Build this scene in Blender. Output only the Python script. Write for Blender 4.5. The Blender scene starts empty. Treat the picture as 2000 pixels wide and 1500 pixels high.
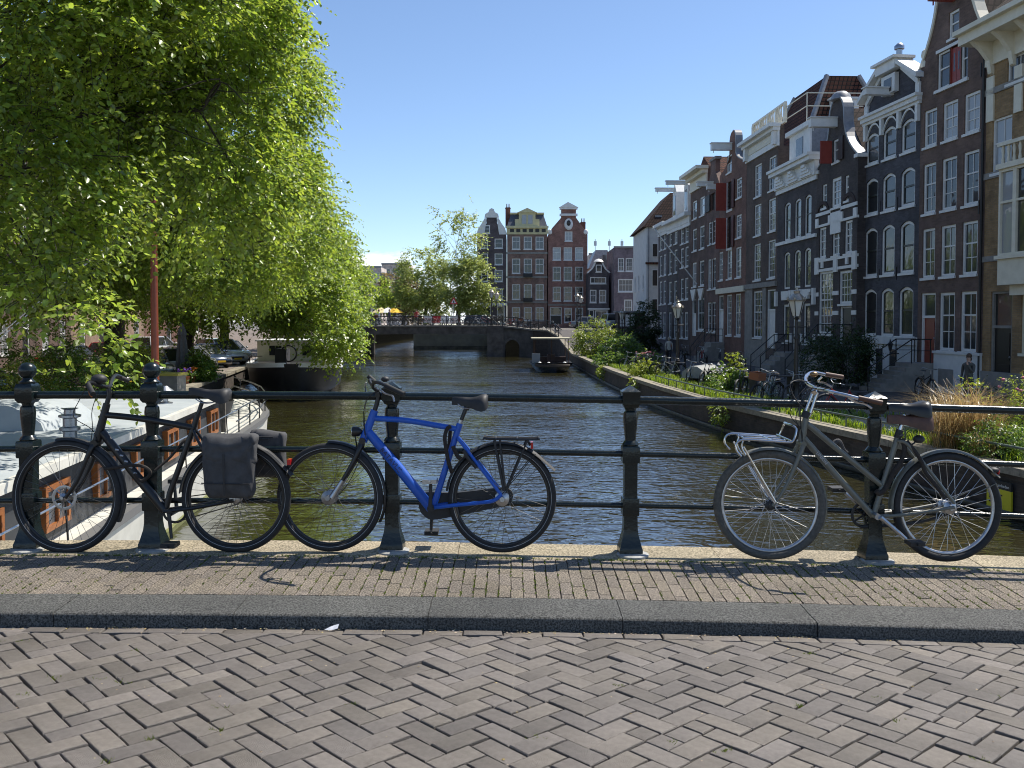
import bpy, math, random
import numpy as np
from mathutils import Vector, Matrix, Euler, noise as mnoise

scene = bpy.context.scene
COL = scene.collection
R = math.radians
rnd = random.Random(7)

# ---------------------------------------------------------------- camera
F = 1750.0                 # focal length in photo pixels (2000 wide)
ZC = 1.49                  # eye height above the bridge pavement
TILT = R(2.0)
CY = 628 + F * math.tan(TILT)
cam_data = bpy.data.cameras.new("camera")
cam = bpy.data.objects.new("camera", cam_data)
COL.objects.link(cam)
cam.location = (0, 0, ZC)
cam.rotation_euler = (R(90) - TILT, 0, 0)
cam_data.sensor_width = 36
cam_data.lens = 36 * F / 2000
cam_data.shift_y = -(750 - CY) / 2000
cam_data.clip_start = 0.05
cam_data.clip_end = 6000
scene.camera = cam

# ---------------------------------------------------------------- sky, sun, exposure
SUN_EL, SUN_AZ = R(57), R(57)          # azimuth clockwise from +Y (view direction)
world = bpy.data.worlds.new("World")
scene.world = world
world.use_nodes = True
nt = world.node_tree
nt.nodes.clear()
wo = nt.nodes.new("ShaderNodeOutputWorld")
bg = nt.nodes.new("ShaderNodeBackground")
sky = nt.nodes.new("ShaderNodeTexSky")
sky.sky_type = 'NISHITA'
sky.sun_disc = False
sky.sun_elevation = SUN_EL
sky.sun_rotation = SUN_AZ
sky.altitude = 0
sky.air_density = 0.8
sky.dust_density = 0.2
sky.ozone_density = 3.0
bg.inputs["Strength"].default_value = 0.122
# clouds: a low bank of cumulus near the horizon, all the way round
tc = nt.nodes.new("ShaderNodeTexCoord")
sep = nt.nodes.new("ShaderNodeSeparateXYZ")
nt.links.new(tc.outputs["Generated"], sep.inputs[0])
mp = nt.nodes.new("ShaderNodeMapping")
mp.inputs["Scale"].default_value = (7, 7, 16)
mp.inputs["Location"].default_value = (12.2, 8.5, 1.5)
nt.links.new(tc.outputs["Generated"], mp.inputs[0])
nz = nt.nodes.new("ShaderNodeTexNoise")
nz.inputs["Scale"].default_value = 1.0
nz.inputs["Detail"].default_value = 8
nz.inputs["Roughness"].default_value = 0.6
nt.links.new(mp.outputs[0], nz.inputs["Vector"])
band = nt.nodes.new("ShaderNodeMapRange")
band.inputs[1].default_value = 0.068
band.inputs[2].default_value = 0.122
band.inputs[3].default_value = 0.34
band.inputs[4].default_value = 0.0
nt.links.new(sep.outputs[2], band.inputs[0])
add = nt.nodes.new("ShaderNodeMath"); add.operation = 'ADD'
nt.links.new(nz.outputs[0], add.inputs[0]); nt.links.new(band.outputs[0], add.inputs[1])
cr = nt.nodes.new("ShaderNodeMapRange")
cr.inputs[1].default_value = 0.83; cr.inputs[2].default_value = 0.93
up_ = nt.nodes.new("ShaderNodeMath"); up_.operation = 'GREATER_THAN'; up_.inputs[1].default_value = 0.0
nt.links.new(sep.outputs[2], up_.inputs[0])
mul_ = nt.nodes.new("ShaderNodeMath"); mul_.operation = 'MULTIPLY'
nt.links.new(add.outputs[0], mul_.inputs[0]); nt.links.new(up_.outputs[0], mul_.inputs[1])
nt.links.new(mul_.outputs[0], cr.inputs[0])
mixc = nt.nodes.new("ShaderNodeMix"); mixc.data_type = 'RGBA'
mixc.inputs[7].default_value = (7.0, 7.4, 7.8, 1)
nt.links.new(cr.outputs[0], mixc.inputs[0])
nt.links.new(sky.outputs[0], mixc.inputs[6])
nt.links.new(mixc.outputs[2], bg.inputs["Color"])
nt.links.new(bg.outputs[0], wo.inputs[0])

sun_d = bpy.data.lights.new("sun", 'SUN')
sun_d.energy = 5.0
sun_d.angle = R(0.53)
sun_d.color = (1.0, 0.94, 0.84)
sun = bpy.data.objects.new("sun", sun_d)
COL.objects.link(sun)
SUNV = Vector((math.sin(SUN_AZ) * math.cos(SUN_EL), math.cos(SUN_AZ) * math.cos(SUN_EL), math.sin(SUN_EL)))
sun.rotation_euler = SUNV.to_track_quat('Z', 'Y').to_euler()
sun.location = (20, 20, 60)

scene.view_settings.view_transform = 'Standard'
scene.view_settings.look = 'None'
scene.view_settings.exposure = 0.56
scene.view_settings.gamma = 1.0
scene.view_settings.use_curve_mapping = False
scene.cycles.use_denoising = True
try:
    scene.cycles.denoiser = 'OPENIMAGEDENOISE'
except Exception:
    pass
scene.cycles.pixel_filter_type = 'BLACKMAN_HARRIS'
scene.cycles.filter_width = 1.05
try:
    scene.cycles.denoising_prefilter = 'ACCURATE'
    scene.cycles.denoising_input_passes = 'RGB_ALBEDO_NORMAL'
except Exception:
    pass
scene.cycles.max_bounces = 6
scene.cycles.diffuse_bounces = 3
scene.cycles.glossy_bounces = 3
scene.cycles.transmission_bounces = 4
scene.cycles.transparent_max_bounces = 6
scene.cycles.use_adaptive_sampling = True
scene.cycles.adaptive_threshold = 0.015
scene.cycles.sample_clamp_indirect = 6
scene.cycles.sample_clamp_direct = 40

# ---------------------------------------------------------------- projection helpers (used to measure sizes)
def ray(px, py):
    xc, yc = (px - 1000) / F, (CY - py) / F
    c, s = math.cos(TILT), math.sin(TILT)
    return Vector((xc, c + yc * s, -s + yc * c))
EYE = Vector((0, 0, ZC))
def at_y(px, py, y):
    d = ray(px, py); return EYE + d * (y / d.y)
def at_z(px, py, z):
    d = ray(px, py); return EYE + d * ((z - ZC) / d.z)

# ---------------------------------------------------------------- materials
MATS = {}
def _nodes(name):
    m = bpy.data.materials.new(name); m.use_nodes = True
    t = m.node_tree; b = t.nodes["Principled BSDF"]
    return m, t, b
def col4(c): return (c[0], c[1], c[2], 1)
def M(name, c=(.5, .5, .5), c2=None, scale=6.0, rough=.6, metal=0.0, bump=0.0, bscale=80.0, var=0.0, spec=.5,
      coat=0.0, isl=0.0, detail=6, stretch=None, contrast=(.35, .65), bdist=.01, macro=0.0):
    """principled material: two colours mixed by noise, per-object value variation, fine bump"""
    if name in MATS: return MATS[name]
    m, t, b = _nodes(name)
    N, L = t.nodes, t.links
    b.inputs["Roughness"].default_value = rough
    b.inputs["Metallic"].default_value = metal
    b.inputs["Specular IOR Level"].default_value = spec
    b.inputs["Coat Weight"].default_value = coat
    b.inputs["Coat Roughness"].default_value = .08
    out = None
    tc = N.new("ShaderNodeTexCoord")
    vec = tc.outputs["Object"]
    if stretch:
        mp = N.new("ShaderNodeMapping"); mp.inputs["Scale"].default_value = stretch
        L.new(vec, mp.inputs[0]); vec = mp.outputs[0]
    if c2 is not None:
        n = N.new("ShaderNodeTexNoise"); n.inputs["Scale"].default_value = scale; n.inputs["Detail"].default_value = detail
        n.inputs["Roughness"].default_value = .62
        L.new(vec, n.inputs["Vector"])
        mr = N.new("ShaderNodeMapRange"); mr.inputs[1].default_value = contrast[0]; mr.inputs[2].default_value = contrast[1]
        L.new(n.outputs[0], mr.inputs[0])
        mx = N.new("ShaderNodeMix"); mx.data_type = 'RGBA'
        mx.inputs[6].default_value = col4(c); mx.inputs[7].default_value = col4(c2)
        L.new(mr.outputs[0], mx.inputs[0]); out = mx.outputs[2]
    else:
        rgb = N.new("ShaderNodeRGB"); rgb.outputs[0].default_value = col4(c); out = rgb.outputs[0]
    if var or isl:
        h = N.new("ShaderNodeHueSaturation")
        if isl:
            g = N.new("ShaderNodeNewGeometry"); src = g.outputs["Random Per Island"]; amt = isl
        else:
            g = N.new("ShaderNodeObjectInfo"); src = g.outputs["Random"]; amt = var
        mr = N.new("ShaderNodeMapRange"); mr.inputs[3].default_value = 1 - amt; mr.inputs[4].default_value = 1 + amt
        L.new(src, mr.inputs[0]); L.new(mr.outputs[0], h.inputs["Value"])
        wn = N.new("ShaderNodeTexWhiteNoise"); wn.noise_dimensions = '1D'; L.new(src, wn.inputs["W"])
        mr2 = N.new("ShaderNodeMapRange"); mr2.inputs[3].default_value = .5 - amt * .045; mr2.inputs[4].default_value = .5 + amt * .045
        L.new(wn.outputs[0], mr2.inputs[0]); L.new(mr2.outputs[0], h.inputs["Hue"])
        mr3 = N.new("ShaderNodeMapRange"); mr3.inputs[3].default_value = 1 - amt * .9; mr3.inputs[4].default_value = 1 + amt * .6
        L.new(wn.outputs[0], mr3.inputs[0]); L.new(mr3.outputs[0], h.inputs["Saturation"])
        L.new(out, h.inputs["Color"]); out = h.outputs[0]
    if macro:      # broad dirt and wear over the whole surface, in world coordinates
        gp = N.new("ShaderNodeNewGeometry"); n3 = N.new("ShaderNodeTexNoise"); n3.inputs["Scale"].default_value = 1.7; n3.inputs["Detail"].default_value = 6; n3.inputs["Roughness"].default_value = .65
        L.new(gp.outputs["Position"], n3.inputs["Vector"])
        mr4 = N.new("ShaderNodeMapRange"); mr4.inputs[1].default_value = .32; mr4.inputs[2].default_value = .68; mr4.inputs[3].default_value = 1 - macro; mr4.inputs[4].default_value = 1 + macro
        L.new(n3.outputs[0], mr4.inputs[0]); h4 = N.new("ShaderNodeHueSaturation"); L.new(mr4.outputs[0], h4.inputs["Value"]); L.new(out, h4.inputs["Color"]); out = h4.outputs[0]
    L.new(out, b.inputs["Base Color"])
    if bump:
        n2 = N.new("ShaderNodeTexNoise"); n2.inputs["Scale"].default_value = bscale; n2.inputs["Detail"].default_value = 5
        L.new(vec, n2.inputs["Vector"])
        bp = N.new("ShaderNodeBump"); bp.inputs["Strength"].default_value = bump; bp.inputs["Distance"].default_value = bdist
        L.new(n2.outputs[0], bp.inputs["Height"]); L.new(bp.outputs[0], b.inputs["Normal"])
    MATS[name] = m
    return m

def brick_mat(name, c1, c2, mortar, bw=.22, bh=.067, weather=.5):
    """wall brickwork too far away to build brick by brick: course pattern, weathering"""
    if name in MATS: return MATS[name]
    m, t, b = _nodes(name); N, L = t.nodes, t.links
    tc = N.new("ShaderNodeTexCoord"); s = N.new("ShaderNodeSeparateXYZ"); L.new(tc.outputs["Object"], s.inputs[0])
    a = N.new("ShaderNodeMath"); a.operation = 'ADD'; L.new(s.outputs[0], a.inputs[0]); L.new(s.outputs[1], a.inputs[1])
    cb = N.new("ShaderNodeCombineXYZ"); L.new(a.outputs[0], cb.inputs[0]); L.new(s.outputs[2], cb.inputs[1])
    br = N.new("ShaderNodeTexBrick"); L.new(cb.outputs[0], br.inputs["Vector"])
    br.inputs["Color1"].default_value = col4(c1); br.inputs["Color2"].default_value = col4(c2); br.inputs["Mortar"].default_value = col4(mortar)
    br.inputs["Scale"].default_value = 1; br.inputs["Mortar Size"].default_value = .006; br.inputs["Mortar Smooth"].default_value = .2
    br.inputs["Brick Width"].default_value = bw; br.inputs["Row Height"].default_value = bh
    n = N.new("ShaderNodeTexNoise"); n.inputs["Scale"].default_value = .9; n.inputs["Detail"].default_value = 9; n.inputs["Roughness"].default_value = .7
    L.new(tc.outputs["Object"], n.inputs["Vector"])
    mr = N.new("ShaderNodeMapRange"); mr.inputs[1].default_value = .3; mr.inputs[2].default_value = .7
    mr.inputs[3].default_value = 1 - weather; mr.inputs[4].default_value = 1 + weather
    L.new(n.outputs[0], mr.inputs[0])
    h = N.new("ShaderNodeHueSaturation"); L.new(mr.outputs[0], h.inputs["Value"]); L.new(br.outputs[0], h.inputs["Color"])
    L.new(h.outputs[0], b.inputs["Base Color"]); b.inputs["Roughness"].default_value = .85
    bp = N.new("ShaderNodeBump"); bp.inputs["Strength"].default_value = .5; bp.inputs["Distance"].default_value = .006; bp.invert = True
    L.new(br.outputs["Fac"], bp.inputs["Height"]); L.new(bp.outputs[0], b.inputs["Normal"])
    MATS[name] = m
    return m

def tile_mat(name, c1, c2):
    """pantile roof: wavy courses as relief"""
    if name in MATS: return MATS[name]
    m, t, b = _nodes(name); N, L = t.nodes, t.links
    tc = N.new("ShaderNodeTexCoord")
    s = N.new("ShaderNodeSeparateXYZ"); L.new(tc.outputs["Object"], s.inputs[0])
    a = N.new("ShaderNodeMath"); a.operation = 'ADD'; L.new(s.outputs[0], a.inputs[0]); L.new(s.outputs[1], a.inputs[1])
    cb = N.new("ShaderNodeCombineXYZ"); L.new(a.outputs[0], cb.inputs[0]); L.new(s.outputs[2], cb.inputs[1])
    br = N.new("ShaderNodeTexBrick"); L.new(cb.outputs[0], br.inputs["Vector"])
    br.inputs["Color1"].default_value = col4(c1); br.inputs["Color2"].default_value = col4(c2)
    br.inputs["Mortar"].default_value = (.012, .01, .01, 1); br.inputs["Scale"].default_value = 1
    br.inputs["Mortar Size"].default_value = .03; br.inputs["Brick Width"].default_value = .26; br.inputs["Row Height"].default_value = .28
    br.offset = 0
    L.new(br.outputs[0], b.inputs["Base Color"]); b.inputs["Roughness"].default_value = .9; b.inputs["Specular IOR Level"].default_value = .15
    bp = N.new("ShaderNodeBump"); bp.inputs["Strength"].default_value = .8; bp.inputs["Distance"].default_value = .04; bp.invert = True
    L.new(br.outputs["Fac"], bp.inputs["Height"]); L.new(bp.outputs[0], b.inputs["Normal"])
    MATS[name] = m
    return m

def leaf_mat(name, c, ct, var=.35, gloss=.35):
    if name in MATS: return MATS[name]
    m = bpy.data.materials.new(name); m.use_nodes = True
    t = m.node_tree; t.nodes.clear(); N, L = t.nodes, t.links
    o = N.new("ShaderNodeOutputMaterial")
    g = N.new("ShaderNodeNewGeometry")
    mr = N.new("ShaderNodeMapRange"); mr.inputs[3].default_value = 1 - var; mr.inputs[4].default_value = 1 + var
    L.new(g.outputs["Random Per Island"], mr.inputs[0])
    wn = N.new("ShaderNodeTexWhiteNoise"); wn.noise_dimensions = '1D'; L.new(g.outputs["Random Per Island"], wn.inputs["W"])
    mh = N.new("ShaderNodeMapRange"); mh.inputs[3].default_value = .482; mh.inputs[4].default_value = .515
    L.new(wn.outputs[0], mh.inputs[0])
    def hs(colr):
        h = N.new("ShaderNodeHueSaturation"); h.inputs["Color"].default_value = col4(colr)
        L.new(mr.outputs[0], h.inputs["Value"]); L.new(mh.outputs[0], h.inputs["Hue"]); return h.outputs[0]
    p = N.new("ShaderNodeBsdfPrincipled"); p.inputs["Roughness"].default_value = gloss; p.inputs["Specular IOR Level"].default_value = .55
    L.new(hs(c), p.inputs["Base Color"])
    tr = N.new("ShaderNodeBsdfTranslucent"); L.new(hs(ct), tr.inputs["Color"])
    mx = N.new("ShaderNodeMixShader"); mx.inputs[0].default_value = .42
    L.new(p.outputs[0], mx.inputs[1]); L.new(tr.outputs[0], mx.inputs[2]); L.new(mx.outputs[0], o.inputs[0])
    MATS[name] = m
    return m

# ---------------------------------------------------------------- mesh builder
def link_obj(name, me, parent=None):
    o = bpy.data.objects.new(name, me); COL.objects.link(o)
    if parent is not None: o.parent = parent
    return o
def tag(o, label=None, cat=None, group=None, kind=None):
    if label: o["label"] = label
    if cat: o["category"] = cat
    if group: o["group"] = group
    if kind: o["kind"] = kind
    return o
def thing(name, label, cat, loc=(0, 0, 0), rz=0.0, group=None):
    o = bpy.data.objects.new(name, None); COL.objects.link(o)
    o.empty_display_size = .2
    o.location = loc; o.rotation_euler = (0, 0, rz)
    return tag(o, label, cat, group)
def copy_tree(o, parent=None):
    c = o.copy(); COL.objects.link(c)
    if parent is not None: c.parent = parent
    for ch in [x for x in o.children]: copy_tree(ch, c)
    return c

class MB:
    def __init__(s): s.v = []; s.f = []
    def add(s, vs, fs):
        b = len(s.v); s.v += [tuple(p) for p in vs]; s.f += [tuple(i + b for i in f) for f in fs]; return s
    def box(s, x0, x1, y0, y1, z0, z1):
        return s.add([(x0, y0, z0), (x1, y0, z0), (x1, y1, z0), (x0, y1, z0), (x0, y0, z1), (x1, y0, z1), (x1, y1, z1), (x0, y1, z1)],
                     [(0, 3, 2, 1), (4, 5, 6, 7), (0, 1, 5, 4), (1, 2, 6, 5), (2, 3, 7, 6), (3, 0, 4, 7)])
    def quad(s, a, b, c, d): return s.add([a, b, c, d], [(0, 1, 2, 3)])
    def poly(s, pts): return s.add(pts, [tuple(range(len(pts)))])
    def prism(s, pts, d):
        """closed polygon extruded by vector d"""
        n = len(pts); d = Vector(d)
        vs = [Vector(p) for p in pts] + [Vector(p) + d for p in pts]
        fs = [tuple(range(n))[::-1], tuple(range(n, 2 * n))] + [(i, (i + 1) % n, n + (i + 1) % n, n + i) for i in range(n)]
        return s.add(vs, fs)
    def tube(s, pts, r, n=8, cap=True, flat=1.0):
        pts = [Vector(p) for p in pts]; m = len(pts)
        rs = [r] * m if not hasattr(r, '__len__') else list(r)
        if len(rs) != m: rs = [rs[0] + (rs[-1] - rs[0]) * i / (m - 1) for i in range(m)]
        vs = []; fs = []; up = None
        for i, p in enumerate(pts):
            t = (pts[min(i + 1, m - 1)] - pts[max(i - 1, 0)])
            if t.length < 1e-9: t = Vector((0, 0, 1))
            t.normalize()
            if up is None:
                ref = Vector((0, 1, 0)) if abs(t.y) < .9 else Vector((1, 0, 0))
                up = (ref - t * ref.dot(t)).normalized()
            else:
                up = up - t * up.dot(t)
                if up.length < 1e-6: up = t.orthogonal()
                up.normalize()
            sd = t.cross(up)
            for k in range(n):
                a = 2 * math.pi * k / n
                vs.append(p + (up * math.cos(a) * flat + sd * math.sin(a)) * rs[i])
        for i in range(m - 1):
            for k in range(n):
                k2 = (k + 1) % n
                fs.append((i * n + k, i * n + k2, (i + 1) * n + k2, (i + 1) * n + k))
        if cap:
            fs.append(tuple(range(n))[::-1]); fs.append(tuple((m - 1) * n + k for k in range(n)))
        return s.add(vs, fs)
    def lathe(s, prof, n=16, c=(0, 0, 0), axis='z', square=False):
        """profile list of (r, h)"""
        vs = []; fs = []; cx, cy, cz = c
        for (r, h) in prof:
            for k in range(n):
                a = 2 * math.pi * (k + (.5 if square else 0)) / n
                x, y = r * math.cos(a), r * math.sin(a)
                vs.append((cx + x, cy + y, cz + h) if axis == 'z' else ((cx + x, cy + h, cz + y) if axis == 'y' else (cx + h, cy + x, cz + y)))
        m = len(prof)
        for i in range(m - 1):
            for k in range(n):
                k2 = (k + 1) % n; fs.append((i * n + k, i * n + k2, (i + 1) * n + k2, (i + 1) * n + k))
        fs.append(tuple(range(n))[::-1]); fs.append(tuple((m - 1) * n + k for k in range(n)))
        return s.add(vs, fs)
    def torus(s, c, R_, r, nu=48, nv=8, axis='y', sq=1.0):
        vs = []; fs = []; c = Vector(c)
        for i in range(nu):
            a = 2 * math.pi * i / nu
            for k in range(nv):
                b = 2 * math.pi * k / nv
                rad = R_ + r * math.cos(b); h = r * math.sin(b) * sq
                x, y = rad * math.cos(a), rad * math.sin(a)
                vs.append(c + (Vector((x, h, y)) if axis == 'y' else Vector((x, y, h)) if axis == 'z' else Vector((h, x, y))))
        for i in range(nu):
            for k in range(nv):
                i2, k2 = (i + 1) % nu, (k + 1) % nv
                fs.append((i * nv + k, i2 * nv + k, i2 * nv + k2, i * nv + k2))
        return s.add(vs, fs)
    def sphere(s, c, r, nu=14, nv=9, sc=(1, 1, 1)):
        prof = [(max(1e-4, r * math.sin(math.pi * i / nv)), -r * math.cos(math.pi * i / nv)) for i in range(nv + 1)]
        b = len(s.v); s.lathe(prof, nu)
        for i in range(b, len(s.v)):
            x, y, z = s.v[i]; s.v[i] = (c[0] + x * sc[0], c[1] + y * sc[1], c[2] + z * sc[2])
        return s
    def loft(s, rings, cap=True):
        n = len(rings[0]); b = []
        vs = [p for r in rings for p in r]; fs = []
        for i in range(len(rings) - 1):
            for k in range(n):
                k2 = (k + 1) % n; fs.append((i * n + k, i * n + k2, (i + 1) * n + k2, (i + 1) * n + k))
        if cap:
            fs.append(tuple(range(n))[::-1]); fs.append(tuple((len(rings) - 1) * n + k for k in range(n)))
        return s.add(vs, fs)
    def mesh(s, name, mat, smooth=None):
        me = bpy.data.meshes.new(name)
        me.from_pydata(s.v, [], s.f)
        if mat is not None: me.materials.append(mat)
        if smooth is not None:
            me.polygons.foreach_set("use_smooth", [True] * len(me.polygons))
            if smooth < 180: me.set_sharp_from_angle(angle=R(smooth))
        me.update()
        return me
    def build(s, name, mat, parent=None, smooth=None):
        return link_obj(name, s.mesh(name, mat, smooth), parent)

def recalc(o):
    import bmesh
    bm = bmesh.new(); bm.from_mesh(o.data); bmesh.ops.recalc_face_normals(bm, faces=bm.faces); bm.to_mesh(o.data); bm.free()
    return o
def spline(pts, k=6):
    """Catmull-Rom through the points"""
    P = [Vector(p) for p in pts]; P = [P[0] * 2 - P[1]] + P + [P[-1] * 2 - P[-2]]
    out = []
    for i in range(1, len(P) - 2):
        for j in range(k):
            t = j / k
            a, b, c, d = P[i - 1], P[i], P[i + 1], P[i + 2]
            out.append(.5 * ((2 * b) + (c - a) * t + (2 * a - 5 * b + 4 * c - d) * t * t + (3 * b - a - 3 * c + d) * t ** 3))
    out.append(P[-2]); return out
def mesh_np(name, V, Q, mat, nper=4):
    """fast mesh from arrays: V (n,3), Q (m,nper)"""
    me = bpy.data.meshes.new(name)
    V = np.asarray(V, dtype=np.float32); Q = np.asarray(Q, dtype=np.int32)
    me.vertices.add(len(V)); me.vertices.foreach_set("co", V.ravel())
    me.loops.add(Q.size); me.loops.foreach_set("vertex_index", Q.ravel())
    me.polygons.add(len(Q)); me.polygons.foreach_set("loop_start", np.arange(0, Q.size, nper, dtype=np.int32))
    me.materials.append(mat); me.update(calc_edges=True)
    return me
def text_mesh(body, size, name, mat, extrude=.0006, bold=0.0):
    cu = bpy.data.curves.new(name, 'FONT'); cu.body = body; cu.size = size; cu.extrude = extrude; cu.align_x = 'CENTER'; cu.align_y = 'CENTER'
    cu.offset = bold; cu.resolution_u = 2
    o = bpy.data.objects.new(name, cu); COL.objects.link(o)
    dg = bpy.context.evaluated_depsgraph_get()
    me = bpy.data.meshes.new_from_object(o.evaluated_get(dg))
    bpy.data.objects.remove(o); bpy.data.curves.remove(cu)
    me.materials.clear(); me.materials.append(mat)
    return me

WATER_Z, QUAY_Z = ZC - 3.75, ZC - 2.8
def zb(x):
    x = max(-9, min(9, x)); return -0.003 * (x + 2.6) ** 2
# ================================================================ our bridge: road, kerb, pavement, coping, railing
KERB_Y, KERB_BACK, COP_F, COP_B = 4.64, 4.93, 5.67, 6.02
def z_walk(y): return -0.03 * (5.73 - y)
def z_road(y): return -0.108 + 0.04 * (KERB_Y - y) - 0.002 * max(0, KERB_Y - y) ** 2
XL, XR = -7.0, 7.0

def sheet(name, mat, y0, y1, zf, dz, kind='structure', x0=XL, x1=XR, nx=28, ny=6):
    mb = MB(); vs = []; fs = []
    for j in range(ny + 1):
        for i in range(nx + 1):
            x = x0 + (x1 - x0) * i / nx; y = y0 + (y1 - y0) * j / ny
            vs.append((x, y, zf(y) + zb(x) + dz))
    for j in range(ny):
        for i in range(nx):
            a = j * (nx + 1) + i; fs.append((a, a + 1, a + nx + 2, a + nx + 1))
    mb.add(vs, fs); o = mb.build(name, mat); tag(o, kind=kind); return o

m_sand = M("joint_sand", (.022, .019, .014), (.06, .052, .038), scale=14, rough=.95, bump=.6, bscale=220)
m_brick_road = M("road_brick", (.100, .087, .075), (.156, .138, .121), scale=34, rough=.6, bump=.6, bscale=240, var=.2, spec=.4, macro=.2, contrast=(.3, .7), detail=8)
m_brick_walk = M("pavement_brick", (.05, .043, .032), (.30, .25, .195), scale=95, rough=.8, bump=.8, bscale=320, var=.12, detail=4, contrast=(.40, .60), macro=.2)
m_kerb = M("kerb_granite", (.020, .020, .018), (.135, .135, .124), scale=100, rough=.7, bump=.9, bscale=300, var=.06, detail=3, contrast=(.40, .60), macro=.18)
m_coping = M("coping_granite", (.12, .10, .06), (.44, .37, .25), scale=80, rough=.75, bump=.6, bscale=260, var=.05, detail=4, contrast=(.40, .60), macro=.2)

road = sheet("road", m_sand, -3.0, KERB_Y + .02, z_road, -0.016, ny=10)
pavement = sheet("pavement", m_sand, KERB_BACK - .01, COP_F + .01, z_walk, -0.012)

def clip_poly(poly, axis, lim, keep_less):
    out = []
    for i in range(len(poly)):
        a, b = poly[i], poly[(i + 1) % len(poly)]
        ia = (a[axis] <= lim) == keep_less; ib = (b[axis] <= lim) == keep_less
        if ia: out.append(a)
        if ia != ib:
            t = (lim - a[axis]) / (b[axis] - a[axis]); out.append((a[0] + (b[0] - a[0]) * t, a[1] + (b[1] - a[1]) * t))
    return out

def brick_poly_mesh(poly, h, bev, rr, jit=.0025):
    """low brick: footprint polygon, small uneven top bevel. Returns verts, faces round the polygon's centre"""
    n = len(poly); cx = sum(p[0] for p in poly) / n; cy = sum(p[1] for p in poly) / n
    P = [(p[0] - cx + rr.uniform(-jit, jit), p[1] - cy + rr.uniform(-jit, jit)) for p in poly]
    def shrink(p, d):
        l = math.hypot(*p); return (p[0] * (1 - d / l * 1.25), p[1] * (1 - d / l * 1.25))
    rings = [[(p[0], p[1], -h) for p in P], [(p[0], p[1], -bev * 1.1) for p in P],
             [(*shrink(p, bev * .45), -bev * .35) for p in P],
             [(*shrink(p, bev * 1.3), rr.uniform(-.001, .0006)) for p in P]]
    vs = [q for r in rings for q in r]; fs = []
    for i in range(3):
        for k in range(n): fs.append((i * n + k, i * n + (k + 1) % n, (i + 1) * n + (k + 1) % n, (i + 1) * n + k))
    fs.append(tuple(3 * n + k for k in range(n)))
    return vs, fs, (cx, cy)

def in_view(x, y, z, m=30):
    d = Vector((x, y, z)) - EYE
    c, s = math.cos(TILT), math.sin(TILT)
    dep = d.y * c - d.z * s
    if dep <= .1: return False
    px = 1000 + F * d.x / dep; py = CY - F * (d.y * s + d.z * c) / dep
    return -m < px < 2000 + m and -m < py < 1500 + m

def lay_bricks(polys, zf, mat, surface, name, h, bev, tilt, seed, limit=300):
    rr = random.Random(seed); near = []; rest = []
    for p in polys:
        if len(p) < 3: continue
        n = len(p); area = abs(sum(p[i][0] * p[(i + 1) % n][1] - p[(i + 1) % n][0] * p[i][1] for i in range(n))) / 2
        if area < .0008: continue
        cx = sum(q[0] for q in p) / n; cy = sum(q[1] for q in p) / n
        (near if in_view(cx, cy, zf(cy) + zb(cx)) else rest).append((cy, area, p))
    near.sort(key=lambda t: t[0])
    rest += near[limit:]; near = near[:limit]
    mbr = MB()
    for grp, joined in ((near, False), (rest, True)):
        for (_, _, p) in grp:
            vs, fs, (cx, cy) = brick_poly_mesh(p, h, bev, rr)
            slope = (zf(cy + .05) - zf(cy - .05)) / .1; sx = (zb(cx + .05) - zb(cx - .05)) / .1
            rot = Euler((math.atan(slope) + rr.gauss(0, tilt), -math.atan(sx) + rr.gauss(0, tilt), rr.gauss(0, .008)))
            z = zf(cy) + zb(cx) + rr.gauss(0, .0022 if bev > .004 else .0009)
            if joined:
                mtx = Matrix.Translation((cx, cy, z)) @ rot.to_matrix().to_4x4()
                mbr.add([mtx @ Vector(q) for q in vs], fs)
            else:
                o = MB().add(vs, fs).build(name, mat, surface, smooth=22); o.location = (cx, cy, z); o.rotation_euler = rot
    if mbr.v:
        o = mbr.build("outer_" + name + "s", mat, surface, smooth=40); tag(o, kind='stuff')
    return near

# herringbone road bricks, a stretcher course along the gutter
W = .1036; J = .0035
BORDER = KERB_Y - .095
polys = []
rr = random.Random(3)
c45 = math.sqrt(.5)
phi = R(45 - 1.5)
ax, ay = (math.cos(phi), math.sin(phi)), (-math.sin(phi), math.cos(phi))
for i in range(-60, 61):
    for j in range(-24, 25):
        ou, ov = i + 2 * j, i - 2 * j
        for (u0, u1, v0, v1) in ((0, 2, 0, 1), (2, 3, -1, 1)):
            jj = J / W
            rects = [(u0 + jj, u1 - jj, v0 + jj, v1 - jj)]
            if rr.random() < .075:        # a brick broken or laid as two halves
                t = rr.uniform(.4, .6); g = rr.uniform(.02, .06)
                if u1 - u0 > 1.5: m_ = u0 + 2 * t; rects = [(u0 + jj, m_ - g, v0 + jj, v1 - jj), (m_ + g, u1 - jj, v0 + jj, v1 - jj)]
                else: m_ = v0 + 2 * t; rects = [(u0 + jj, u1 - jj, v0 + jj, m_ - g), (u0 + jj, u1 - jj, m_ + g, v1 - jj)]
            for (a0, a1, b0, b1) in rects:
                pts = []
                for (u, v) in ((a0, b0), (a1, b0), (a1, b1), (a0, b1)):
                    U, V_ = (u + ou) * W, (v + ov) * W
                    x = U * ax[0] + V_ * ay[0] + .07; y = U * ax[1] + V_ * ay[1] + .02 + 3.6
                    y -= .010 * (x - .3) * abs(x - .3) * .5
                    pts.append((x, y))
                if all(p[1] > BORDER for p in pts) or all(p[1] < 1.8 for p in pts) or max(abs(p[0]) for p in pts) > 5.2: continue
                polys.append(clip_poly(pts, 1, BORDER - .004, True))
x = -5.2
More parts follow.
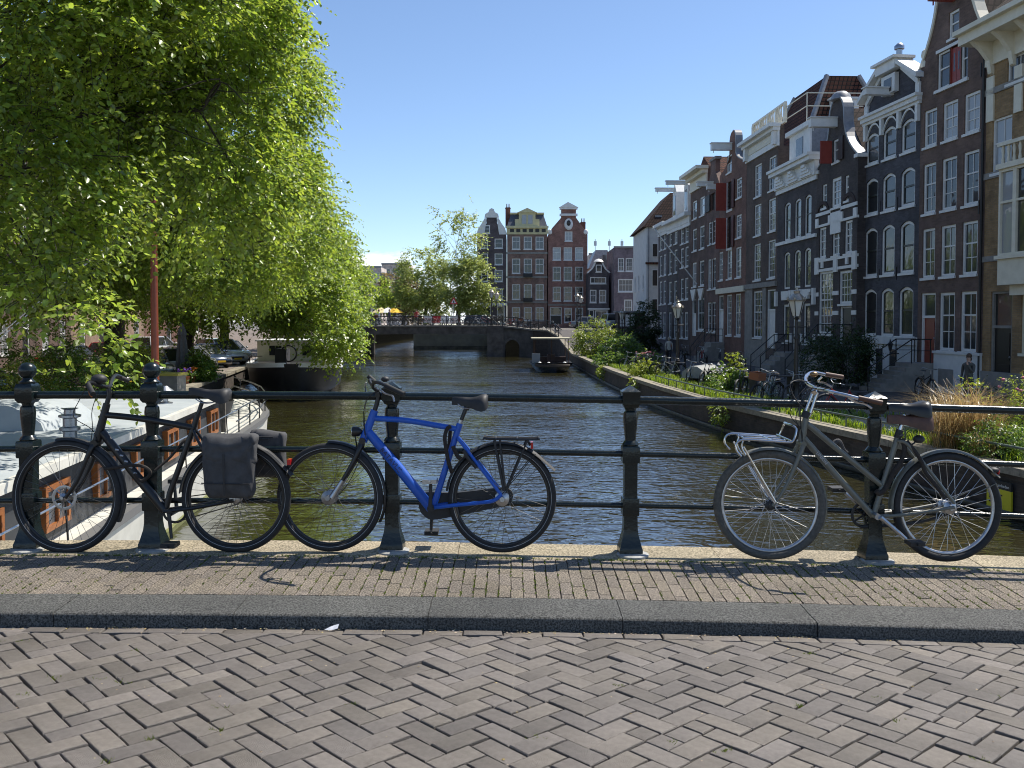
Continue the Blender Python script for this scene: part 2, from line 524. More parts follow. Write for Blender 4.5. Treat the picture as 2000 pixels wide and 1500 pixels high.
while x < 5.2:
    l = .205 + rr.uniform(-.004, .006); polys.append([(x, BORDER + .002), (x + l - .006, BORDER + .002), (x + l - .006, KERB_Y - .012), (x, KERB_Y - .012)]); x += l
lay_bricks(polys, z_road, m_brick_road, road, "road_brick", .03, .0055, .009, 5, limit=400)

# pavement bricks: narrow stretchers running away from the kerb, shifted by thirds
polys = []; WW, LL = .0708, .2124
i = 0; x = -5.6
while x < 5.6:
    y = KERB_BACK + .004 - (i % 3) * LL / 3
    lean = -.00 * x
    while y < COP_F:
        p = [(x + .0022, y + .002), (x + WW - .0022, y + .002), (x + WW - .0022, y + LL - .002), (x + .0022, y + LL - .002)]
        p = clip_poly(p, 1, KERB_BACK + .004, False) if y < KERB_BACK + .004 else p
        p = clip_poly(p, 1, COP_F - .004, True) if p else p
        if p and len(p) >= 3: polys.append(p)
        y += LL
    x += WW; i += 1
lay_bricks(polys, z_walk, m_brick_walk, pavement, "paving_brick", .03, .003, .003, 9)

# kerb stones and coping stones, piece by piece
def slab_row(parent_name, label_name, mat, y0, y1, zf, xs, depth, nose, seed):
    base = sheet(parent_name, m_sand, y0 + .02, y1 - .005, zf, -.05, ny=2)
    rr = random.Random(seed)
    for a, b in zip(xs[:-1], xs[1:]):
        n = max(2, int((b - a) / .25)); rings = []
        dzr = rr.gauss(0, .002); dy = rr.gauss(0, .003)
        for i in range(n + 1):
            x = a + .002 + (b - a - .004) * i / n; z = zb(x) + dzr
            r_ = [(x, y0 + dy, zf(y0) + z - depth), (x, y0 + dy, zf(y0) + z - nose), (x, y0 + dy + nose * .35, zf(y0) + z - nose * .3),
                  (x, y0 + dy + nose, zf(y0) + z), (x, y1, zf(y1) + z), (x, y1, zf(y1) + z - depth)]
            rings.append(r_)
        o = MB().loft(rings).build(label_name, mat, base, smooth=50)
    return base
kx = [-7.0, -5.2, -3.98, -2.42, -.93, .62, 1.92, 3.4, 4.9, 7.0]
kx = [-7.0, -5.1, -4.0, -2.40, -1.46, -.44, .58, 1.6, 2.9, 4.2, 5.6, 7.0]
slab_row("kerb", "kerb_stone", m_kerb, KERB_Y, KERB_BACK, z_walk, kx, .16, .014, 2)
slab_row("coping", "coping_stone", m_coping, COP_F, COP_B, z_walk, [-7, -5.6, -3.9, -2.1, -.35, 1.35, 3.05, 4.8, 7], .25, .008, 4)
# masonry face of the bridge below the coping
o = MB().box(-7, 7, COP_B - .12, COP_B - .04, WATER_Z - .5, -.16).build("bridge_face", M("bridge_face", (.09, .07, .06), (.16, .13, .11), scale=3, rough=.9)); tag(o, kind='structure')

# grit, moss and weeds in the joints and the gutter
def scatter_bits(name, mat, spots, seed, size=(.004, .012), tall=False):
    rr = random.Random(seed); mb = MB()
    for (x, y, z) in spots:
        if tall:
            for k in range(rr.randint(3, 6)):
                a = rr.uniform(0, 6.28); l = rr.uniform(.006, .02); w = .0026
                dx, dy = math.cos(a) * l * .7, math.sin(a) * l * .7
                mb.add([(x - w, y, z), (x + w, y, z), (x + dx, y + dy, z + l)], [(0, 1, 2)])
        else:
            s = rr.uniform(*size); a = rr.uniform(0, 3.14); c_, s_ = math.cos(a) * s, math.sin(a) * s
            mb.add([(x + c_, y + s_ * .6, z), (x - s_ * .6, y + c_, z), (x - c_, y - s_ * .6, z + .001), (x + s_ * .5, y - c_ * .5, z), (x, y, z + s * .45)],
                   [(0, 1, 4), (1, 2, 4), (2, 3, 4), (3, 0, 4)])
    o = mb.build(name, mat); return o
rr = random.Random(21)
sp = []
for k in range(2600):
    i = rr.randint(-60, 60); x = -5.6 + (i + 79) * WW
    y = rr.uniform(KERB_BACK, COP_F); 
    if rr.random() < .55 + .35 * math.sin(x * 2.1 + y * 3): sp.append((x + rr.gauss(0, .0015), y, z_walk(y) + zb(x) - .004))
for k in range(700):
    x = rr.uniform(-4, 4); y = COP_F + rr.gauss(0, .008); sp.append((x, y, z_walk(y) + zb(x) - .004))
for k in range(26):
    cx_, cy_ = rr.uniform(-2.8, 2.8), rr.uniform(3.0, 4.5)
    for q in range(7): x, y = cx_ + rr.gauss(0, .018), cy_ + rr.gauss(0, .009); sp.append((x, y, z_road(y) + zb(x) - .008))
o = scatter_bits("joint_moss", leaf_mat("moss", (.10, .13, .02), (.14, .2, .02)), sp, 1, tall=True)
tag(o, "yellow green moss growing in the paving joints", "moss", kind='stuff')
sp = []
for k in range(700):
    x = rr.uniform(-3.6, 3.6); y = KERB_Y - abs(rr.gauss(.012, .02)); sp.append((x, y, z_road(y) + zb(x) + .001))
for k in range(220):
    x = rr.uniform(-3, 3); y = rr.uniform(3.0, KERB_Y); sp.append((x, y, z_road(y) + zb(x) - .003))
o = scatter_bits("gutter_litter", M("dry_litter", (.5, .40, .24), (.30, .2, .1), scale=60, rough=.9, isl=.4), sp, 2, size=(.003, .009))
tag(o, "dry crumbs and seed husks lying along the kerb", "litter", kind='stuff')
o = MB().add([(-.94, 4.60, 0), (-.905, 4.597, .012), (-.9, 4.615, .03), (-.925, 4.62, .022), (-.95, 4.61, .015), (-.975, 4.6, .004)],
             [(0, 1, 2, 3), (0, 3, 4), (0, 4, 5)]).build("paper_scrap", M("white_paper", (.75, .75, .76), rough=.8)); o.location.z = z_road(4.6) + zb(-.94) + .001
tag(o, "crumpled white paper scrap in the gutter by the kerb", "paper scrap")

# ---------------------------------------------------------------- railing
m_iron = M("railing_paint", (.0045, .009, .0095), (.009, .016, .0165), scale=9, rough=.24, bump=.22, bscale=38, spec=.42)
RAIL_Y = 5.84
railing = thing("bridge_railing", "dark green iron bridge railing with three round rails and turned posts", "railing", (0, RAIL_Y, 0))
posts_px = [(52, 1), (295, 1), (765, 0), (1232, 0), (1710, 0)]
post_x = [((px - 1000) / F) * RAIL_Y for px, _ in posts_px]
all_posts = [(post_x[0] - 1.58, 1), (post_x[0] - 3.1, 0)] + list(zip(post_x, [b for _, b in posts_px])) + [(post_x[4] + 1.58, 0), (post_x[4] + 3.16, 0)]
all_posts.sort()
def post_mesh(ball):
    mb = MB(); h = lambda w: w / math.sqrt(2) / math.cos(0) 
    sq = lambda prof: mb.lathe([(w * .7071, z) for w, z in prof], 4, square=True)
    sq([(.150, 0), (.150, .045), (.138, .06), (.100, .135), (.090, .18), (.088, .26)])
    sq([(.104, .26), (.108, .27), (.108, .365), (.104, .375)])
    sq([(.086, .375), (.084, .40), (.086, .60), (.092, .62)])
    sq([(.106, .605), (.112, .615), (.112, .705), (.106, .715)])
    mb.lathe([(.052, .715), (.055, .725), (.047, .737), (.036, .75), (.036, .76), (.045, .85), (.048, .90), (.044, .935), (.034, .945), (.036, .955), (.044, .965)], 16)
    if ball:
        sq([(.086, .965), (.106, .98), (.112, .985), (.112, 1.06), (.106, 1.075), (.088, 1.09)])
        mb.lathe([(.05, 1.09), (.052, 1.10), (.034, 1.115), (.03, 1.13)], 16)
        mb.sphere((0, 0, 1.172), .056, 18, 12)
    else:
        sq([(.084, .965), (.106, .985), (.114, .99), (.114, 1.055), (.122, 1.062), (.122, 1.07), (.004, 1.11)])
    return mb
pm = [post_mesh(0).mesh("post", m_iron, 35), post_mesh(1).mesh("post", m_iron, 35)]
for x, ball in all_posts:
    o = link_obj("post", pm[ball], railing); o.location = (x, 0, zb(x) + z_walk(RAIL_Y) - .005)
    p = MB().lathe([(.105, -.004), (.105, .008), (.085, .014)], 16).build("foot_plate", M("lead_foot", (.22, .22, .21), (.35, .35, .33), scale=30, rough=.7), railing, 30)
    p.location = (x + .012, -.05, zb(x) + z_walk(RAIL_Y))
for (zr, r_, seed) in ((1.012, .0265, 0), (.658, .0205, 1), (.318, .0185, 2)):
    for (a, _), (b, _) in zip(all_posts[:-1], all_posts[1:]):
        n = 14; rr = random.Random(int(a * 100) + seed)
        pts = [(a + (b - a) * i / n, rr.gauss(0, .0004), zb(a + (b - a) * i / n) + zr + rr.gauss(0, .0004)) for i in range(n + 1)]
        MB().tube(pts, r_, 16).build("rail", m_iron, railing, 60)
# ================================================================ the three bicycles leaning on the railing
BK = 5.75; SC = F / BK
m_tyre = M("tyre_rubber", (.010, .010, .011), (.02, .02, .021), scale=40, rough=.75)
m_tyre_grey = M("tyre_grey", (.055, .052, .046), (.10, .095, .082), scale=40, rough=.8)
m_black = M("black_paint", (.010, .010, .011), rough=.38, spec=.5)
m_matt = M("matt_black", (.014, .014, .015), (.022, .022, .023), scale=30, rough=.6)
m_rubber = M("black_grip", (.012, .012, .012), rough=.7)
m_steel = M("bright_steel", (.62, .62, .62), rough=.22, metal=1.0, bump=.05)
m_alu = M("dull_alloy", (.36, .37, .39), (.46, .47, .49), scale=40, rough=.36, metal=1.0)
m_spoke = M("spoke_steel", (.60, .60, .60), rough=.35, metal=.9)
m_spoke_d = M("spoke_dark", (.16, .16, .16), rough=.4, metal=.8)
m_blue = M("blue_frame_paint", (.005, .075, .40), (.008, .095, .48), scale=7, rough=.45, coat=.1, bump=.05, bscale=60)
m_olive = M("grey_green_paint", (.115, .115, .095), (.135, .135, .11), scale=10, rough=.4, coat=.2)
m_leather = M("brown_leather", (.07, .033, .022), (.11, .05, .03), scale=20, rough=.55)
m_red = M("red_lens", (.45, .01, .012), rough=.2, coat=.6)
m_lens = M("lamp_glass", (.55, .55, .52), rough=.12, metal=.6)
m_white_line = M("reflective_line", (.35, .36, .37), rough=.5)
m_fabric = M("pannier_fabric", (.040, .040, .042), (.062, .062, .065), scale=18, rough=.85, bump=.25, bscale=400, bdist=.003)
m_copper = M("copper_bell", (.55, .20, .07), rough=.3, metal=1.0)

def bp(px, py, y=0.0):
    """photo pixel on the bicycle plane -> metres on that plane"""
    return Vector(((px - 1000) / SC, BK + y, (628 - py) / SC + ZC))
class Bike:
    def __init__(s, name, label, lean=3.0):
        s.o = thing(name, label, "bicycle", group=None)
        s.lean = math.tan(R(lean))
    def P(s, px, py, y=0.0):
        v = bp(px, py, y); v.y += max(0, v.z) * s.lean; return v
    def tube(s, mb, pts, r, n=10, y=None):
        """pts: (px,py[,lateral])"""
        return mb.tube([s.P(*p) for p in pts], r, n)
    def part(s, name, mb, mat, parent=None, smooth=40):
        return mb.build(name, mat, parent if parent else s.o, smooth)
    def arc(s, mb, c, rad, a0, a1, w, bulge=.012, th=.002, n=28, flare=0.0, y0=0.0):
        """mudguard: arc band round wheel centre c (pixels), angles in degrees ccw from the right"""
        C = bp(*c); rings = []
        for i in range(n + 1):
            a = R(a0 + (a1 - a0) * i / n); ring = []
            t = i / n
            rr_ = rad + flare * max(0, (t - .86) / .14) ** 2
            for (yy, dr) in ((-w, -bulge), (-w * .7, 0), (0, bulge * .35), (w * .7, 0), (w, -bulge), (w * .66, -th * 1.5), (0, bulge * .35 - th * 2), (-w * .66, -th * 1.5)):
                q = C + Vector((math.cos(a) * (rr_ + dr), yy + y0, math.sin(a) * (rr_ + dr))); q.y += max(0, q.z) * s.lean; ring.append(q)
            rings.append(ring)
        return mb.loft(rings)
    def wheel(s, name, c, rpx, tyre_mat, rim_mat, spoke_mat, hub_r=.03, hub_w=.05, nsp=36, steer=0.0, tyre_r=.021, spoke_r=.0014, hub_mat=None, line=None, rim_h=.011, rim_r=None, phase=0.):
        """wheel as part with tyre, rim, spokes and hub as sub-parts"""
        rad = rpx / SC; C = bp(*c)
        hub = MB().lathe([(hub_r * .35, -hub_w - .012), (hub_r * .4, -hub_w), (hub_r, -hub_w * .8), (hub_r, -hub_w * .6), (hub_r * .7, -hub_w * .5), (hub_r * .7, hub_w * .5), (hub_r, hub_w * .6), (hub_r, hub_w * .8), (hub_r * .4, hub_w), (hub_r * .35, hub_w + .012)], 20, axis='y')
        w = hub.build(name, hub_mat or m_alu, s.o, 35)
        w.location = (C.x, C.y + C.z * s.lean, C.z); w.rotation_euler = (-math.atan(s.lean), 0, steer)
        MB().torus((0, 0, 0), rad - tyre_r, tyre_r, 72, 12).build("tyre", tyre_mat, w, 180)
        rr0 = rim_r if rim_r else rad - tyre_r * 1.75
        MB().torus((0, 0, 0), rr0 - rim_h * .6, rim_h, 72, 8, sq=.95).build("rim", rim_mat, w, 50)
        if line: MB().torus((0, -tyre_r * .86, 0), rad - tyre_r * 1.35, .0018, 72, 5).torus((0, tyre_r * .86, 0), rad - tyre_r * 1.35, .0018, 72, 5).build("reflective_stripe", line, w, 180)
        mb = MB()
        for k in range(nsp):
            a = 2 * math.pi * (k + phase) / nsp; sd = 1 if k % 2 else -1
            off = (1 if (k // 2) % 2 else -1) * R(62)
            if hub_r > .045: off *= .7
            p0 = Vector((math.cos(a + off) * hub_r * .92, sd * hub_w * .7, math.sin(a + off) * hub_r * .92))
            p1 = Vector((math.cos(a) * (rr0 - rim_h * 1.3), sd * .002, math.sin(a) * (rr0 - rim_h * 1.3)))
            mb.tube([p0, p1], spoke_r, 4, cap=False)
        tag(mb.build("spokes", spoke_mat, w), kind='stuff')
        return w
    def saddle(s, c, length, width, mat, drop=.0, name="saddle", flip=1, hgt=.078, tilt=0.):
        """nose to the left"""
        C = s.P(*c); rings = []
        prof = [(-.5, .12, .0), (-.42, .2, .004), (-.2, .25, .002), (0, .38, -.002), (.18, .72, .0), (.32, .98, .008), (.44, .9, .012), (.5, .55, .006)]
        for (t, w, dz) in prof:
            hw = w * width / 2; ring = []
            dz += tilt * t
            for (a, b) in ((-1, -.85), (-.98, -.25), (-.8, .25), (-.4, .5), (0, .42), (.4, .5), (.8, .25), (.98, -.25), (1, -.85), (.6, -.6), (-.6, -.6)):
                ring.append((C.x + t * length, C.y + a * hw, C.z + dz + (b * hgt * (.6 + .4 * w) if b > 0 else b * hgt * (.22 + .78 * w))))
            rings.append(ring)
        mb = MB().loft(rings); o = recalc(mb.build(name, mat, s.o, 60)); return o
    def pedal(s, c, y, mat, name="pedal", sz=(.045, .05, .013), parent=None):
        C = s.P(c[0], c[1], y); mb = MB()
        a, b, h = sz
        mb.box(C.x - a, C.x + a, C.y - b, C.y + b, C.z - h, C.z + h)
        mb.tube([(C.x, C.y - b - .02, C.z), (C.x, C.y + b, C.z)], .009, 8)
        return s.part(name, mb, mat, parent)
    def lettering(s, body, a, b, size, off, mat):
        """text along the tube from pixel a to pixel b, on the side facing the road"""
        A, B = s.P(*a), s.P(*b); d = (B - A); ang = math.atan2(d.z, d.x)
        me = text_mesh(body, size, "lettering", mat)
        o = link_obj("lettering", me, s.o); mid = (A + B) / 2
        o.location = (mid.x, mid.y - off, mid.z)
        o.rotation_euler = (Matrix.Rotation(-ang, 3, 'Y') @ Euler((R(90), 0, 0)).to_matrix()).to_euler()
        return o

# ---------------------------------------------------------------- blue city bicycle
b = Bike("city_bicycle", "blue city bicycle with black rear rack leaning on the bridge railing")
b.wheel("front_wheel", (641, 974), 107, m_tyre, m_black, m_spoke_d, hub_r=.047, hub_w=.045, hub_mat=M("hub_shell", (.22, .22, .23), (.3, .3, .31), scale=60, rough=.42, metal=1.0), line=m_white_line, tyre_r=.024, steer=R(-5))
b.wheel("rear_wheel", (980.5, 976), 107, m_tyre, m_black, m_spoke_d, hub_r=.046, hub_w=.055, line=m_white_line, tyre_r=.024)
mb = MB()
b.tube(mb, [(729, 803), (706, 864)], [.0245, .028], 14)
b.tube(mb, spline([(722, 818, 0), (745, 820, 0), (790, 823, 0), (840, 831, 0), (890, 840, 0)]), .0185, 12)
b.tube(mb, [(716, 846), (770, 909), (841, 996)], [.030, .033, .033], 14)
b.tube(mb, [(897, 829), (846, 990)], .0205, 12)
for y in (-1, 1):
    b.tube(mb, spline([(893, 857, .022 * y), (915, 884, .045 * y), (979, 966, .066 * y)]), .0105, 8)
    b.tube(mb, spline([(846, 993, .03 * y), (890, 987, .045 * y), (950, 980, .062 * y), (966, 976, .066 * y), (980, 965, .066 * y)]), .0125, 8)
fr = b.part("frame", mb, m_blue)
b.lettering("BATAVUS", (742, 876), (782, 924), .046, .0345, M("dark_print", (.006, .012, .05), rough=.4))
mb = MB()
for y in (-1, 1):
    b.tube(mb, spline([(703, 868, .03 * y), (700, 880, .05 * y), (688, 906, .055 * y), (668, 940, .055 * y)]), [.019, .013], 10)
b.tube(mb, [(706, 862, -.05), (706, 862, .05)], .021, 12)
fk = b.part("fork", mb, m_black)
for y in (-1, 1):
    mb = MB(); b.tube(mb, [(669, 938, .055 * y), (648, 972, .055 * y)], [.015, .022], 10); b.part("fork_end", mb, m_alu, fk)
# mudguards, rack, chain case
mb = MB(); b.arc(mb, (641, 974), 107 / SC + .014, 92, -26, .030); b.part("front_mudguard", mb, m_black)
mb = MB(); b.arc(mb, (980.5, 976), 107 / SC + .014, 172, 28, .031, flare=.025)
for y in (-1, 1): b.tube(mb, [(980, 966, .05 * y), (1046, 888, .034 * y)], .003, 6)
b.part("rear_mudguard", mb, m_matt)
mb = MB()
for y in (-.055, 0, .055): b.tube(mb, spline([(944, 856, y), (965, 858, y), (1040, 859, y), (1053, 858, y)]), .0055, 8)
for px in (944, 968, 1010, 1053): b.tube(mb, [(px, 858, -.06), (px, 858, .06)], .0055, 8)
for y in (-1, 1):
    b.tube(mb, [(965, 860, .06 * y), (984, 958, .066 * y)], .008, 8)
    b.tube(mb, [(976, 860, .06 * y), (986, 958, .066 * y)], .006, 8)
    b.tube(mb, [(1030, 860, .06 * y), (988, 962, .066 * y)], .006, 8)
b.tube(mb, [(1030, 862, 0), (1036, 872, 0)], .008, 8)
b.part("rear_rack", mb, m_matt)
C = b.P(1038, 872); b.part("tail_light", MB().box(C.x - .004, C.x + .012, C.y - .03, C.y + .03, C.z - .02, C.z + .022), m_red)
mb = MB(); yy = .052
def case_outline(pts, y0, y1):
    P0 = [b.P(p[0], p[1], y0) for p in pts]; P1 = [b.P(p[0], p[1], y1) for p in pts]
    return MB().loft([P0, P1])
o = case_outline(spline([(815, 988, 0), (820, 972, 0), (836, 966, 0), (880, 968, 0), (940, 962, 0), (985, 958, 0), (1000, 966, 0), (1001, 980, 0), (988, 992, 0), (940, 1003, 0), (880, 1015, 0), (842, 1021, 0), (822, 1010, 0), (815, 996, 0)], 3), .035, .075)
recalc(b.part("chain_case", o, m_matt))
mb = MB()
b.tube(mb, [(841, 993, -.07), (841, 993, .09)], .022, 12)
b.tube(mb, [(841, 993, -.075), (842, 940, -.085)], [.014, .010], 8); b.tube(mb, [(841, 993, .085), (838, 1046, .095)], [.014, .010], 8)
cr_ = b.part("crank", mb, m_matt)
b.pedal((842, 934), -.135, m_alu, parent=cr_); b.pedal((838, 1052), .145, m_rubber, parent=cr_)
# saddle, seat post, lock
mb = MB(); b.tube(mb, [(896, 832), (909, 800)], .0135, 10); b.tube(mb, [(909, 801), (912, 796)], .02, 10)
b.part("seat_post", mb, m_black)
C = b.P(897.5, 825); mb = MB(); b.tube(mb, [(899, 822), (896, 832)], .0165, 12); b.part("seat_collar", mb, m_alu)
b.saddle((917, 786), .235, .19, m_matt)
mb = MB()
for y in (-1, 1): b.tube(mb, spline([(893, 790, .02 * y), (905, 798, .02 * y), (925, 798, .025 * y), (934, 792, .03 * y)]), .0035, 6)
b.part("saddle_rail", mb, m_alu)
mb = MB(); b.tube(mb, spline([(880, 834, -.035), (873, 838, -.03), (868, 855, -.03), (871, 880, -.035), (876, 905, -.04), (881, 920, -.03), (880, 925, .03), (874, 900, .05), (877, 850, .045), (880, 836, .02)]), .0125, 8)
b.tube(mb, spline([(884, 872, -.04), (893, 890, -.05), (900, 897, -.05)]), .014, 8)
b.part("chain_lock", mb, M("lock_sleeve", (.016, .012, .010), (.03, .024, .02), scale=50, rough=.85))
mb = MB(); Cw = bp(980.5, 976)
mb2 = MB(); b.tube(mb2, spline([(905, 880, -.055), (915, 896, -.06), (926, 908, -.06), (930, 914, -.055)]), [.012, .016, .016, .012, .012][:1] * 19, 8); b.part("ring_lock", mb2, m_matt)
# handlebar turned a little
mb = MB()
b.tube(mb, spline([(728, 806, 0), (733, 790, 0), (736, 775, 0), (733, 764, 0)]), [.015] * 19, 10)
b.tube(mb, [(735, 773, -.022), (735, 773, .022)], .017, 10)
b.part("stem", mb, m_black)
mb = MB(); b.tube(mb, [(729, 803), (727, 810)], .021, 12); b.part("headset", mb, M("head_ring", (.45, .22, .09), rough=.35, metal=.8))
mb = MB()
b.tube(mb, spline([(716, 752, .27), (709, 748, .20), (718, 757, .12), (733, 763, .03), (734, 763, -.03), (730, 754, -.11), (736, 745, -.18), (748, 744, -.23), (764, 750, -.27)]), .0115, 8)
hb = b.part("handlebar", mb, m_black)
mb = MB(); b.tube(mb, [(762, 749, -.265), (799, 764, -.33)], .0165, 10); b.part("grip", mb, m_rubber, hb); mb = MB(); b.tube(mb, [(703, 742, .29), (718, 754, .26)], .0165, 10); b.part("grip", mb, m_rubber, hb)
mb = MB(); b.tube(mb, spline([(748, 757, -.22), (760, 764, -.25), (775, 768, -.28), (779, 778, -.29)]), .006, 6); b.part("brake_lever", mb, m_alu, hb); mb = MB(); b.tube(mb, spline([(700, 753, .24), (697, 762, .25), (700, 772, .25)]), .005, 6); b.part("brake_lever", mb, m_alu, hb)
C = b.P(758, 738, -.20); b.part("bell", MB().sphere(C, .026, 14, 8, (1, 1, .7)), m_matt, hb)
mb = MB()
b.tube(mb, spline([(700, 760, .2), (706, 790, .1), (710, 830, -.03), (714, 858, -.036)]), .0026, 5)
b.tube(mb, spline([(748, 757, -.2), (722, 775, -.12), (709, 810, -.05), (711, 850, -.03)]), .0026, 5)
b.tube(mb, spline([(706, 880, -.05), (700, 905, -.075), (684, 938, -.075), (664, 965, -.07)]), .0026, 5)
b.part("brake_cable", mb, m_rubber)
C = b.P(689, 845); mb = MB().lathe([(.012, .05), (.03, .03), (.034, 0), (.033, -.012)], 14, axis='x'); mb.v = [(C.x - .0 + v[0], C.y + v[1], C.z + v[2]) for v in mb.v]; b.tube(mb, [(690, 852), (694, 876)], .005, 6)
hl = b.part("headlight", mb, m_black)
b.part("lens", MB().lathe([(.029, -.016), (.029, -.012)], 14, c=(C.x, C.y, C.z), axis='x'), m_lens, hl)

# ---------------------------------------------------------------- black bicycle with panniers
b = Bike("trekking_bicycle", "black bicycle with dark grey panniers parked at the ball topped railing posts", 2.5)
b.wheel("front_wheel", (123, 973), 112, m_tyre, m_black, m_spoke_d, hub_r=.028, line=m_white_line, tyre_r=.025, steer=R(-4))
b.wheel("rear_wheel", (457, 975), 108, m_tyre, m_black, m_spoke_d, hub_r=.034, line=m_white_line, tyre_r=.025)
mb = MB()
b.tube(mb, [(201, 790), (181, 868)], [.023, .028], 14)
b.tube(mb, spline([(198, 812, 0), (250, 817, 0), (310, 826, 0), (374, 838, 0)]), .0205, 12)
b.tube(mb, [(192, 846), (250, 920), (316, 1000)], [.027, .029, .029], 14)
b.tube(mb, [(380, 810), (372, 838), (326, 965), (318, 1000)], .019, 12)
for y in (-1, 1):
    b.tube(mb, spline([(374, 842, .022 * y), (392, 872, .045 * y), (457, 968, .066 * y)]), .010, 8)
    b.tube(mb, spline([(318, 1000, .03 * y), (380, 992, .05 * y), (457, 977, .066 * y)]), .012, 8)
b.part("frame", mb, m_black)
mb = MB()
for k in range(5): b.tube(mb, [(222 + k * 9, 879 + k * 11.5, -.029), (228 + k * 9, 880 + k * 11.5, -.029)], .006, 4)
tag(b.part("paint_flecks", mb, M("pale_print", (.4, .4, .42), rough=.5)), kind='stuff')  # pale strokes added in place of unreadable lettering on the down tube
mb = MB()
for y in (-1, 1): b.tube(mb, spline([(180, 868, .03 * y), (174, 884, .05 * y), (150, 940, .053 * y), (128, 972, .053 * y)]), [.019, .012], 10)
b.tube(mb, [(182, 866, -.05), (182, 866, .05)], .022, 10)
b.part("fork", mb, m_black)
Cf = bp(123, 973); 
mb = MB().torus((Cf.x, Cf.y - .035 + Cf.z * b.lean, Cf.z), .07, .010, 40, 4, sq=.12)
for k in range(6):
    a = k * math.pi / 3; mb.tube([(Cf.x, Cf.y - .035 + Cf.z * b.lean, Cf.z), (Cf.x + .07 * math.cos(a + .3), Cf.y - .035 + Cf.z * b.lean, Cf.z + .07 * math.sin(a + .3))], .004, 4)
b.part("brake_disc", mb, m_alu)
mb = MB(); b.arc(mb, (123, 973), 112 / SC + .013, 100, -25, .030); b.part("front_mudguard", mb, m_matt)
mb = MB(); b.arc(mb, (457, 975), 108 / SC + .013, 175, 22, .031, flare=.03); b.part("rear_mudguard", mb, m_matt)
C = b.P(561, 904); b.part("tail_light", MB().box(C.x - .008, C.x + .012, C.y - .03, C.y + .03, C.z - .018, C.z + .018), m_red)
mb = MB(); b.tube(mb, [(331, 1003, -.05), (331, 1003, .08)], .02, 12); b.tube(mb, [(331, 1003, -.06), (338, 1050, -.075)], [.014, .01], 8); b.tube(mb, [(331, 1003, .075), (325, 955, .085)], [.014, .01], 8)
cr_ = b.part("crank", mb, m_black)
Cb = b.P(331, 1003, .04); MB().torus((Cb.x, Cb.y, Cb.z), .075, .009, 36, 5, sq=.4).build("chainring", m_matt, cr_, 60)
mb = MB(); b.tube(mb, [(322, 980, .04), (457, 962, .05)], .004, 5); b.tube(mb, [(332, 1026, .04), (457, 990, .05)], .004, 5); b.part("chain", mb, M("oily_chain", (.09, .08, .07), rough=.45, metal=.8))
b.pedal((341, 1058), -.125, m_matt, parent=cr_); b.pedal((325, 948), .135, m_matt, parent=cr_)
mb = MB(); b.tube(mb, [(372, 838), (389, 786)], .0135, 10); b.part("seat_post", mb, m_black)
b.saddle((404, 770), .27, .17, m_matt, hgt=.07, tilt=-.03)
mb = MB()
for y in (-1, 1): b.tube(mb, spline([(378, 780, .02 * y), (392, 788, .02 * y), (412, 787, .025 * y), (424, 778, .03 * y)]), .0035, 6)
b.part("saddle_rail", mb, m_alu)
mb = MB(); b.tube(mb, [(201, 790), (206, 772), (204, 757)], .0155, 10); b.part("stem", mb, m_black)
mb = MB(); b.tube(mb, spline([(188, 742, .30), (190, 738, .2), (198, 748, .08), (205, 756, 0), (200, 752, -.1), (196, 744, -.2), (200, 748, -.26)]), .0125, 8)
hb = b.part("handlebar", mb, m_black)
mb = MB(); b.tube(mb, [(198, 747, -.24), (222, 763, -.34)], .0165, 10); b.part("grip", mb, m_rubber, hb); mb = MB(); b.tube(mb, [(180, 740, .28), (196, 752, .36)], .0165, 10); b.part("grip", mb, m_rubber, hb)
mb = MB(); b.tube(mb, spline([(196, 756, -.22), (206, 765, -.27), (214, 768, -.3)]), .006, 6); b.part("brake_lever", mb, m_copper, hb)
C = b.P(199, 740, -.1); mb = MB().sphere(C, .045, 14, 8, (1.1, 1, .75)); b.part("lamp_bag", mb, m_matt, hb)
mb = MB()
b.tube(mb, spline([(190, 752, -.2), (164, 780, -.12), (150, 812, -.1), (178, 838, -.05), (186, 860, -.03)]), .0026, 5)
b.tube(mb, spline([(200, 757, -.1), (186, 800, -.1), (178, 840, -.04), (172, 890, -.06), (150, 945, -.065)]), .0026, 5)
b.tube(mb, spline([(192, 845, -.03), (206, 856, -.05), (208, 872, -.05), (200, 880, -.04)]), .0026, 5)
b.part("brake_cable", mb, m_rubber)
mb = MB(); b.tube(mb, spline([(205, 915, -.06), (230, 912, -.07), (258, 908, -.06), (282, 912, -.05), (292, 925, -.04), (275, 940, -.04), (262, 925, -.05)]), .011, 8)
b.tube(mb, spline([(300, 920, -.03), (325, 895, .02), (345, 868, .05), (350, 862, .07)]), .009, 8)
b.part("chain_lock", mb, M("lock_sleeve", (.016, .012, .010)))
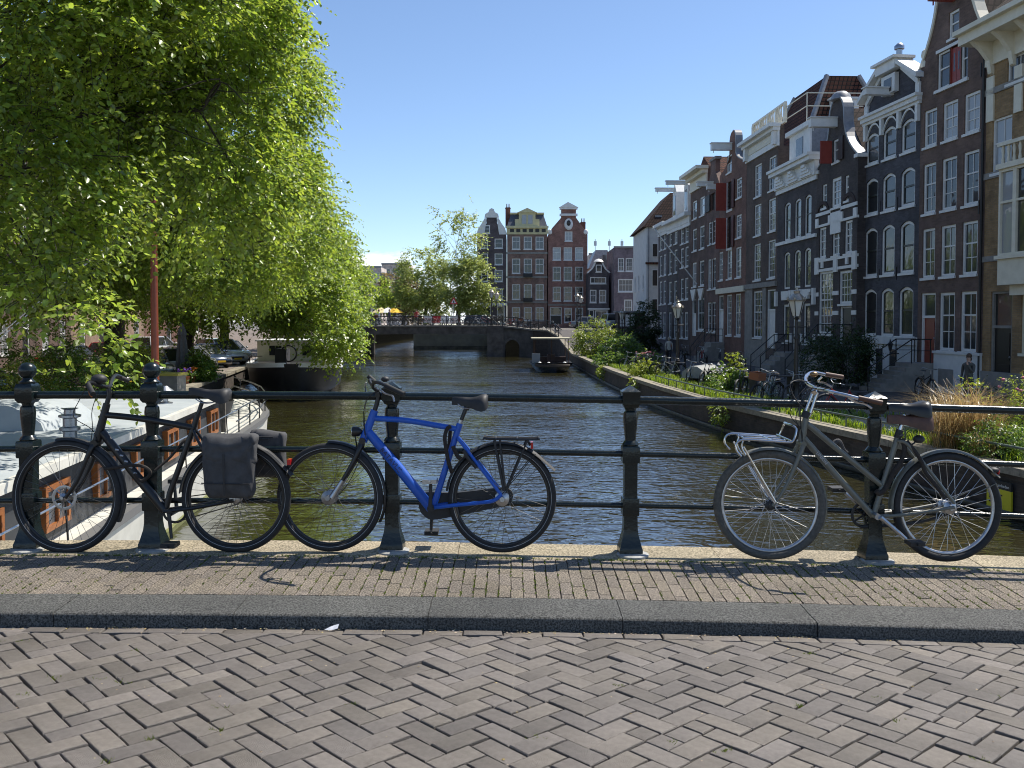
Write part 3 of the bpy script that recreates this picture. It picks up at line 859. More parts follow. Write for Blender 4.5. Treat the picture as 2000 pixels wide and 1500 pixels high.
# panniers
def pannier(px0, px1, py0, py1, yc, th, name, seed, mat=None, grow=0.0):
    """soft bag: rounded box with sag and creases"""
    rr = random.Random(seed); rings = []; nz = 16; n = 36
    for i in range(nz + 1):
        t = i / nz; py = py0 + (py1 - py0) * t; ring = []
        end = min(1.0, (t / .10) ** .5 if t < .10 else 1.0, ((1 - t) / .12) ** .5 if t > .88 else 1.0) * .3 + .7
        puff = .55 + .45 * math.sin(math.pi * min(1, .15 + t * .75))
        for k in range(n):
            a_ = 2 * math.pi * k / n; cx, sx = math.cos(a_), math.sin(a_)
            ex = math.copysign(abs(cx) ** .42, cx); ey = math.copysign(abs(sx) ** .6, sx)
            px = (px0 + px1) / 2 + ((px1 - px0) / 2 + grow) * ex * (1 - .07 * t) * (end ** .4)
            cr = .010 * math.sin(px * .21 + t * 5 + seed) * math.sin(t * 9 + px * .08) + .006 * math.sin(px * .5 - t * 14)
            v = b.P(px + 1.6 * math.sin(t * 7 + seed), py + 3.0 * math.sin(px * .07 + seed) * (1 - t), yc + (th + grow / SC) * ey * puff * end + cr * (1 if sx < 0 else .4))
            ring.append(v)
        rings.append(ring)
    return recalc(b.part(name, MB().loft(rings), mat or m_fabric, None, 180))
p1 = pannier(405, 507, 852, 967, -.125, .062, "pannier", 1)
p2 = pannier(470, 546, 848, 940, .125, .06, "pannier", 2)
pannier(404, 508, 847, 905, -.118, .072, "pannier_flap", 1, grow=1.0)
mb = MB(); C0, C1 = b.P(450, 880, -.199), b.P(452, 960, -.19); mb.tube([C0, (C0 + C1) / 2 + Vector((0, -.006, 0)), C1], .006, 6, flat=.4); b.tube(mb, [(408, 936, -.193), (500, 938, -.193)], .004, 6); b.part("strap", mb, m_matt, p1)
mb = MB()
for y in (-.05, .05): b.tube(mb, [(395, 858, y), (525, 858, y)], .0055, 8)
b.tube(mb, [(470, 858, -.06), (458, 965, -.066)], .006, 8); b.tube(mb, [(470, 858, .06), (458, 965, .066)], .006, 8)
b.part("rear_rack", mb, m_matt)

# ---------------------------------------------------------------- grey-green transport bicycle
b = Bike("transport_bicycle", "grey green bicycle with chrome front carrier and brown grips leaning on the railing", 3.0)
b.wheel("front_wheel", (1507, 989), 108, m_tyre_grey, m_alu, m_spoke, hub_r=.03, tyre_r=.027, spoke_r=.0016, steer=R(-9), rim_h=.014, hub_mat=m_matt)
b.wheel("rear_wheel", (1857, 993), 108, m_tyre, m_alu, m_spoke, hub_r=.042, hub_w=.055, tyre_r=.026, spoke_r=.0016, rim_h=.014)
mb = MB()
b.tube(mb, [(1582, 811), (1571, 866)], [.020, .023], 14)
b.tube(mb, [(1576, 858), (1640, 932), (1711, 1010)], [.020, .0215, .0215], 14)
b.tube(mb, [(1583, 830), (1650, 886), (1728, 950)], .0185, 12)
b.tube(mb, [(1763, 850), (1713, 1008)], .0185, 12)
for y in (-1, 1):
    b.tube(mb, spline([(1758, 862, .02 * y), (1782, 876, .045 * y), (1862, 982, .066 * y)]), .0115, 8)
    b.tube(mb, spline([(1716, 1010, .03 * y), (1770, 1005, .05 * y), (1862, 990, .066 * y)]), .0115, 8)
b.part("frame", mb, m_olive)
b.lettering("UNION", (1598, 884), (1620, 909), .03, .0225, M("pale_print", (.4, .4, .42), rough=.5))
mb = MB()
for y in (-1, 1): b.tube(mb, spline([(1570, 872, .045 * y), (1561, 892, .055 * y), (1540, 940, .055 * y), (1524, 968, .055 * y), (1508, 988, .055 * y)]), [.016, .010], 10)
b.tube(mb, [(1571, 868, -.052), (1571, 868, .052)], .019, 12)
b.part("fork", mb, m_olive)
mb = MB(); b.arc(mb, (1507, 989), 108 / SC + .016, 118, -24, .032); b.part("front_mudguard", mb, m_olive)
mb = MB(); b.arc(mb, (1857, 993), 108 / SC + .016, 182, 30, .033, flare=.02)
for y in (-1, 1): b.tube(mb, [(1868, 984, .05 * y), (1950, 945, .034 * y)], .003, 6)
b.part("rear_mudguard", mb, m_olive)
C = b.P(1950, 921); mb = MB().sphere(C, .036, 12, 8, (1.0, .9, .55)); tl = b.part("tail_light", mb, m_matt)
C = b.P(1958, 924); b.part("lens", MB().sphere(C, .022, 12, 8, (.5, 1, 1)), m_red, tl)
C = b.P(1803, 860); mb = MB().sphere(C, .034, 12, 8, (1.1, 1, .8)); b.tube(mb, [(1786, 874), (1800, 862)], .005, 6); b.part("clip_light", mb, m_matt)
# carrier over the front wheel
mb = MB()
for y in (-.15, .15):
    b.tube(mb, spline([(1441, 887, y), (1432, 876, y), (1431, 864, y), (1440, 856, y), (1456, 855, y), (1490, 857, y), (1530, 860, y), (1540, 858, y), (1546, 845, y * .95), (1549, 834, y * .8), (1545, 830, y * .5), (1544, 830, 0)], 5), .0075, 8)
for y in (-.06, .06): b.tube(mb, spline([(1456, 888, y), (1449, 874, y), (1452, 860, y), (1460, 855, y), (1535, 860, y)], 5), .0065, 8)
for px, y in ((1456, 0), (1500, 0), (1536, 0)): b.tube(mb, [(px, 857, -.15), (px, 857, .15)], .0065, 8)
for y in (-1, 1):
    b.tube(mb, [(1447, 870, .13 * y), (1478, 920, .085 * y), (1514, 980, .068 * y)], .007, 8)
    b.tube(mb, [(1470, 912, .075 * y), (1500, 965, .066 * y), (1512, 982, .066 * y)], .005, 8)
b.part("front_carrier", mb, m_steel)
mb = MB(); b.tube(mb, [(1712, 1008, -.08), (1712, 1008, .08)], .02, 12); b.tube(mb, [(1716, 1008, -.085), (1763, 1049, -.10)], [.017, .012], 8, ); b.tube(mb, [(1712, 1008, .085), (1668, 972, .095)], [.015, .011], 8)
cr_ = b.part("crank", mb, m_alu)
b.pedal((1773, 1052), -.15, m_matt, parent=cr_); b.pedal((1656, 966), .145, m_matt, parent=cr_)
Cb = b.P(1699, 1012, .05); mb = MB().torus((Cb.x, Cb.y, Cb.z), .075, .010, 40, 5, sq=.5)
for k in range(5):
    a = k * 1.2566; mb.tube([(Cb.x, Cb.y, Cb.z), (Cb.x + .075 * math.cos(a), Cb.y, Cb.z + .075 * math.sin(a))], .006, 4)
mb.build("chainring", m_matt, cr_, 60)
mb = MB(); b.tube(mb, spline([(1692, 1036, .055), (1740, 1034, .055), (1800, 1028, .055), (1852, 1016, .055)]), [.013, .017, .012], 8); b.part("chain_guard", mb, m_matt)
mb = MB(); b.tube(mb, [(1763, 850), (1775, 812)], .0155, 12); b.part("seat_post", mb, m_steel)
mb = MB(); b.tube(mb, [(1760, 858), (1766, 842)], .023, 12); b.tube(mb, [(1757, 852, -.04), (1770, 852, .0)], .012, 8); b.part("seat_collar", mb, m_matt)
b.saddle((1783, 822), .275, .21, m_leather, hgt=.085)
b.saddle((1783, 799), .265, .185, m_black, name="saddle_cover", hgt=.075)
mb = MB(); b.tube(mb, [(1577, 812), (1596, 764)], .0115, 10); b.tube(mb, [(1587, 815), (1603, 768)], .0115, 10); b.tube(mb, [(1595, 768, -.02), (1600, 760, .02)], .018, 10)
b.part("stem", mb, m_steel)
mb = MB(); b.tube(mb, [(1577, 818), (1583, 806)], .026, 12); b.part("headset", mb, m_matt)
mb = MB()
b.tube(mb, spline([(1652, 773, -.30), (1630, 767, -.27), (1612, 763, -.2), (1600, 760, -.08), (1597, 758, 0), (1592, 750, .1), (1602, 738, .19), (1622, 733, .25), (1650, 738, .28)]), .0115, 8)
hb = b.part("handlebar", mb, m_steel)
mb = MB(); b.tube(mb, [(1649, 771, -.30), (1690, 780, -.33)], .0165, 10); b.part("grip", mb, m_leather, hb); mb = MB(); b.tube(mb, [(1648, 737, .28), (1690, 744, .33)], .0165, 10); b.part("grip", mb, m_leather, hb)
mb = MB(); b.tube(mb, spline([(1634, 771, -.27), (1645, 779, -.29), (1660, 782, -.31), (1672, 790, -.32)]), .0075, 6); b.part("brake_lever", mb, m_steel, hb); mb = MB(); b.tube(mb, spline([(1640, 742, .26), (1634, 752, .28), (1650, 756, .3), (1665, 764, .31)]), .0075, 6); b.part("brake_lever", mb, m_steel, hb)
C = b.P(1612, 735, .15); b.part("bell", MB().sphere(C, .028, 14, 8, (1, 1, .7)), M("brass_bell", (.25, .16, .08), rough=.35, metal=1), hb)
mb = MB()
for k, (ex, ey) in enumerate(((1562, 800), (1556, 815), (1568, 790), (1550, 808))):
    b.tube(mb, spline([(1612, 757, -.15 + .08 * k), (1580, 765, -.1 + .05 * k), (ex, ey, -.08 + .03 * k), (1566, 840, -.05), (1570, 868, -.03)]), .0028, 5)
b.tube(mb, spline([(1600, 750, .1), (1570, 745, .05), (1550, 752, 0), (1556, 775, 0), (1572, 800, -.03)]), .004, 5)
b.part("brake_cable", mb, m_rubber)
# strap and sleeve lock over the seat tube, rag on the mid rail
mb = MB(); b.tube(mb, spline([(1768, 858, -.02), (1771, 880, -.028), (1762, 905, -.03), (1748, 925, -.03), (1735, 952, -.03), (1722, 965, -.03), (1714, 960, -.03)]), .0165, 8)
b.tube(mb, spline([(1775, 862, -.03), (1790, 885, -.06), (1800, 905, -.07), (1806, 922, -.07), (1830, 955, -.08), (1842, 972, -.08)]), [.012] * 31, 8)
b.part("sleeve_lock", mb, M("lock_sleeve", (.016, .012, .010)))
mb = MB(); b.tube(mb, spline([(1640, 878, .1), (1655, 868, .1), (1665, 885, .1), (1673, 892, .1)]), [.02, .026, .022, .012], 8); b.part("frame_lock", mb, m_fabric)
# ================================================================ canal, quays, ground, far bridge
def water_mat():
    m, t, b = _nodes("canal_water"); N, L = t.nodes, t.links
    b.inputs["Base Color"].default_value = (.030, .027, .010, 1)
    b.inputs["Roughness"].default_value = .02
    b.inputs["IOR"].default_value = 1.45
    b.inputs["Specular IOR Level"].default_value = .5
    tc = N.new("ShaderNodeTexCoord")
    mp = N.new("ShaderNodeMapping"); mp.inputs["Scale"].default_value = (.70, 1.25, 1); mp.inputs["Rotation"].default_value = (0, 0, R(12))
    L.new(tc.outputs["Object"], mp.inputs[0])
    n1 = N.new("ShaderNodeTexNoise"); n1.inputs["Scale"].default_value = 3.7; n1.inputs["Detail"].default_value = 2.2; n1.inputs["Roughness"].default_value = .5; n1.inputs["Distortion"].default_value = .4
    n2 = N.new("ShaderNodeTexNoise"); n2.inputs["Scale"].default_value = .3; n2.inputs["Detail"].default_value = 2
    L.new(mp.outputs[0], n1.inputs["Vector"]); L.new(mp.outputs[0], n2.inputs["Vector"])
    amp = N.new("ShaderNodeMapRange"); amp.inputs[1].default_value = .35; amp.inputs[2].default_value = .65; amp.inputs[3].default_value = .3; amp.inputs[4].default_value = 1.25
    L.new(n2.outputs[0], amp.inputs[0])
    mu = N.new("ShaderNodeMath"); mu.operation = 'MULTIPLY'; L.new(n1.outputs[0], mu.inputs[0]); L.new(amp.outputs[0], mu.inputs[1])
    bp_ = N.new("ShaderNodeBump"); bp_.inputs["Strength"].default_value = 1.0; bp_.inputs["Distance"].default_value = .073
    L.new(mu.outputs[0], bp_.inputs["Height"]); L.new(bp_.outputs[0], b.inputs["Normal"])
    gl = N.new("ShaderNodeBsdfGlossy"); gl.inputs["Roughness"].default_value = .03; gl.inputs["Color"].default_value = (.80, .84, .88, 1); L.new(bp_.outputs[0], gl.inputs["Normal"])
    mx = N.new("ShaderNodeMixShader"); mx.inputs[0].default_value = .23
    L.new(b.outputs[0], mx.inputs[1]); L.new(gl.outputs[0], mx.inputs[2]); L.new(mx.outputs[0], N["Material Output"].inputs[0])
    return m
o = MB().quad((-90, 5.9, WATER_Z), (90, 5.9, WATER_Z), (90, 330, WATER_Z), (-90, 330, WATER_Z)).build("water", water_mat()); tag(o, kind='structure')

def rise(y):
    t = max(0, min(1, (y - 78) / 17)); t = t * t * (3 - 2 * t); return QUAY_Z + 1.95 * t
R_EDGE = [(12.4, 5.0), (11.5, 6), (9.6, 16.8), (8.1, 25), (6.9, 32.5), (6.35, 38), (6.0, 43.9), (5.7, 52), (5.5, 60), (5.35, 70), (5.2, 78), (4.95, 84), (4.5, 89), (3.7, 93), (2.2, 95.4)]
L_EDGE = [(-8.0, 5.0), (-8.3, 6), (-10.8, 21), (-12.3, 30), (-13.9, 39.5), (-15.6, 50), (-17.2, 60), (-18.2, 70), (-18.6, 80), (-18.5, 88), (-18.2, 95.4)]
def edge_x(E, y):
    for (xa, ya), (xb, yb) in zip(E[:-1], E[1:]):
        if ya <= y <= yb: return xa + (xb - xa) * (y - ya) / (yb - ya)
    return E[0][0] if y < E[0][1] else E[-1][0]
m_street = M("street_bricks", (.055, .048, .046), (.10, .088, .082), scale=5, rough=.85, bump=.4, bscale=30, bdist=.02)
m_street_l = M("street_bricks_sunny", (.12, .095, .08), (.2, .165, .14), scale=5, rough=.85, bump=.4, bscale=30, bdist=.02)  # paler copy of the street bricks, sunlight put into the colour
def ground_mesh(E, far_x, sign):
    mb = MB(); ys = [y for _, y in E]; vs = []; fs = []
    cols = [0, .02, 1.5, 3.2, 6, 10, 18, 60, 900]
    ext = [(E[0][0], -40)] + list(E)
    for (x, y) in ext:
        for c in cols: vs.append((x + sign * (c + .38), y, rise(y) - .002))
    n = len(cols)
    for j in range(len(ext) - 1):
        for i in range(n - 1):
            a = j * n + i; f = (a, a + 1, a + n + 1, a + n); fs.append(f if sign > 0 else f[::-1])
    return mb.add(vs, fs)
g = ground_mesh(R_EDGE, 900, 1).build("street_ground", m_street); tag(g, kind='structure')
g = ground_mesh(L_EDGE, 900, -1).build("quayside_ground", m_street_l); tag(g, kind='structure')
ZG = zg = rise(200)
m_far = M("far_ground", (.10, .09, .08), (.15, .135, .12), scale=1, rough=.9)
mb = MB()
mb.poly([(-2.6, 95.4, zg), (900, 95.4, zg), (900, 125, zg), (-2.6, 125, zg)])
mb.poly([(-13.7, 125, zg), (900, 125, zg), (900, 3000, zg), (-13.7, 3000, zg)])
mb.poly([(-900, 95.4, zg), (-20.5, 95.4, zg), (-20.5, 3000, zg), (-900, 3000, zg)])
mb.poly([(-20.5, 290, zg), (-13.7, 290, zg), (-13.7, 3000, zg), (-20.5, 3000, zg)])
g = mb.build("ground", m_far); tag(g, kind='structure')

m_quay = brick_mat("quay_brickwork", (.035, .027, .022), (.06, .045, .036), (.05, .045, .038), weather=.55)
m_qstone = M("quay_coping", (.17, .15, .11), (.28, .25, .19), scale=9, rough=.85, bump=.5, bscale=40, var=.12)
def quay_wall(E, sign, label, name="quay_wall"):
    root = thing(name, label, "wall", (0, 0, 0))
    mb = MB(); vs = []; fs = []
    for (x, y) in E:
        zt = rise(y) - .10
        vs += [(x + sign * .10, y, WATER_Z - .6), (x + sign * .04, y, WATER_Z + .12), (x + sign * .06, y, zt), (x + sign * .45, y, zt)]
    for i in range(len(E) - 1):
        for k in range(3):
            a = i * 4 + k; f = (a, a + 4, a + 5, a + 1); fs.append(f if sign > 0 else f[::-1])
    mb.add(vs, fs).build("wall", m_quay, root)
    # waterline plank
    mb = MB()
    for s_ in (0,):
        mb.tube([(x - sign * .02, y, WATER_Z + .06) for x, y in E], .07, 6)
    mb.build("waterline_beam", M("wet_timber", (.03, .028, .022), (.08, .075, .06), scale=4, rough=.5), root, 60)
    # coping stones, one by one
    d = 0; pts = [Vector((x, y, rise(y))) for x, y in E]
    rr = random.Random(len(E)); j = 0
    for a, b_ in zip(pts[:-1], pts[1:]):
        L_ = (b_ - a).length; n = max(1, round(L_ / 1.35)); dr = (b_ - a) / n; t = dr.normalized(); nrm = Vector((t.y, -t.x, 0)) * sign
        for k in range(n):
            p, q = a + dr * k + t * .008, a + dr * (k + 1) - t * .008
            dz = rr.gauss(0, .006)
            P = [p - nrm * .03, q - nrm * .03, q + nrm * .42, p + nrm * .42]
            if sign < 0: P = P[::-1]
            o_ = MB().prism([v + Vector((0, 0, -.13)) for v in P], (0, 0, .155 + dz)).build("coping_stone", m_qstone, root)
    return root
qr = quay_wall(R_EDGE[1:], 1, "long dark brick quay wall below the row of tall houses")
ql = quay_wall(L_EDGE[1:], -1, "dark brick quay wall beside the moored houseboats under the trees")

# low pipe rail along the planted quay
er = thing("edge_rail", "low green pipe rail running along the planted quay edge", "railing")
m_pipe = M("green_pipe", (.06, .085, .06), (.10, .13, .10), scale=10, rough=.5)
pts = []; y = 16.0
while y < 42:
    x = edge_x(R_EDGE, y); pts.append(Vector((x + .42, y, QUAY_Z + .33))); y += 1.25
MB().tube(pts, .028, 8).build("rail", m_pipe, er, 60)
for p in pts: MB().tube([p, p - Vector((0, 0, .36))], .02, 6).build("post", m_pipe, er, 60)

# ---------------------------------------------------------------- far bridge
FB0, FB1 = 95.5, 104.0
def fz(x):
    if x < -3: return 1.10 - .0012 * max(0, -9 - x) ** 2
    return 1.10 - .017 * (x + 3) ** 2 if x < 2.2 else .64
fb = thing("canal_bridge", "dark masonry bridge with a flat span crossing the canal ahead", "bridge", (0, 0, 0))
m_bstone = M("bridge_stone", (.055, .048, .043), (.115, .104, .094), scale=1.6, rough=.9, bump=.4, bscale=14, bdist=.02)
m_bstone2 = M("bridge_edge_stone", (.15, .14, .12), (.22, .2, .175), scale=3, rough=.85)
xs = [-22, -19, -16, -13, -10, -7, -4.5, -3, -2, -1, 0, 1, 2.2, 3.2]
mb = MB(); rings = []
for x in xs: rings.append([(x, FB0, fz(x) - .95), (x, FB0, fz(x) - .16), (x, FB1, fz(x) - .16), (x, FB1, fz(x) - .95)])
mb.loft(rings).build("span", m_bstone, fb)
mb = MB(); rings = []
for x in xs: rings.append([(x, FB0 - .10, fz(x) - .155), (x, FB0 - .10, fz(x) + .0), (x, FB1 + .1, fz(x)), (x, FB1 + .1, fz(x) - .155)])
mb.loft(rings).build("deck", m_bstone2, fb)
mb = MB()
for k in range(9): 
    x = -15.2 + k * 1.45; mb.box(x - .05, x + .05, FB0 - .03, FB0, fz(x) - .9, fz(x) - .17)
tag(mb.build("girder_plates", m_bstone, fb), kind='stuff')
def pier(x0, x1, y0, y1, ztop, name="pier"):
    return MB().box(x0, x1, y0, y1, WATER_Z - .5, ztop).build(name, m_bstone, fb)
pier(-19.5, -15.9, FB0 - .15, FB1 + .1, .15, "abutment")
pier(-2.65, -.9, FB0 - .18, FB1 + .1, fz(-1.8) - .02)
# solid part with the little arch
ax0, ax1, az = -.72, .78, WATER_Z + 1.05
P = [(-.9, WATER_Z - .5), (ax0, WATER_Z - .5), (ax0, az)]
for k in range(1, 10):
    a = math.pi - math.pi * k / 10; P.append(((ax0 + ax1) / 2 + math.cos(a) * (ax1 - ax0) / 2, az + math.sin(a) * .75))
P += [(ax1, az), (ax1, WATER_Z - .5), (3.4, WATER_Z - .5), (3.4, .30), (-.9, .30)]
MB().prism([(x, FB0 - .02, z) for x, z in P][::-1], (0, 8.4, 0)).build("arch_wall", m_bstone, fb)
rings = MB()
for k in range(10):
    a0 = math.pi * (1 - k / 10); a1 = math.pi * (1 - (k + 1) / 10); c = (ax0 + ax1) / 2; rx = .75
    q = lambda a, e: (c + math.cos(a) * (rx + e), az + math.sin(a) * (.75 + e))
    p4 = [q(a0, .0), q(a1, .0), q(a1, .22), q(a0, .22)]
    MB().prism([(x, FB0 - .06, z) for x, z in p4], (0, .08, 0)).build("arch_stone", M("arch_stone", (.07, .064, .058), (.11, .1, .09), scale=5, rough=.9, var=.15), fb)
# far wall seen below the span
o = thing("canal_wall", "grey concrete canal wall seen below the far bridge span", "wall")
MB().box(-13.7, -2.6, 124.6, 125.2, WATER_Z - .5, zg).build("wall", M("pale_concrete", (.14, .13, .115), (.2, .185, .165), scale=1, rough=.9), o)
MB().box(-13.7, -2.6, 124.5, 124.6, WATER_Z, WATER_Z + .35).build("waterline_beam", m_bstone, o)
MB().box(-2.6, -2.3, 104.2, 124.6, WATER_Z - .5, zg - .003).build("wall", m_bstone, o)
# railing of the far bridge
fr_ = thing("far_bridge_railing", "thin dark iron railing of the far canal bridge", "railing")
m_iron2 = M("dark_iron", (.012, .013, .014), rough=.5)
wing = [(-19, FB0), (-16, FB0), (-13, FB0), (-10, FB0), (-7, FB0), (-4.5, FB0), (-2.6, FB0), (-1, FB0), (.6, FB0), (2.0, FB0 - .1), (3.6, 93.2), (4.35, 90), (4.8, 86.5)]
pts = [Vector((x, y + .12, (fz(x) if y > 95 else rise(y) + .05))) for x, y in wing]
for hz, r_ in ((.98, .035), (.52, .022)):
    MB().tube([p + Vector((0, 0, hz)) for p in pts], r_, 6).build("rail", m_iron2, fr_, 60)
pp = []
for a, b_ in zip(pts[:-1], pts[1:]):
    n = max(1, round((b_ - a).length / 1.55)); pp += [a + (b_ - a) * k / n for k in range(n)]
pme = MB().lathe([(.07, 0), (.05, .12), (.04, .3), (.045, .6), (.035, .9), (.05, .98), (.03, 1.06)], 6).mesh("post", m_iron2, 60)
for p in pp: link_obj("post", pme, fr_).location = p
pts2 = [Vector((x, FB1 - .1, fz(x))) for x in (-19, -13, -7, -3, 0, 3)]
for hz, r_ in ((.98, .035), (.52, .022)): MB().tube([p + Vector((0, 0, hz)) for p in pts2], r_, 6).build("rail", m_iron2, fr_, 60)
for k in range(14): link_obj("post", pme, fr_).location = (-19 + k * 1.6, FB1 - .1, fz(-19 + k * 1.6))
# ================================================================ houses
m_white = M("white_joinery", (.62, .63, .62), (.72, .72, .70), scale=3, rough=.5)
m_cream = M("cream_joinery", (.62, .58, .46), (.7, .66, .54), scale=3, rough=.5)
m_sash_d = M("dark_green_sash", (.012, .016, .014), rough=.4)
m_plaster = M("white_plaster", (.55, .56, .55), (.66, .66, .64), scale=1.5, rough=.85)
m_stone = M("grey_stone", (.20, .19, .175), (.28, .265, .24), scale=3, rough=.8)
m_redwood = M("red_shutter_paint", (.24, .034, .022), (.29, .045, .03), scale=5, rough=.5)
m_dkwood = M("dark_door_paint", (.015, .014, .014), rough=.4)
m_lead = M("lead_sheet", (.17, .18, .20), (.25, .26, .28), scale=4, rough=.45)
m_tile_d = tile_mat("dark_pantiles", (.03, .022, .02), (.048, .033, .03))
m_tile_r = tile_mat("red_pantiles", (.075, .032, .022), (.11, .045, .03))
m_slate = M("blue_slate", (.06, .07, .09), (.09, .10, .125), scale=6, rough=.5)
def glass_mat(name, base, rough=.04):
    if name in MATS: return MATS[name]
    m, t, b = _nodes(name); b.inputs["Base Color"].default_value = col4(base); b.inputs["Roughness"].default_value = .6
    b.inputs["Specular IOR Level"].default_value = .3
    b.inputs["Coat Weight"].default_value = 1.0; b.inputs["Coat Roughness"].default_value = rough; b.inputs["Coat IOR"].default_value = 1.62
    N, L = t.nodes, t.links
    n = N.new("ShaderNodeTexNoise"); n.inputs["Scale"].default_value = 1.6; tc = N.new("ShaderNodeTexCoord"); L.new(tc.outputs["Object"], n.inputs[0])
    bp_ = N.new("ShaderNodeBump"); bp_.inputs["Strength"].default_value = .35; bp_.inputs["Distance"].default_value = .02
    L.new(n.outputs[0], bp_.inputs["Height"]); L.new(bp_.outputs[0], b.inputs["Coat Normal"])
    MATS[name] = m; return m
G_DARK = glass_mat("window_glass", (.012, .014, .016)); G_MID = glass_mat("window_glass_blind", (.09, .095, .10)); G_CURT = glass_mat("window_glass_curtain", (.30, .31, .32))

class House:
    def __init__(s, label, A, B, base, wall_mat, name="canal_house", depth=9.0, group=None, cat="house", off=0.0):
        A = Vector((A[0], A[1], 0)); B = Vector((B[0], B[1], 0)); d = (B - A).normalized(); inn = Vector((-d.y, d.x, 0))
        A -= inn * off; B -= inn * off
        s.A, s.d, s.inn, s.base = A, d, inn, base
        s.W = (B - A).length; s.mat = wall_mat; s.depth = depth; s.op = []; s.fill = []
        s.o = thing(name, label, cat, (A.x, A.y, base), math.atan2(d.y, d.x), group)
        s.rr = random.Random(hash(label) % 1000 if False else sum(map(ord, label)))
    def Fp(s, px, py):
        r = ray(px, py); t = (s.A - EYE).dot(s.inn) / r.dot(s.inn); p = EYE + r * t
        return (p - s.A).dot(s.d), p.z - s.base
    def rect(s, xl, xr, yt, yb):
        u0, z1 = s.Fp(xl, yt); _, z0 = s.Fp(xl, yb); u1, _ = s.Fp(xr, (yt + yb) / 2); u0b, _ = s.Fp(xl, (yt + yb) / 2)
        return u0b, u1, z0, z1
    def zz(s, px, py): return s.Fp(px, py)[1]
    def part(s, name, mb, mat, parent=None, smooth=None): return mb.build(name, mat, parent or s.o, smooth)
    def window(s, r, nx=1, ny=2, arch=0.0, fw=.075, mat=None, sash=None, sill=True, bar=.028, pane=None, split=None, y=.05, panes=False, name="window", cut=True, mid=True):
        u0, u1, z0, z1 = r; mat = mat or m_white; sash = sash or mat
        if cut: s.op.append((u0, u1, z0, z1))
        if arch:
            um = (u0 + u1) / 2; n = 8
            pts = [(u0 + (u1 - u0) * k / n, z1 - arch * (2 * k / n - 1) ** 2) for k in range(n + 1)]
            s.fill.append([(u0, z1)] + [pts[k] for k in range(0, n // 2 + 1)][::1] ); s.fill.append([pts[k] for k in range(n // 2, n + 1)] + [(u1, z1)])
        w = MB(); yf, yb_ = y, y + .1
        w.box(u0, u0 + fw, yf, yb_, z0, z1 - arch * .9); w.box(u1 - fw, u1, yf, yb_, z0, z1 - arch * .9)
        w.box(u0 + fw, u1 - fw, yf, yb_, z0, z0 + fw)
        if arch:
            n = 8; top = [(u0 + (u1 - u0) * k / n, z1 - arch * (2 * k / n - 1) ** 2) for k in range(n + 1)]
            bot = [(u, z - fw * 1.1) for u, z in top]
            P = [(u, yf, z) for u, z in top] + [(u, yf, z) for u, z in bot[::-1]]
            for k in range(n): w.quad((bot[k][0], yf, bot[k][1]), (bot[k + 1][0], yf, bot[k + 1][1]), (top[k + 1][0], yf, top[k + 1][1]), (top[k][0], yf, top[k][1]))
            for k in range(n): w.quad((bot[k][0], yf, bot[k][1]), (bot[k][0], yb_, bot[k][1]), (bot[k + 1][0], yb_, bot[k + 1][1]), (bot[k + 1][0], yf, bot[k + 1][1]))
        else: w.box(u0 + fw, u1 - fw, yf, yb_, z1 - fw, z1)
        wo_ = s.part(name, w, mat)
        iu0, iu1, iz0, iz1 = u0 + fw, u1 - fw, z0 + fw, z1 - fw - arch * .3
        mb = MB(); sw = bar * 1.5
        ys = y + .035
        if sash is not mat:
            mb.box(iu0, iu0 + sw, ys, ys + .04, iz0, iz1); mb.box(iu1 - sw, iu1, ys, ys + .04, iz0, iz1); mb.box(iu0 + sw, iu1 - sw, ys, ys + .04, iz0, iz0 + sw)
        zs = []
        if mid and ny >= 2:
            zm = iz0 + (iz1 - iz0) * (split if split else .55); mb.box(iu0, iu1, ys - .01, ys + .045, zm - bar, zm + bar)
            nu_ = max(1, round(ny * (1 - (split or .55)))); nl = max(1, ny - nu_)
            zs = [zm + (iz1 - zm) * k / nu_ for k in range(1, nu_)] + [iz0 + (zm - iz0) * k / nl for k in range(1, nl)]
            zcuts = [iz0] + [iz0 + (zm - iz0) * k / nl for k in range(1, nl)] + [zm] + [zm + (iz1 - zm) * k / nu_ for k in range(1, nu_)] + [iz1]
        else:
            zs = [iz0 + (iz1 - iz0) * k / ny for k in range(1, ny)]; zcuts = [iz0] + zs + [iz1]
        for z in zs: mb.box(iu0, iu1, ys + .003, ys + .035, z - bar / 2, z + bar / 2)
        for k in range(1, nx):
            u = iu0 + (iu1 - iu0) * k / nx; mb.box(u - bar / 2, u + bar / 2, ys + .006, ys + .032, iz0, iz1)
        if mb.v: tag(s.part("glazing_bars", mb, sash, wo_), kind='stuff')
        gm = pane or s.rr.choice([G_DARK, G_DARK, G_DARK, G_MID, G_MID, G_CURT])
        yp = y + .06
        if panes:
            for i in range(nx):
                for j in range(len(zcuts) - 1):
                    a, b_ = iu0 + (iu1 - iu0) * i / nx, iu0 + (iu1 - iu0) * (i + 1) / nx
                    t = s.rr.gauss(0, .004)
                    ztop = zcuts[j + 1] + (fw + arch * .3 if j == len(zcuts) - 2 else 0)
                    s.part("pane", MB().quad((a, yp + t, zcuts[j]), (b_, yp - t, zcuts[j]), (b_, yp - t, ztop), (a, yp + t, ztop)), gm, wo_)
        else: s.part("pane", MB().quad((iu0, yp, iz0), (iu1, yp, iz0), (iu1, yp, z1), (iu0, yp, z1)), gm, wo_)
        if sill: s.part("sill", MB().box(u0 - .05, u1 + .05, -.07, .12, z0 - .10, z0 - .002), mat if mat is not m_sash_d else m_stone, wo_)
        return wo_
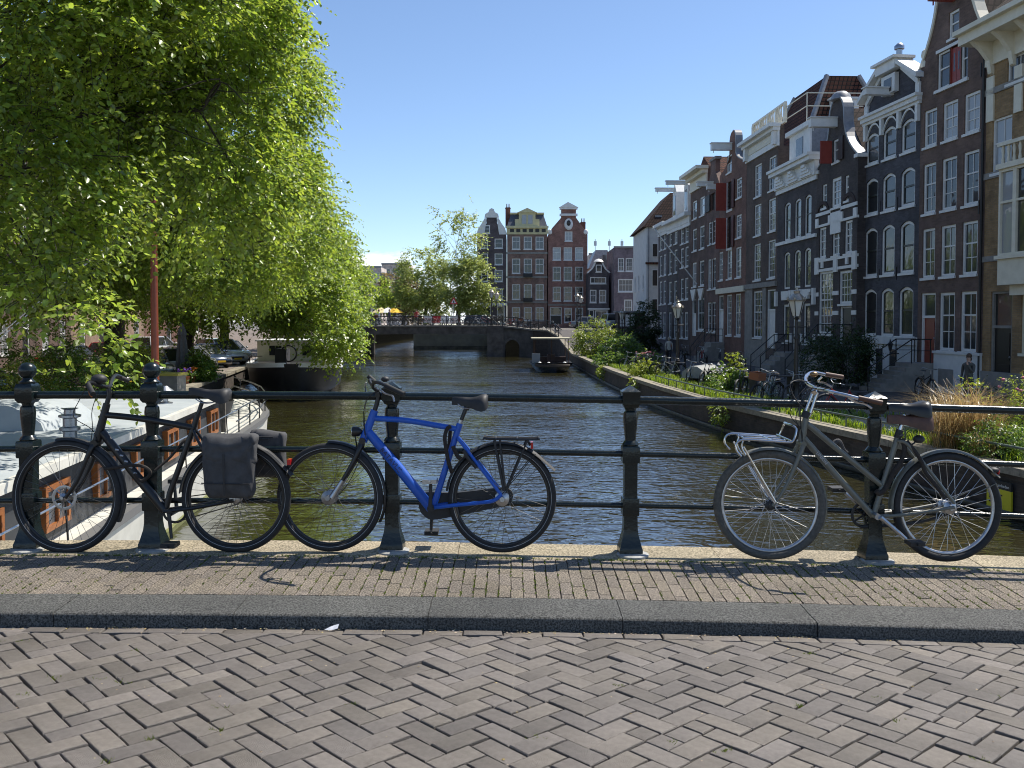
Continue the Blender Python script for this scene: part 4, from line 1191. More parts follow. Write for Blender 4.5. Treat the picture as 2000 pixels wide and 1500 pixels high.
    def door(s, r, mat, frame=None, fan=0.0, panels=True, y=.12, name="door"):
        u0, u1, z0, z1 = r; frame = frame or m_white; s.op.append(r)
        fw = .10; d = MB()
        zt = z1 - fan
        d.box(u0 + fw, u1 - fw, y, y + .05, z0, zt - .06)
        do = s.part(name, d, mat)
        f = MB(); f.box(u0, u0 + fw, y - .07, y + .06, z0, z1); f.box(u1 - fw, u1, y - .07, y + .06, z0, z1); f.box(u0 + fw, u1 - fw, y - .07, y + .06, z1 - .08, z1)
        f.box(u0 + fw, u1 - fw, y - .07, y + .06, zt - .06, zt + .04)
        s.part("door_frame", f, frame, do)
        if panels:
            H_ = zt - .06 - z0; Wd = u1 - u0 - 2 * fw
            for (a, b_) in ((.08, .36), (.44, .92)):
                q = MB(); q.box(u0 + fw + Wd * .16, u1 - fw - Wd * .16, y - .02, y - .001, z0 + H_ * a, z0 + H_ * b_); s.part("panel", q, mat, do)
        s.part("handle", MB().sphere((u1 - fw - .09, y - .05, z0 + 1.0), .035, 8, 6), m_alu, do)
        if fan: s.part("fanlight", MB().quad((u0 + fw, y + .01, zt + .04), (u1 - fw, y + .01, zt + .04), (u1 - fw, y + .01, z1 - .08), (u0 + fw, y + .01, z1 - .08)), G_DARK, do)
        return do
    def wall(s, outline, thick=.35, eave=None, name="wall"):
        """outline: list of (z, uL, uR) bottom to top. Real openings are left where windows and doors sit."""
        def span(z, hi):
            for (za, la, ra), (zb_, lb, rb) in zip(outline[:-1], outline[1:]):
                if zb_ - za < 1e-6: continue
                if (za <= z < zb_) if not hi else (za < z <= zb_):
                    t = (z - za) / (zb_ - za); return la + (lb - la) * t, ra + (rb - ra) * t
            return outline[-1][1], outline[-1][2]
        zs = sorted(set([round(p[0], 5) for p in outline] + [round(z, 5) for r in s.op for z in r[2:]]))
        zs = [z for z in zs if outline[0][0] - 1e-4 <= z <= outline[-1][0] + 1e-4]
        mb = MB()
        for z0, z1 in zip(zs[:-1], zs[1:]):
            if z1 - z0 < 1e-4: continue
            l0, r0 = span(z0, False); l1, r1 = span(z1, True)
            cuts = sorted([(a, b_) for a, b_, c, d in s.op if c < z1 - 1e-4 and d > z0 + 1e-4])
            cur = None; segs = []
            prev = 'L'
            for a, b_ in cuts:
                segs.append((prev, a)); prev = b_
            segs.append((prev, 'R'))
            for a, b_ in segs:
                a0, a1 = (l0, l1) if a == 'L' else (a, a); b0, b1 = (r0, r1) if b_ == 'R' else (b_, b_)
                if b0 - a0 < 1e-4 and b1 - a1 < 1e-4: continue
                mb.quad((a0, 0, z0), (b0, 0, z0), (b1, 0, z1), (a1, 0, z1))
            mb.quad((l0, 0, z0), (l1, 0, z1), (l1, thick, z1), (l0, thick, z0)); mb.quad((r0, 0, z0), (r0, thick, z0), (r1, thick, z1), (r1, 0, z1))
            if eave is not None and z0 >= eave - 1e-4: mb.quad((l0, thick, z0), (l1, thick, z1), (r1, thick, z1), (r0, thick, z0))
        for (za, la, ra), (zb_, lb, rb) in zip(outline[:-1], outline[1:]):
            if zb_ - za < 1e-6:
                mb.quad((la, 0, za), (lb, 0, za), (lb, thick, za), (la, thick, za)); mb.quad((rb, 0, za), (ra, 0, za), (ra, thick, za), (rb, thick, za))
        z, l, r = outline[-1]; mb.quad((l, 0, z), (r, 0, z), (r, thick, z), (l, thick, z))
        D_ = .2
        for (a, b_, c, d) in s.op:
            mb.quad((a, 0, c), (a, D_, c), (b_, D_, c), (b_, 0, c)); mb.quad((a, 0, d), (b_, 0, d), (b_, D_, d), (a, D_, d))
            mb.quad((a, 0, c), (a, 0, d), (a, D_, d), (a, D_, c)); mb.quad((b_, 0, c), (b_, D_, c), (b_, D_, d), (b_, 0, d))
            mb.quad((a, D_, c), (b_, D_, c), (b_, D_, d), (a, D_, d))
        for f in s.fill: mb.poly([(u, .001, z) for u, z in f])
        e = eave if eave is not None else outline[-1][0]
        mb.quad((0, thick, 0), (0, s.depth, 0), (0, s.depth, e), (0, thick, e)); mb.quad((s.W, thick, 0), (s.W, thick, e), (s.W, s.depth, e), (s.W, s.depth, 0))
        mb.quad((0, s.depth, 0), (s.W, s.depth, 0), (s.W, s.depth, e), (0, s.depth, e)); mb.quad((0, thick, e), (s.W, thick, e), (s.W, s.depth, e), (0, s.depth, e))
        return s.part(name, mb, s.mat)
    def bands(s, name, lst, mat, u0=None, u1=None):
        """stack of projecting boxes (z0, z1, projection): cornices and string courses"""
        mb = MB(); a = -.03 if u0 is None else u0; b_ = s.W + .03 if u1 is None else u1
        for (z0, z1, pr) in lst: mb.box(a - pr * .3, b_ + pr * .3, -pr, .06, z0, z1)
        return s.part(name, mb, mat)
    def ridge_roof(s, e, top, mat, y0=.3, hip=0.0):
        """roof with its ridge running back from the street"""
        W_, D_ = s.W, s.depth; c = W_ / 2
        mb = MB(); mb.quad((0, y0, e), (c, y0 + hip, top), (c, D_, top), (0, D_, e)); mb.quad((W_, y0, e), (W_, D_, e), (c, D_, top), (c, y0 + hip, top))
        mb.poly([(0, y0, e), (W_, y0, e), (c, y0 + hip, top)]); mb.poly([(0, D_, e), (c, D_, top), (W_, D_, e)])
        return s.part("roof", mb, mat)
    def hoist(s, u, z, l=1.1, w=.22, h=.26, mat=None):
        return s.part("hoist_beam", MB().box(u - w / 2, u + w / 2, -l, .3, z, z + h).box(u - w / 2 - .06, u + w / 2 + .06, -l - .06, .3, z + h, z + h + .05).box(u - .02, u + .02, -l + .15, -l + .19, z - .18, z), mat or m_white)
    def chimney(s, u, y, z0, z1, parent=None):
        c = s.part("chimney", MB().box(u - .35, u + .35, y - .3, y + .3, z0, z1).box(u - .4, u + .4, y - .35, y + .35, z1 - .18, z1 - .1), M("chimney_brick", (.12, .055, .04), (.17, .08, .06), scale=6, rough=.9), parent)
        for du in (-.16, .16): s.part("chimney_pot", MB().lathe([(.09, z1), (.07, z1 + .5), (.09, z1 + .52)], 8, c=(u + du, y, 0)), m_lead, c, 60)
    def steps(s, u0, u1, n, h, run=.26, mat=None, first_y=None, rail=True):
        """stoop: flight going down towards the canal"""
        st = thing("stoop", "", "", (0, 0, 0)); bpy.data.objects.remove(st)
        for k in range(n):
            z1 = h * (n - k) / n; yy = -.9 - run * k if k else -.95
            s.part("step", MB().box(u0, u1, -.95 - run * (k), -.0 if k == 0 else -.95 - run * (k - 1) , 0, z1), m_stone)
        if rail:
            for u in (u0 + .04, u1 - .04):
                mb = MB(); mb.tube([(u, -.1, h + .95), (u, -.95, h + .95), (u, -.95 - run * n, .95)], .025, 6)
                for (yy, zz_) in ((-.15, h), (-.95, h), (-.95 - run * n, 0)): mb.tube([(u, yy, zz_), (u, yy, zz_ + .97)], .025, 6)
                mb.tube([(u, -.1, h + .5), (u, -.95, h + .5), (u, -.95 - run * n, .5)], .014, 6)
                s.part("stair_rail", mb, m_iron2, None, 60)

def on1(x): D = 20.96 / ((x - 1000) / 1750 + .114); return (20.96 - .114 * D, D)
def on2(x): D = 17.53 / ((x - 1000) / 1750 + .0403); return (17.53 - .0403 * D, D)
wb = lambda n, c, k=1.35, m=None: brick_mat(n, tuple(v * 1.6 * w for v, w in zip(c, (1.06, 1.0, .94))), tuple(v * k * 1.6 * w for v, w in zip(c, (1.06, 1.0, .94))), m or tuple(v * 2.0 for v in c))
LEAN = 0
# ---------------------------------------------------------------- L: yellow brick house with bay and balcony
h = House("yellow brick corner house with cream bay window and bracketed eaves", on1(1918.7), on1(2190), QUAY_Z, brick_mat("yellow_brick", (.23, .145, .065), (.31, .2, .095), (.2, .16, .11)))
W_ = h.W
h.window(h.rect(1938, 1976, 235, 340), 2, 2, pane=G_CURT, panes=True)
h.window(h.rect(1968, 2010, 75, 165), 2, 2, pane=G_MID, panes=True)
h.window(h.rect(2060, 2110, 40, 140), 2, 2)
h.window(h.rect(2060, 2110, 220, 330), 2, 2)
h.door(h.rect(1934, 1976, 570, 750), m_dkwood, frame=m_stone, fan=1.25)
h.window(h.rect(1994, 2040, 575, 690), 2, 2, mat=m_cream)
h.window(h.rect(2075, 2125, 560, 690), 2, 2, mat=m_cream)
ez = h.zz(1925, 175) + 0.0
top = h.zz(1925, 85)
h.wall([(0, 0, W_), (top, 0, W_)], eave=top)
h.bands("string_course", [(h.zz(1925, 352), h.zz(1925, 352) + .22, .05)], m_stone); h.bands("string_course", [(h.zz(1925, 512), h.zz(1925, 512) + .2, .05)], m_stone)
h.bands("string_course", [(h.zz(1925, 190), h.zz(1925, 190) + .22, .06)], m_stone)
h.bands("plinth", [(0, 1.0, .06)], m_stone)
h.bands("eaves", [(top - .1, top + .25, .95), (top + .25, top + .42, 1.15), (top - .9, top - .1, .08)], m_cream)
for k in range(6):
    u = .3 + k * (W_ - .6) / 5
    P = [(u - .1, 0, top - 1.25), (u - .1, -.12, top - 1.2), (u - .1, -.2, top - .75), (u - .1, -.5, top - .38), (u - .1, -.85, top - .1), (u - .1, 0, top - .1)]
    h.part("bracket", MB().prism(P, (.2, 0, 0)), m_cream)
for u in (.25, 1.75): h.part("pilaster", MB().box(u - .2, u + .2, -.06, .05, top - 2.9, top - 1.3), m_cream)
h.part("roof", MB().quad((-.2, -.7, top + .42), (W_ + .2, -.7, top + .42), (W_, 4, top + 4.2), (0, 4, top + 4.2)).quad((0, 4, top + 4.2), (W_, 4, top + 4.2), (W_, 8.9, top + .2), (0, 8.9, top + .2)).poly([(-.2, -.7, top + .42), (0, 4, top + 4.2), (0, 8.9, top + .2)]), m_tile_d)
# bay
u0, z1 = h.Fp(1943, 470); _, z0 = h.Fp(1943, 505); zt = h.zz(1943, 345); zb0 = h.zz(1943, 512); zb1 = h.zz(1943, 560)
ub = h.Fp(1943, 450)[0] + 1.25; ue = ub + 3.2
bay = h.part("bay", MB().box(ub, ue, -.75, .0, zb1 - .0, zb0), m_cream)
h.part("bay_sill", MB().box(ub - .06, ue + .06, -.85, .0, zb0 + .002, zb0 + .12), m_cream, bay); h.part("bay_corbel", MB().box(ub + .3, ue - .3, -.5, 0, zb1 - .35, zb1 - .002), m_cream, bay); h.part("bay_cornice", MB().box(ub - .05, ue + .05, -.85, 0, zt + .0, zt + .18), m_cream, bay)
n = 4
for k in range(n):
    a, b_ = ub + (ue - ub) * k / n, ub + (ue - ub) * (k + 1) / n
    w = MB().box(a, a + .09, -.75, -.62, zb0 + .12, zt).box(b_ - .09, b_, -.75, -.62, zb0 + .12, zt).box(a + .09, b_ - .09, -.75, -.62, zt - .1, zt).box(a + .09, b_ - .09, -.75, -.62, zb0 + .12, zb0 + .2).box(a + .09, b_ - .09, -.74, -.63, (zb0 * .38 + zt * .62), (zb0 * .38 + zt * .62) + .08)
    wo_ = h.part("bay_window", w, m_cream)
    h.part("pane", MB().quad((a, -.66, zb0 + .1), (b_, -.66, zb0 + .1), (b_, -.66, zt), (a, -.66, zt)), G_DARK if k % 2 else G_CURT, wo_)
sd_ = MB().box(ub, ub + .02, -.7, -.55, zb0 + .1, zt).box(ub, ub + .02, -.12, 0, zb0 + .1, zt); h.part("bay_side", sd_, m_cream)
h.part("bay_side_pane", MB().quad((ue - .01, -.66, zb0 + .1), (ue - .01, 0, zb0 + .1), (ue - .01, 0, zt), (ue - .01, -.66, zt)).quad((ub + .015, -.66, zb0 + .1), (ub + .015, 0, zb0 + .1), (ub + .015, 0, zt), (ub + .015, -.66, zt)), G_DARK)
for k in range(11): h.part("baluster", MB().lathe([(.05, 0), (.06, .1), (.035, .25), (.06, .45), (.04, .6)], 8, c=(ub + .15 + k * (ue - ub - .3) / 10, -.72, zt + .18)), m_cream, None, 60)
h.part("balcony_rail", MB().box(ub - .03, ue + .03, -.82, -.62, zt + .78, zt + .9), m_cream)

# ---------------------------------------------------------------- K: brown house with red hatch and red door
h = House("brown brick neck gabled house with red front door and red attic hatch", on1(1791.5), on1(1918.7), QUAY_Z, wb("brown_brick", (.062, .043, .036)))
W_ = h.W
r1 = h.rect(1801, 1825.5, 449, 544); cols = [(h.Fp(a, 500)[0], h.Fp(b_, 500)[0]) for a, b_ in ((1801, 1825.5), (1837, 1866), (1878.5, 1909))]
rows = [(h.zz(1803, 290), h.zz(1806, 218)), (h.zz(1799, 420), h.zz(1803, 323)), (h.zz(1796, 544), h.zz(1800, 449))]
for z0, z1 in rows:
    for a, b_ in cols: h.window((a, b_, z0, z1), 2, 3, fw=.10, panes=True, pane=h.rr.choice([G_CURT, G_MID, G_MID]) if z0 > 9.5 else G_DARK, split=.6)
zg0, zg1 = h.zz(1833, 684), h.zz(1836, 572)
for a, b_ in cols[1:]: h.window((a - .02, b_ + .02, zg0, zg1), 2, 3, fw=.11, panes=True, pane=G_DARK, split=.62)
zd0 = h.zz(1805, 708)
h.door((cols[0][0] - .02, cols[0][1] + .12, zd0, zg1 + .02), M("red_door_paint", (.20, .03, .018), rough=.35), fan=.95)
# gable
ga = h.Fp(1800, 133); rel = lambda px, py: h.Fp(px, py)
zsh = ga[1]; topz = rel(1850, 5)[1] + 2.2
c = W_ / 2
za = rel(1828, 178)[1]; zb_ = rel(1833, 105)[1]
att = (rel(1831, 140)[0], rel(1890, 130)[0], za, zb_)
d0, d1 = rel(1855, 130)[0], rel(1876, 130)[0]
h.window((att[0], d0 - .02, za, zb_), 1, 2, fw=.08, pane=G_DARK); h.window((d1 + .02, att[1], za, zb_), 1, 2, fw=.08, pane=G_DARK)
hd = (d0, d1, za - .12, zb_)
h.op.append(hd); hh = h.part("hatch", MB().box(d0 + .05, (d0 + d1) / 2 - .01, .06, .11, za - .1, zb_ - .05).box((d0 + d1) / 2 + .01, d1 - .05, .06, .11, za - .1, zb_ - .05).box(d0, d0 + .05, .03, .12, za - .1, zb_).box(d1 - .05, d1, .03, .12, za - .1, zb_), m_redwood)
h.part("hatch_pane", MB().box(d0 + .16, (d0 + d1) / 2 - .1, .055, .06, zb_ - .95, zb_ - .25).box((d0 + d1) / 2 + .1, d1 - .16, .055, .06, zb_ - .95, zb_ - .25), G_DARK, hh)
h.part("attic_lintel", MB().box(att[0] - .06, att[1] + .06, -.05, .04, zb_, zb_ + .12), m_white); h.part("attic_sill", MB().box(att[0] - .1, att[1] + .1, -.09, .04, za - .13, za - .02), m_white)
tw = h.rect(1853, 1873, 26, 78); h.window(tw, 1, 2, fw=.09, pane=G_MID)
out = [(0, 0, W_), (zsh, 0, W_), (zsh + .01, .0, W_)]
N_ = 8; nk = .92
for k in range(1, N_ + 1):
    t = k / N_; ins = (c - nk) * (1 - (1 - t) ** 2.0); out.append((zsh + (topz - 1.2 - zsh) * t, ins, W_ - ins))
out += [(topz, c - nk, c + nk)]
h.wall(out, eave=zsh)
for sgn in (-1, 1):      # white stone scrolls along the gable edge
    rings = []
    for (z, l, r_) in out[2:-1]:
        u = l if sgn < 0 else r_; rings.append([(u, -.06, z), (u + sgn * .16, -.06, z - .05), (u + sgn * .16, .36, z - .05), (u, .36, z)])
    recalc(h.part("gable_scroll", MB().loft(rings), m_cream))
    u = 0 if sgn < 0 else W_
    h.part("finial", MB().lathe([(.18, zsh), (.2, zsh + .2), (.14, zsh + .28), (.2, zsh + .45), (.17, zsh + .65), (.05, zsh + .75)], 10, c=(u - sgn * .12, .12, 0)), m_cream, None, 60)
h.part("pediment", MB().prism([(c - nk - .25, -.15, topz), (c + nk + .25, -.15, topz), (c, -.15, topz + .7)], (0, .5, 0)), m_cream)
h.hoist(c, tw[3] + .35, 1.0, mat=m_redwood)
h.ridge_roof(zsh - .2, zsh + 3.6, m_tile_d, y0=.33)
h.part("plinth", MB().box(cols[1][0] - .25, W_, -.07, .0, 0, zg0 - .12).box(cols[1][0] - .3, W_ + .02, -.12, .0, zg0 - .12, zg0 - .02), m_plaster)
h.part("basement_window", MB().box(cols[1][0] + .1, cols[1][1] + .1, -.09, -.071, .25, .95), m_stone)
h.steps(cols[0][0] - .25, cols[1][0] - .3, 7, zd0)
h.part("drain_pipe", MB().tube([(W_ - .08, -.07, .5), (W_ - .08, -.07, zsh - .5)], .05, 6), m_iron2, None, 60)
for z in (rows[0][0] + 1.9, rows[1][0] - .4): h.part("wall_anchor", MB().box(W_ - .35, W_ - .3, -.03, 0, z, z + .5), m_iron2)

# ---------------------------------------------------------------- J: dark blue-black house with pediment attic
h = House("blue black brick house with arched windows, white pediment attic and white base", on1(1685), on1(1791.2), QUAY_Z, wb("blue_black_brick", (.030, .031, .038), 1.5))
W_ = h.W
cols = [(h.Fp(a, 500)[0], h.Fp(b_, 500)[0]) for a, b_ in ((1688.5, 1713), (1721.5, 1747), (1757, 1785))]
rows = [(h.zz(1695, 323), h.zz(1696, 264)), (h.zz(1692, 421), h.zz(1693, 352)), (h.zz(1687, 541), h.zz(1690, 448)), (h.zz(1684, 655), h.zz(1686, 566))]
for i, (z0, z1) in enumerate(rows):
    for a, b_ in cols: h.window((a, b_, z0, z1), 1, 2, arch=.2, fw=.11, sash=m_sash_d, panes=True, pane=[G_MID, G_DARK, G_DARK, G_DARK][i], sill=(i < 3), split=.55, bar=.04)
ze = h.zz(1685, 250)
h.wall([(0, 0, W_), (ze, 0, W_), (ze + .75, 0, W_)], eave=ze)
h.bands("cornice", [(ze, ze + .12, .12), (ze + .12, ze + .3, .22), (ze + .3, ze + .42, .32)], m_white)
for k in range(4):
    u = .12 + k * (W_ - .24) / 3
    h.part("console", MB().box(u - .09, u + .09, -.14, 0, ze - .7, ze), m_white)
for k in range(3):
    a, b_ = .12 + k * (W_ - .24) / 3 + .09, .12 + (k + 1) * (W_ - .24) / 3 - .09; n = 8
    top_ = [(a + (b_ - a) * i / n, ze - .5 * abs(2 * i / n - 1) ** 2.2) for i in range(n + 1)]
    mbx = MB()
    for i in range(n): mbx.quad((top_[i][0], -.06, top_[i][1] - .09), (top_[i + 1][0], -.06, top_[i + 1][1] - .09), (top_[i + 1][0], -.06, top_[i + 1][1]), (top_[i][0], -.06, top_[i][1]))
    for i in range(n): mbx.quad((top_[i][0], -.06, top_[i][1] - .09), (top_[i][0], .0, top_[i][1] - .09), (top_[i + 1][0], .0, top_[i + 1][1] - .09), (top_[i + 1][0], -.06, top_[i + 1][1] - .09))
    h.part("arch_trim", mbx, m_white)
zp0 = ze + .42; zpt = h.zz(1722, 140); c = W_ / 2
pz = lambda t: zp0 + .3 + (zpt - zp0 - .3) * t
# attic front
h.part("attic", MB().prism([(.0, .02, zp0), (W_, .02, zp0), (W_, .02, pz(.25)), (c + .9, .02, pz(.9)), (c - .9, .02, pz(.9)), (0, .02, pz(.25))], (0, .4, 0)), h.mat)
for sgn in (-1, 1):
    u0, u1 = (0, c - .8) if sgn < 0 else (W_, c + .8)
    P = [(u0 + sgn * .18, -.35, pz(.22)), (u1, -.35, pz(.92)), (u1, -.35, pz(1.06)), (u0 + sgn * .18, -.35, pz(.36))]
    recalc(h.part("raking_cornice", MB().prism(P, (0, .8, 0)), m_white))
    P = [(u0 - sgn * .1, -.1, pz(.05)), (u1, -.1, pz(.75)), (u1, -.1, pz(.92)), (u0 - sgn * .1, -.1, pz(.22))]
    recalc(h.part("raking_frieze", MB().prism(P, (0, .16, 0)), m_white))
    h.part("attic_pilaster", MB().box(min(u0, u0 - sgn * .3), max(u0, u0 - sgn * .3), -.08, .03, zp0 - .01, pz(.12)), m_white)
h.part("attic_block", MB().box(c - .8, c + .8, -.36, .4, pz(.80), pz(1.08)).box(c - .95, c + .95, -.5, .5, pz(1.08), pz(1.16)).box(c - .55, c + .55, -.2, .0, pz(.15), pz(.72)), m_white)
h.part("attic_hatch", MB().box(c - .3, c + .3, -.22, -.2, pz(.2), pz(.6)), G_DARK)
h.hoist(c, pz(.1), 1.25, .3, .28)
h.part("roof", MB().prism([(0, .42, pz(.15)), (W_, .42, pz(.15)), (c, .42, pz(1.0))], (0, 8, 0)), m_tile_d)
zpl = rows[3][0]
h.part("plinth", MB().box(-.02, W_ + .01, -.06, -.001, 0, zpl - .3).box(-.08, W_ + .02, -.14, -.001, zpl - .34, zpl - .02), m_plaster)
for k, (a, b_) in enumerate(cols):
    h.part("apron", MB().box(a - .14, b_ + .14, -.12, -.001, zpl - .02, zpl + .02), m_white)
h.part("basement_door", MB().box(cols[0][0] + .1, cols[0][0] + .75, -.08, -.061, .0, 1.75), m_dkwood)
for a in (cols[0][1] + .15, cols[1][1] - .15): h.part("basement_window", MB().box(a, a + .55, -.08, -.061, .45, 1.6), G_DARK)
for u, z in ((cols[0][1] + .2, 11.2), (cols[1][1] + .18, 11.0), (cols[0][1] + .2, 7.6), (cols[1][1] + .18, 7.6), (cols[0][1] + .2, 4.6), (cols[1][1] + .18, 4.6)):
    h.part("wall_anchor", MB().box(u - .025, u + .025, -.03, 0, z, z + .55), m_iron2)
for u in (.35, 3.2):
    h.part("wall_lantern", MB().box(u - .015, u + .015, -.45, 0, zpl - .75, zpl - .71).lathe([(.05, zpl - .6), (.1, zpl - .35), (.13, zpl - .33), (.03, zpl - .2), (.02, zpl - .12)], 6, c=(u, -.45, 0)).box(u - .01, u + .01, -.46, -.44, zpl - .75, zpl - .6), m_iron2)

# ---------------------------------------------------------------- I: black bell gable with white stone bands
h = House("black brick bell gabled house with white stone bands and a red attic shutter", on2(1592), on2(1671.5), QUAY_Z, wb("black_brick", (.027, .023, .023), 1.5), off=0.0)
W_ = h.W; c = W_ / 2
rg = h.rect(1599, 1626, 532, 652); h.window(rg, 4, 8, fw=.12, pane=G_DARK, bar=.035)
rt = h.rect(1639, 1664, 530, 594); h.window(rt, 4, 4, fw=.12, pane=G_DARK, mid=False, bar=.03)
h.door((rt[0] + .1, rt[1] - .02, h.zz(1643, 672), rt[2] - .12), m_dkwood, fan=0)
z2 = (h.zz(1601, 505), h.zz(1600.5, 446))
cols = [(h.Fp(a, 470)[0], h.Fp(b_, 470)[0]) for a, b_ in ((1600, 1613.5), (1625.5, 1640), (1649.5, 1664.5))]
for a, b_ in cols: h.window((a, b_, *z2), 3, 4, fw=.11, pane=G_DARK, bar=.03)
zc0, zc1 = h.zz(1623, 408), h.zz(1623, 351)
h.window((cols[1][0] - .15, cols[1][1] + .1, zc0, zc1), 2, 4, fw=.15, pane=G_MID)
for a, b_ in (h.rect(1606, 1615, 358, 405)[:2], h.rect(1650, 1658, 342, 393)[:2]): h.window((a, b_, zc0 + .15, zc1 - .1), 1, 3, fw=.09, pane=G_MID)
ra = h.rect(1627, 1640.5, 275, 319); h.window(ra, 1, 2, fw=.1, pane=G_MID)
zsh = h.zz(1597, 336); zt_ = h.zz(1637, 190)
out = [(0, 0, W_), (zsh, 0, W_)]
N_ = 9; nk = .85
for k in range(1, N_ + 1):
    t = k / N_; ins = (c - nk) * (1 - (1 - t) ** 2.3); out.append((zsh + (zt_ - .9 - zsh) * t, ins, W_ - ins))
for k in range(1, 6):
    a = math.pi / 2 * k / 6; out.append((zt_ - .9 + .9 * math.sin(a), c - nk * math.cos(a), c + nk * math.cos(a)))
h.wall(out, eave=zsh)
for sgn in (-1, 1):
    rings = []
    for (z, l, r_) in out[1:]:
        u = l if sgn < 0 else r_; rings.append([(u - sgn * .02, -.05, z), (u + sgn * .10, -.05, z + .03), (u + sgn * .10, .42, z + .03), (u - sgn * .02, .42, z)])
    recalc(h.part("lead_flashing", MB().loft(rings), m_lead))
    u = 0 if sgn < 0 else W_; h.part("gable_stone", MB().box(u - .3 if sgn > 0 else u - .12, u + .12 if sgn > 0 else u + .3, -.08, .42, zsh - .12, zsh + .05), m_white)
h.part("cap_stone", MB().lathe([(.5, zt_ - .1), (.42, zt_ + .14), (.25, zt_ + .28)], 12, c=(c, .18, 0)), m_lead, None, 60)
h.ridge_roof(zsh - .1, zt_ - .5, m_tile_d, y0=.4)
h.hoist(c - .1, h.zz(1601, 266), 1.3, .35, .42)
h.part("shutter", MB().box(ra[0] - .10, ra[0] - .04, -.62, -.03, ra[2], ra[3]), m_redwood); h.part("shutter", MB().box(ra[1] + .02, ra[1] + .5, -.09, -.03, ra[2], ra[3]), M("brown_shutter_paint", (.03, .014, .012), rough=.6))
# stone bands, blocks, sills
zl = zc0 - .12
for a, b_ in ((0, cols[1][0] - .2), (cols[1][1] + .15, W_)): h.part("stone_band", MB().box(a, b_, -.05, .0, zl - .08, zl + .08), m_white)
h.part("stone_panel", MB().box(cols[1][0] - .18, cols[1][1] + .14, -.05, 0, zl - 1.15, zl - .1), m_white)
zl2 = z2[1] + .2
for (a, b_) in ((.0, .35), (cols[1][0] - .42, cols[1][0] - .18), (cols[1][1] + .14, cols[1][1] + .4), (W_ - .35, W_)): h.part("stone_block", MB().box(a, b_, -.07, 0, zl2 - .15, zl2 + .3), m_white)
h.bands("stone_band", [(zl2 - .17, zl2 - .05, .05)], m_white)
h.bands("stone_band", [(z2[0] - .2, z2[0] - .08, .06)], m_white)
for u in (cols[0][0] + .5, cols[2][0] + .35): h.part("stone_block", MB().box(u - .14, u + .14, -.06, 0, z2[0] - .5, z2[0] - .2), m_white)
zt2 = rg[3]
for (a, b_) in ((-.02, .45), ((rg[1] + rt[0]) / 2 - .22, (rg[1] + rt[0]) / 2 + .22), (W_ - .42, W_ + .02)): h.part("stone_block", MB().box(a, b_, -.08, 0, zt2 - .1, zt2 + .75), m_white)
h.bands("stone_band", [(zt2 + .0, zt2 + .14, .05)], m_white)
for z in (h.zz(1600, 575), h.zz(1600, 612)):
    for (a, b_) in ((-.02, rg[0] - .02), (rg[1] + .02, rt[0] - .05), (rt[1] + .02, W_ + .02)): h.part("stone_block", MB().box(a, b_, -.04, 0, z - .1, z + .1), m_white)
for (a, b_) in ((cols[0][0], cols[0][1]), (cols[2][0], cols[2][1])):      # blind relieving arches
    n = 8; R0 = (b_ - a) / 2 + .25; cu = (a + b_) / 2
    for k in range(n):
        a0, a1 = math.pi * k / n, math.pi * (k + 1) / n
        P = [(cu + math.cos(a0) * R0, -.04, zl2 + .35 + math.sin(a0) * .6), (cu + math.cos(a0) * (R0 + .16), -.04, zl2 + .35 + math.sin(a0) * .78), (cu + math.cos(a1) * (R0 + .16), -.04, zl2 + .35 + math.sin(a1) * .78), (cu + math.cos(a1) * R0, -.04, zl2 + .35 + math.sin(a1) * .6)]
        recalc(h.part("arch_brick", MB().prism(P, (0, .05, 0)), M("arch_brick", (.045, .03, .028), rough=.9)))
h.steps(rt[0] - .3, W_ - .05, 6, h.zz(1643, 672))

# ---------------------------------------------------------------- H: dark house with scalloped white cornice
h = House("dark house with heavy scalloped white cornice and a grey sided dormer", on2(1516), on2(1592), QUAY_Z, wb("dark_slate_brick", (.03, .027, .029), 1.5))
W_ = h.W; c = W_ / 2
cols = [(h.Fp(a, 520)[0], h.Fp(b_, 520)[0]) for a, b_ in ((1531, 1543), (1551, 1563.5), (1570.5, 1583.5))]
z3 = (h.zz(1532, 471), h.zz(1532, 398)); z2 = (h.zz(1531, 565), h.zz(1531, 494))
for a, b_ in cols:
    h.window((a, b_, *z3), 1, 2, arch=.14, fw=.10, sash=m_sash_d, pane=h.rr.choice([G_MID, G_DARK]), sill=False); h.window((a, b_, *z2), 1, 2, arch=.14, fw=.10, sash=m_sash_d, pane=h.rr.choice([G_MID, G_DARK]), sill=False)
h.bands("stone_band", [(z3[0] - .2, z3[0] - .02, .10)], m_white)
zg1 = h.zz(1531, 595); zg0 = h.zz(1531, 668)
for i, (a, b_) in enumerate(cols):
    if i == 1: h.door((a - .1, b_ + .1, zg0 - .5, zg1), m_dkwood, fan=.9)
    else: h.window((a, b_, zg0, zg1), 1, 2, fw=.12, sash=m_sash_d, pane=G_DARK)
ze = h.zz(1522, 381)
h.wall([(0, 0, W_), (ze + 1.3, 0, W_)], eave=ze + .5)
zc = z2[0]
for (a, b_) in cols:
    for k in range(3): h.part("scallop", MB().box(a - .18 + .12 * k, b_ + .18 - .12 * k, -.1 - .03 * k, 0, zc - .12 - .17 * (k + 1), zc - .12 - .17 * k), m_white)
for u in (.1, (cols[0][1] + cols[1][0]) / 2, (cols[1][1] + cols[2][0]) / 2, W_ - .1): h.part("pilaster_cap", MB().box(u - .14, u + .14, -.14, 0, zc - .95, zc - .1), m_white); h.part("pilaster_block", MB().box(u - .14, u + .14, -.06, 0, zc - 3.0, zc - 2.5), m_white)
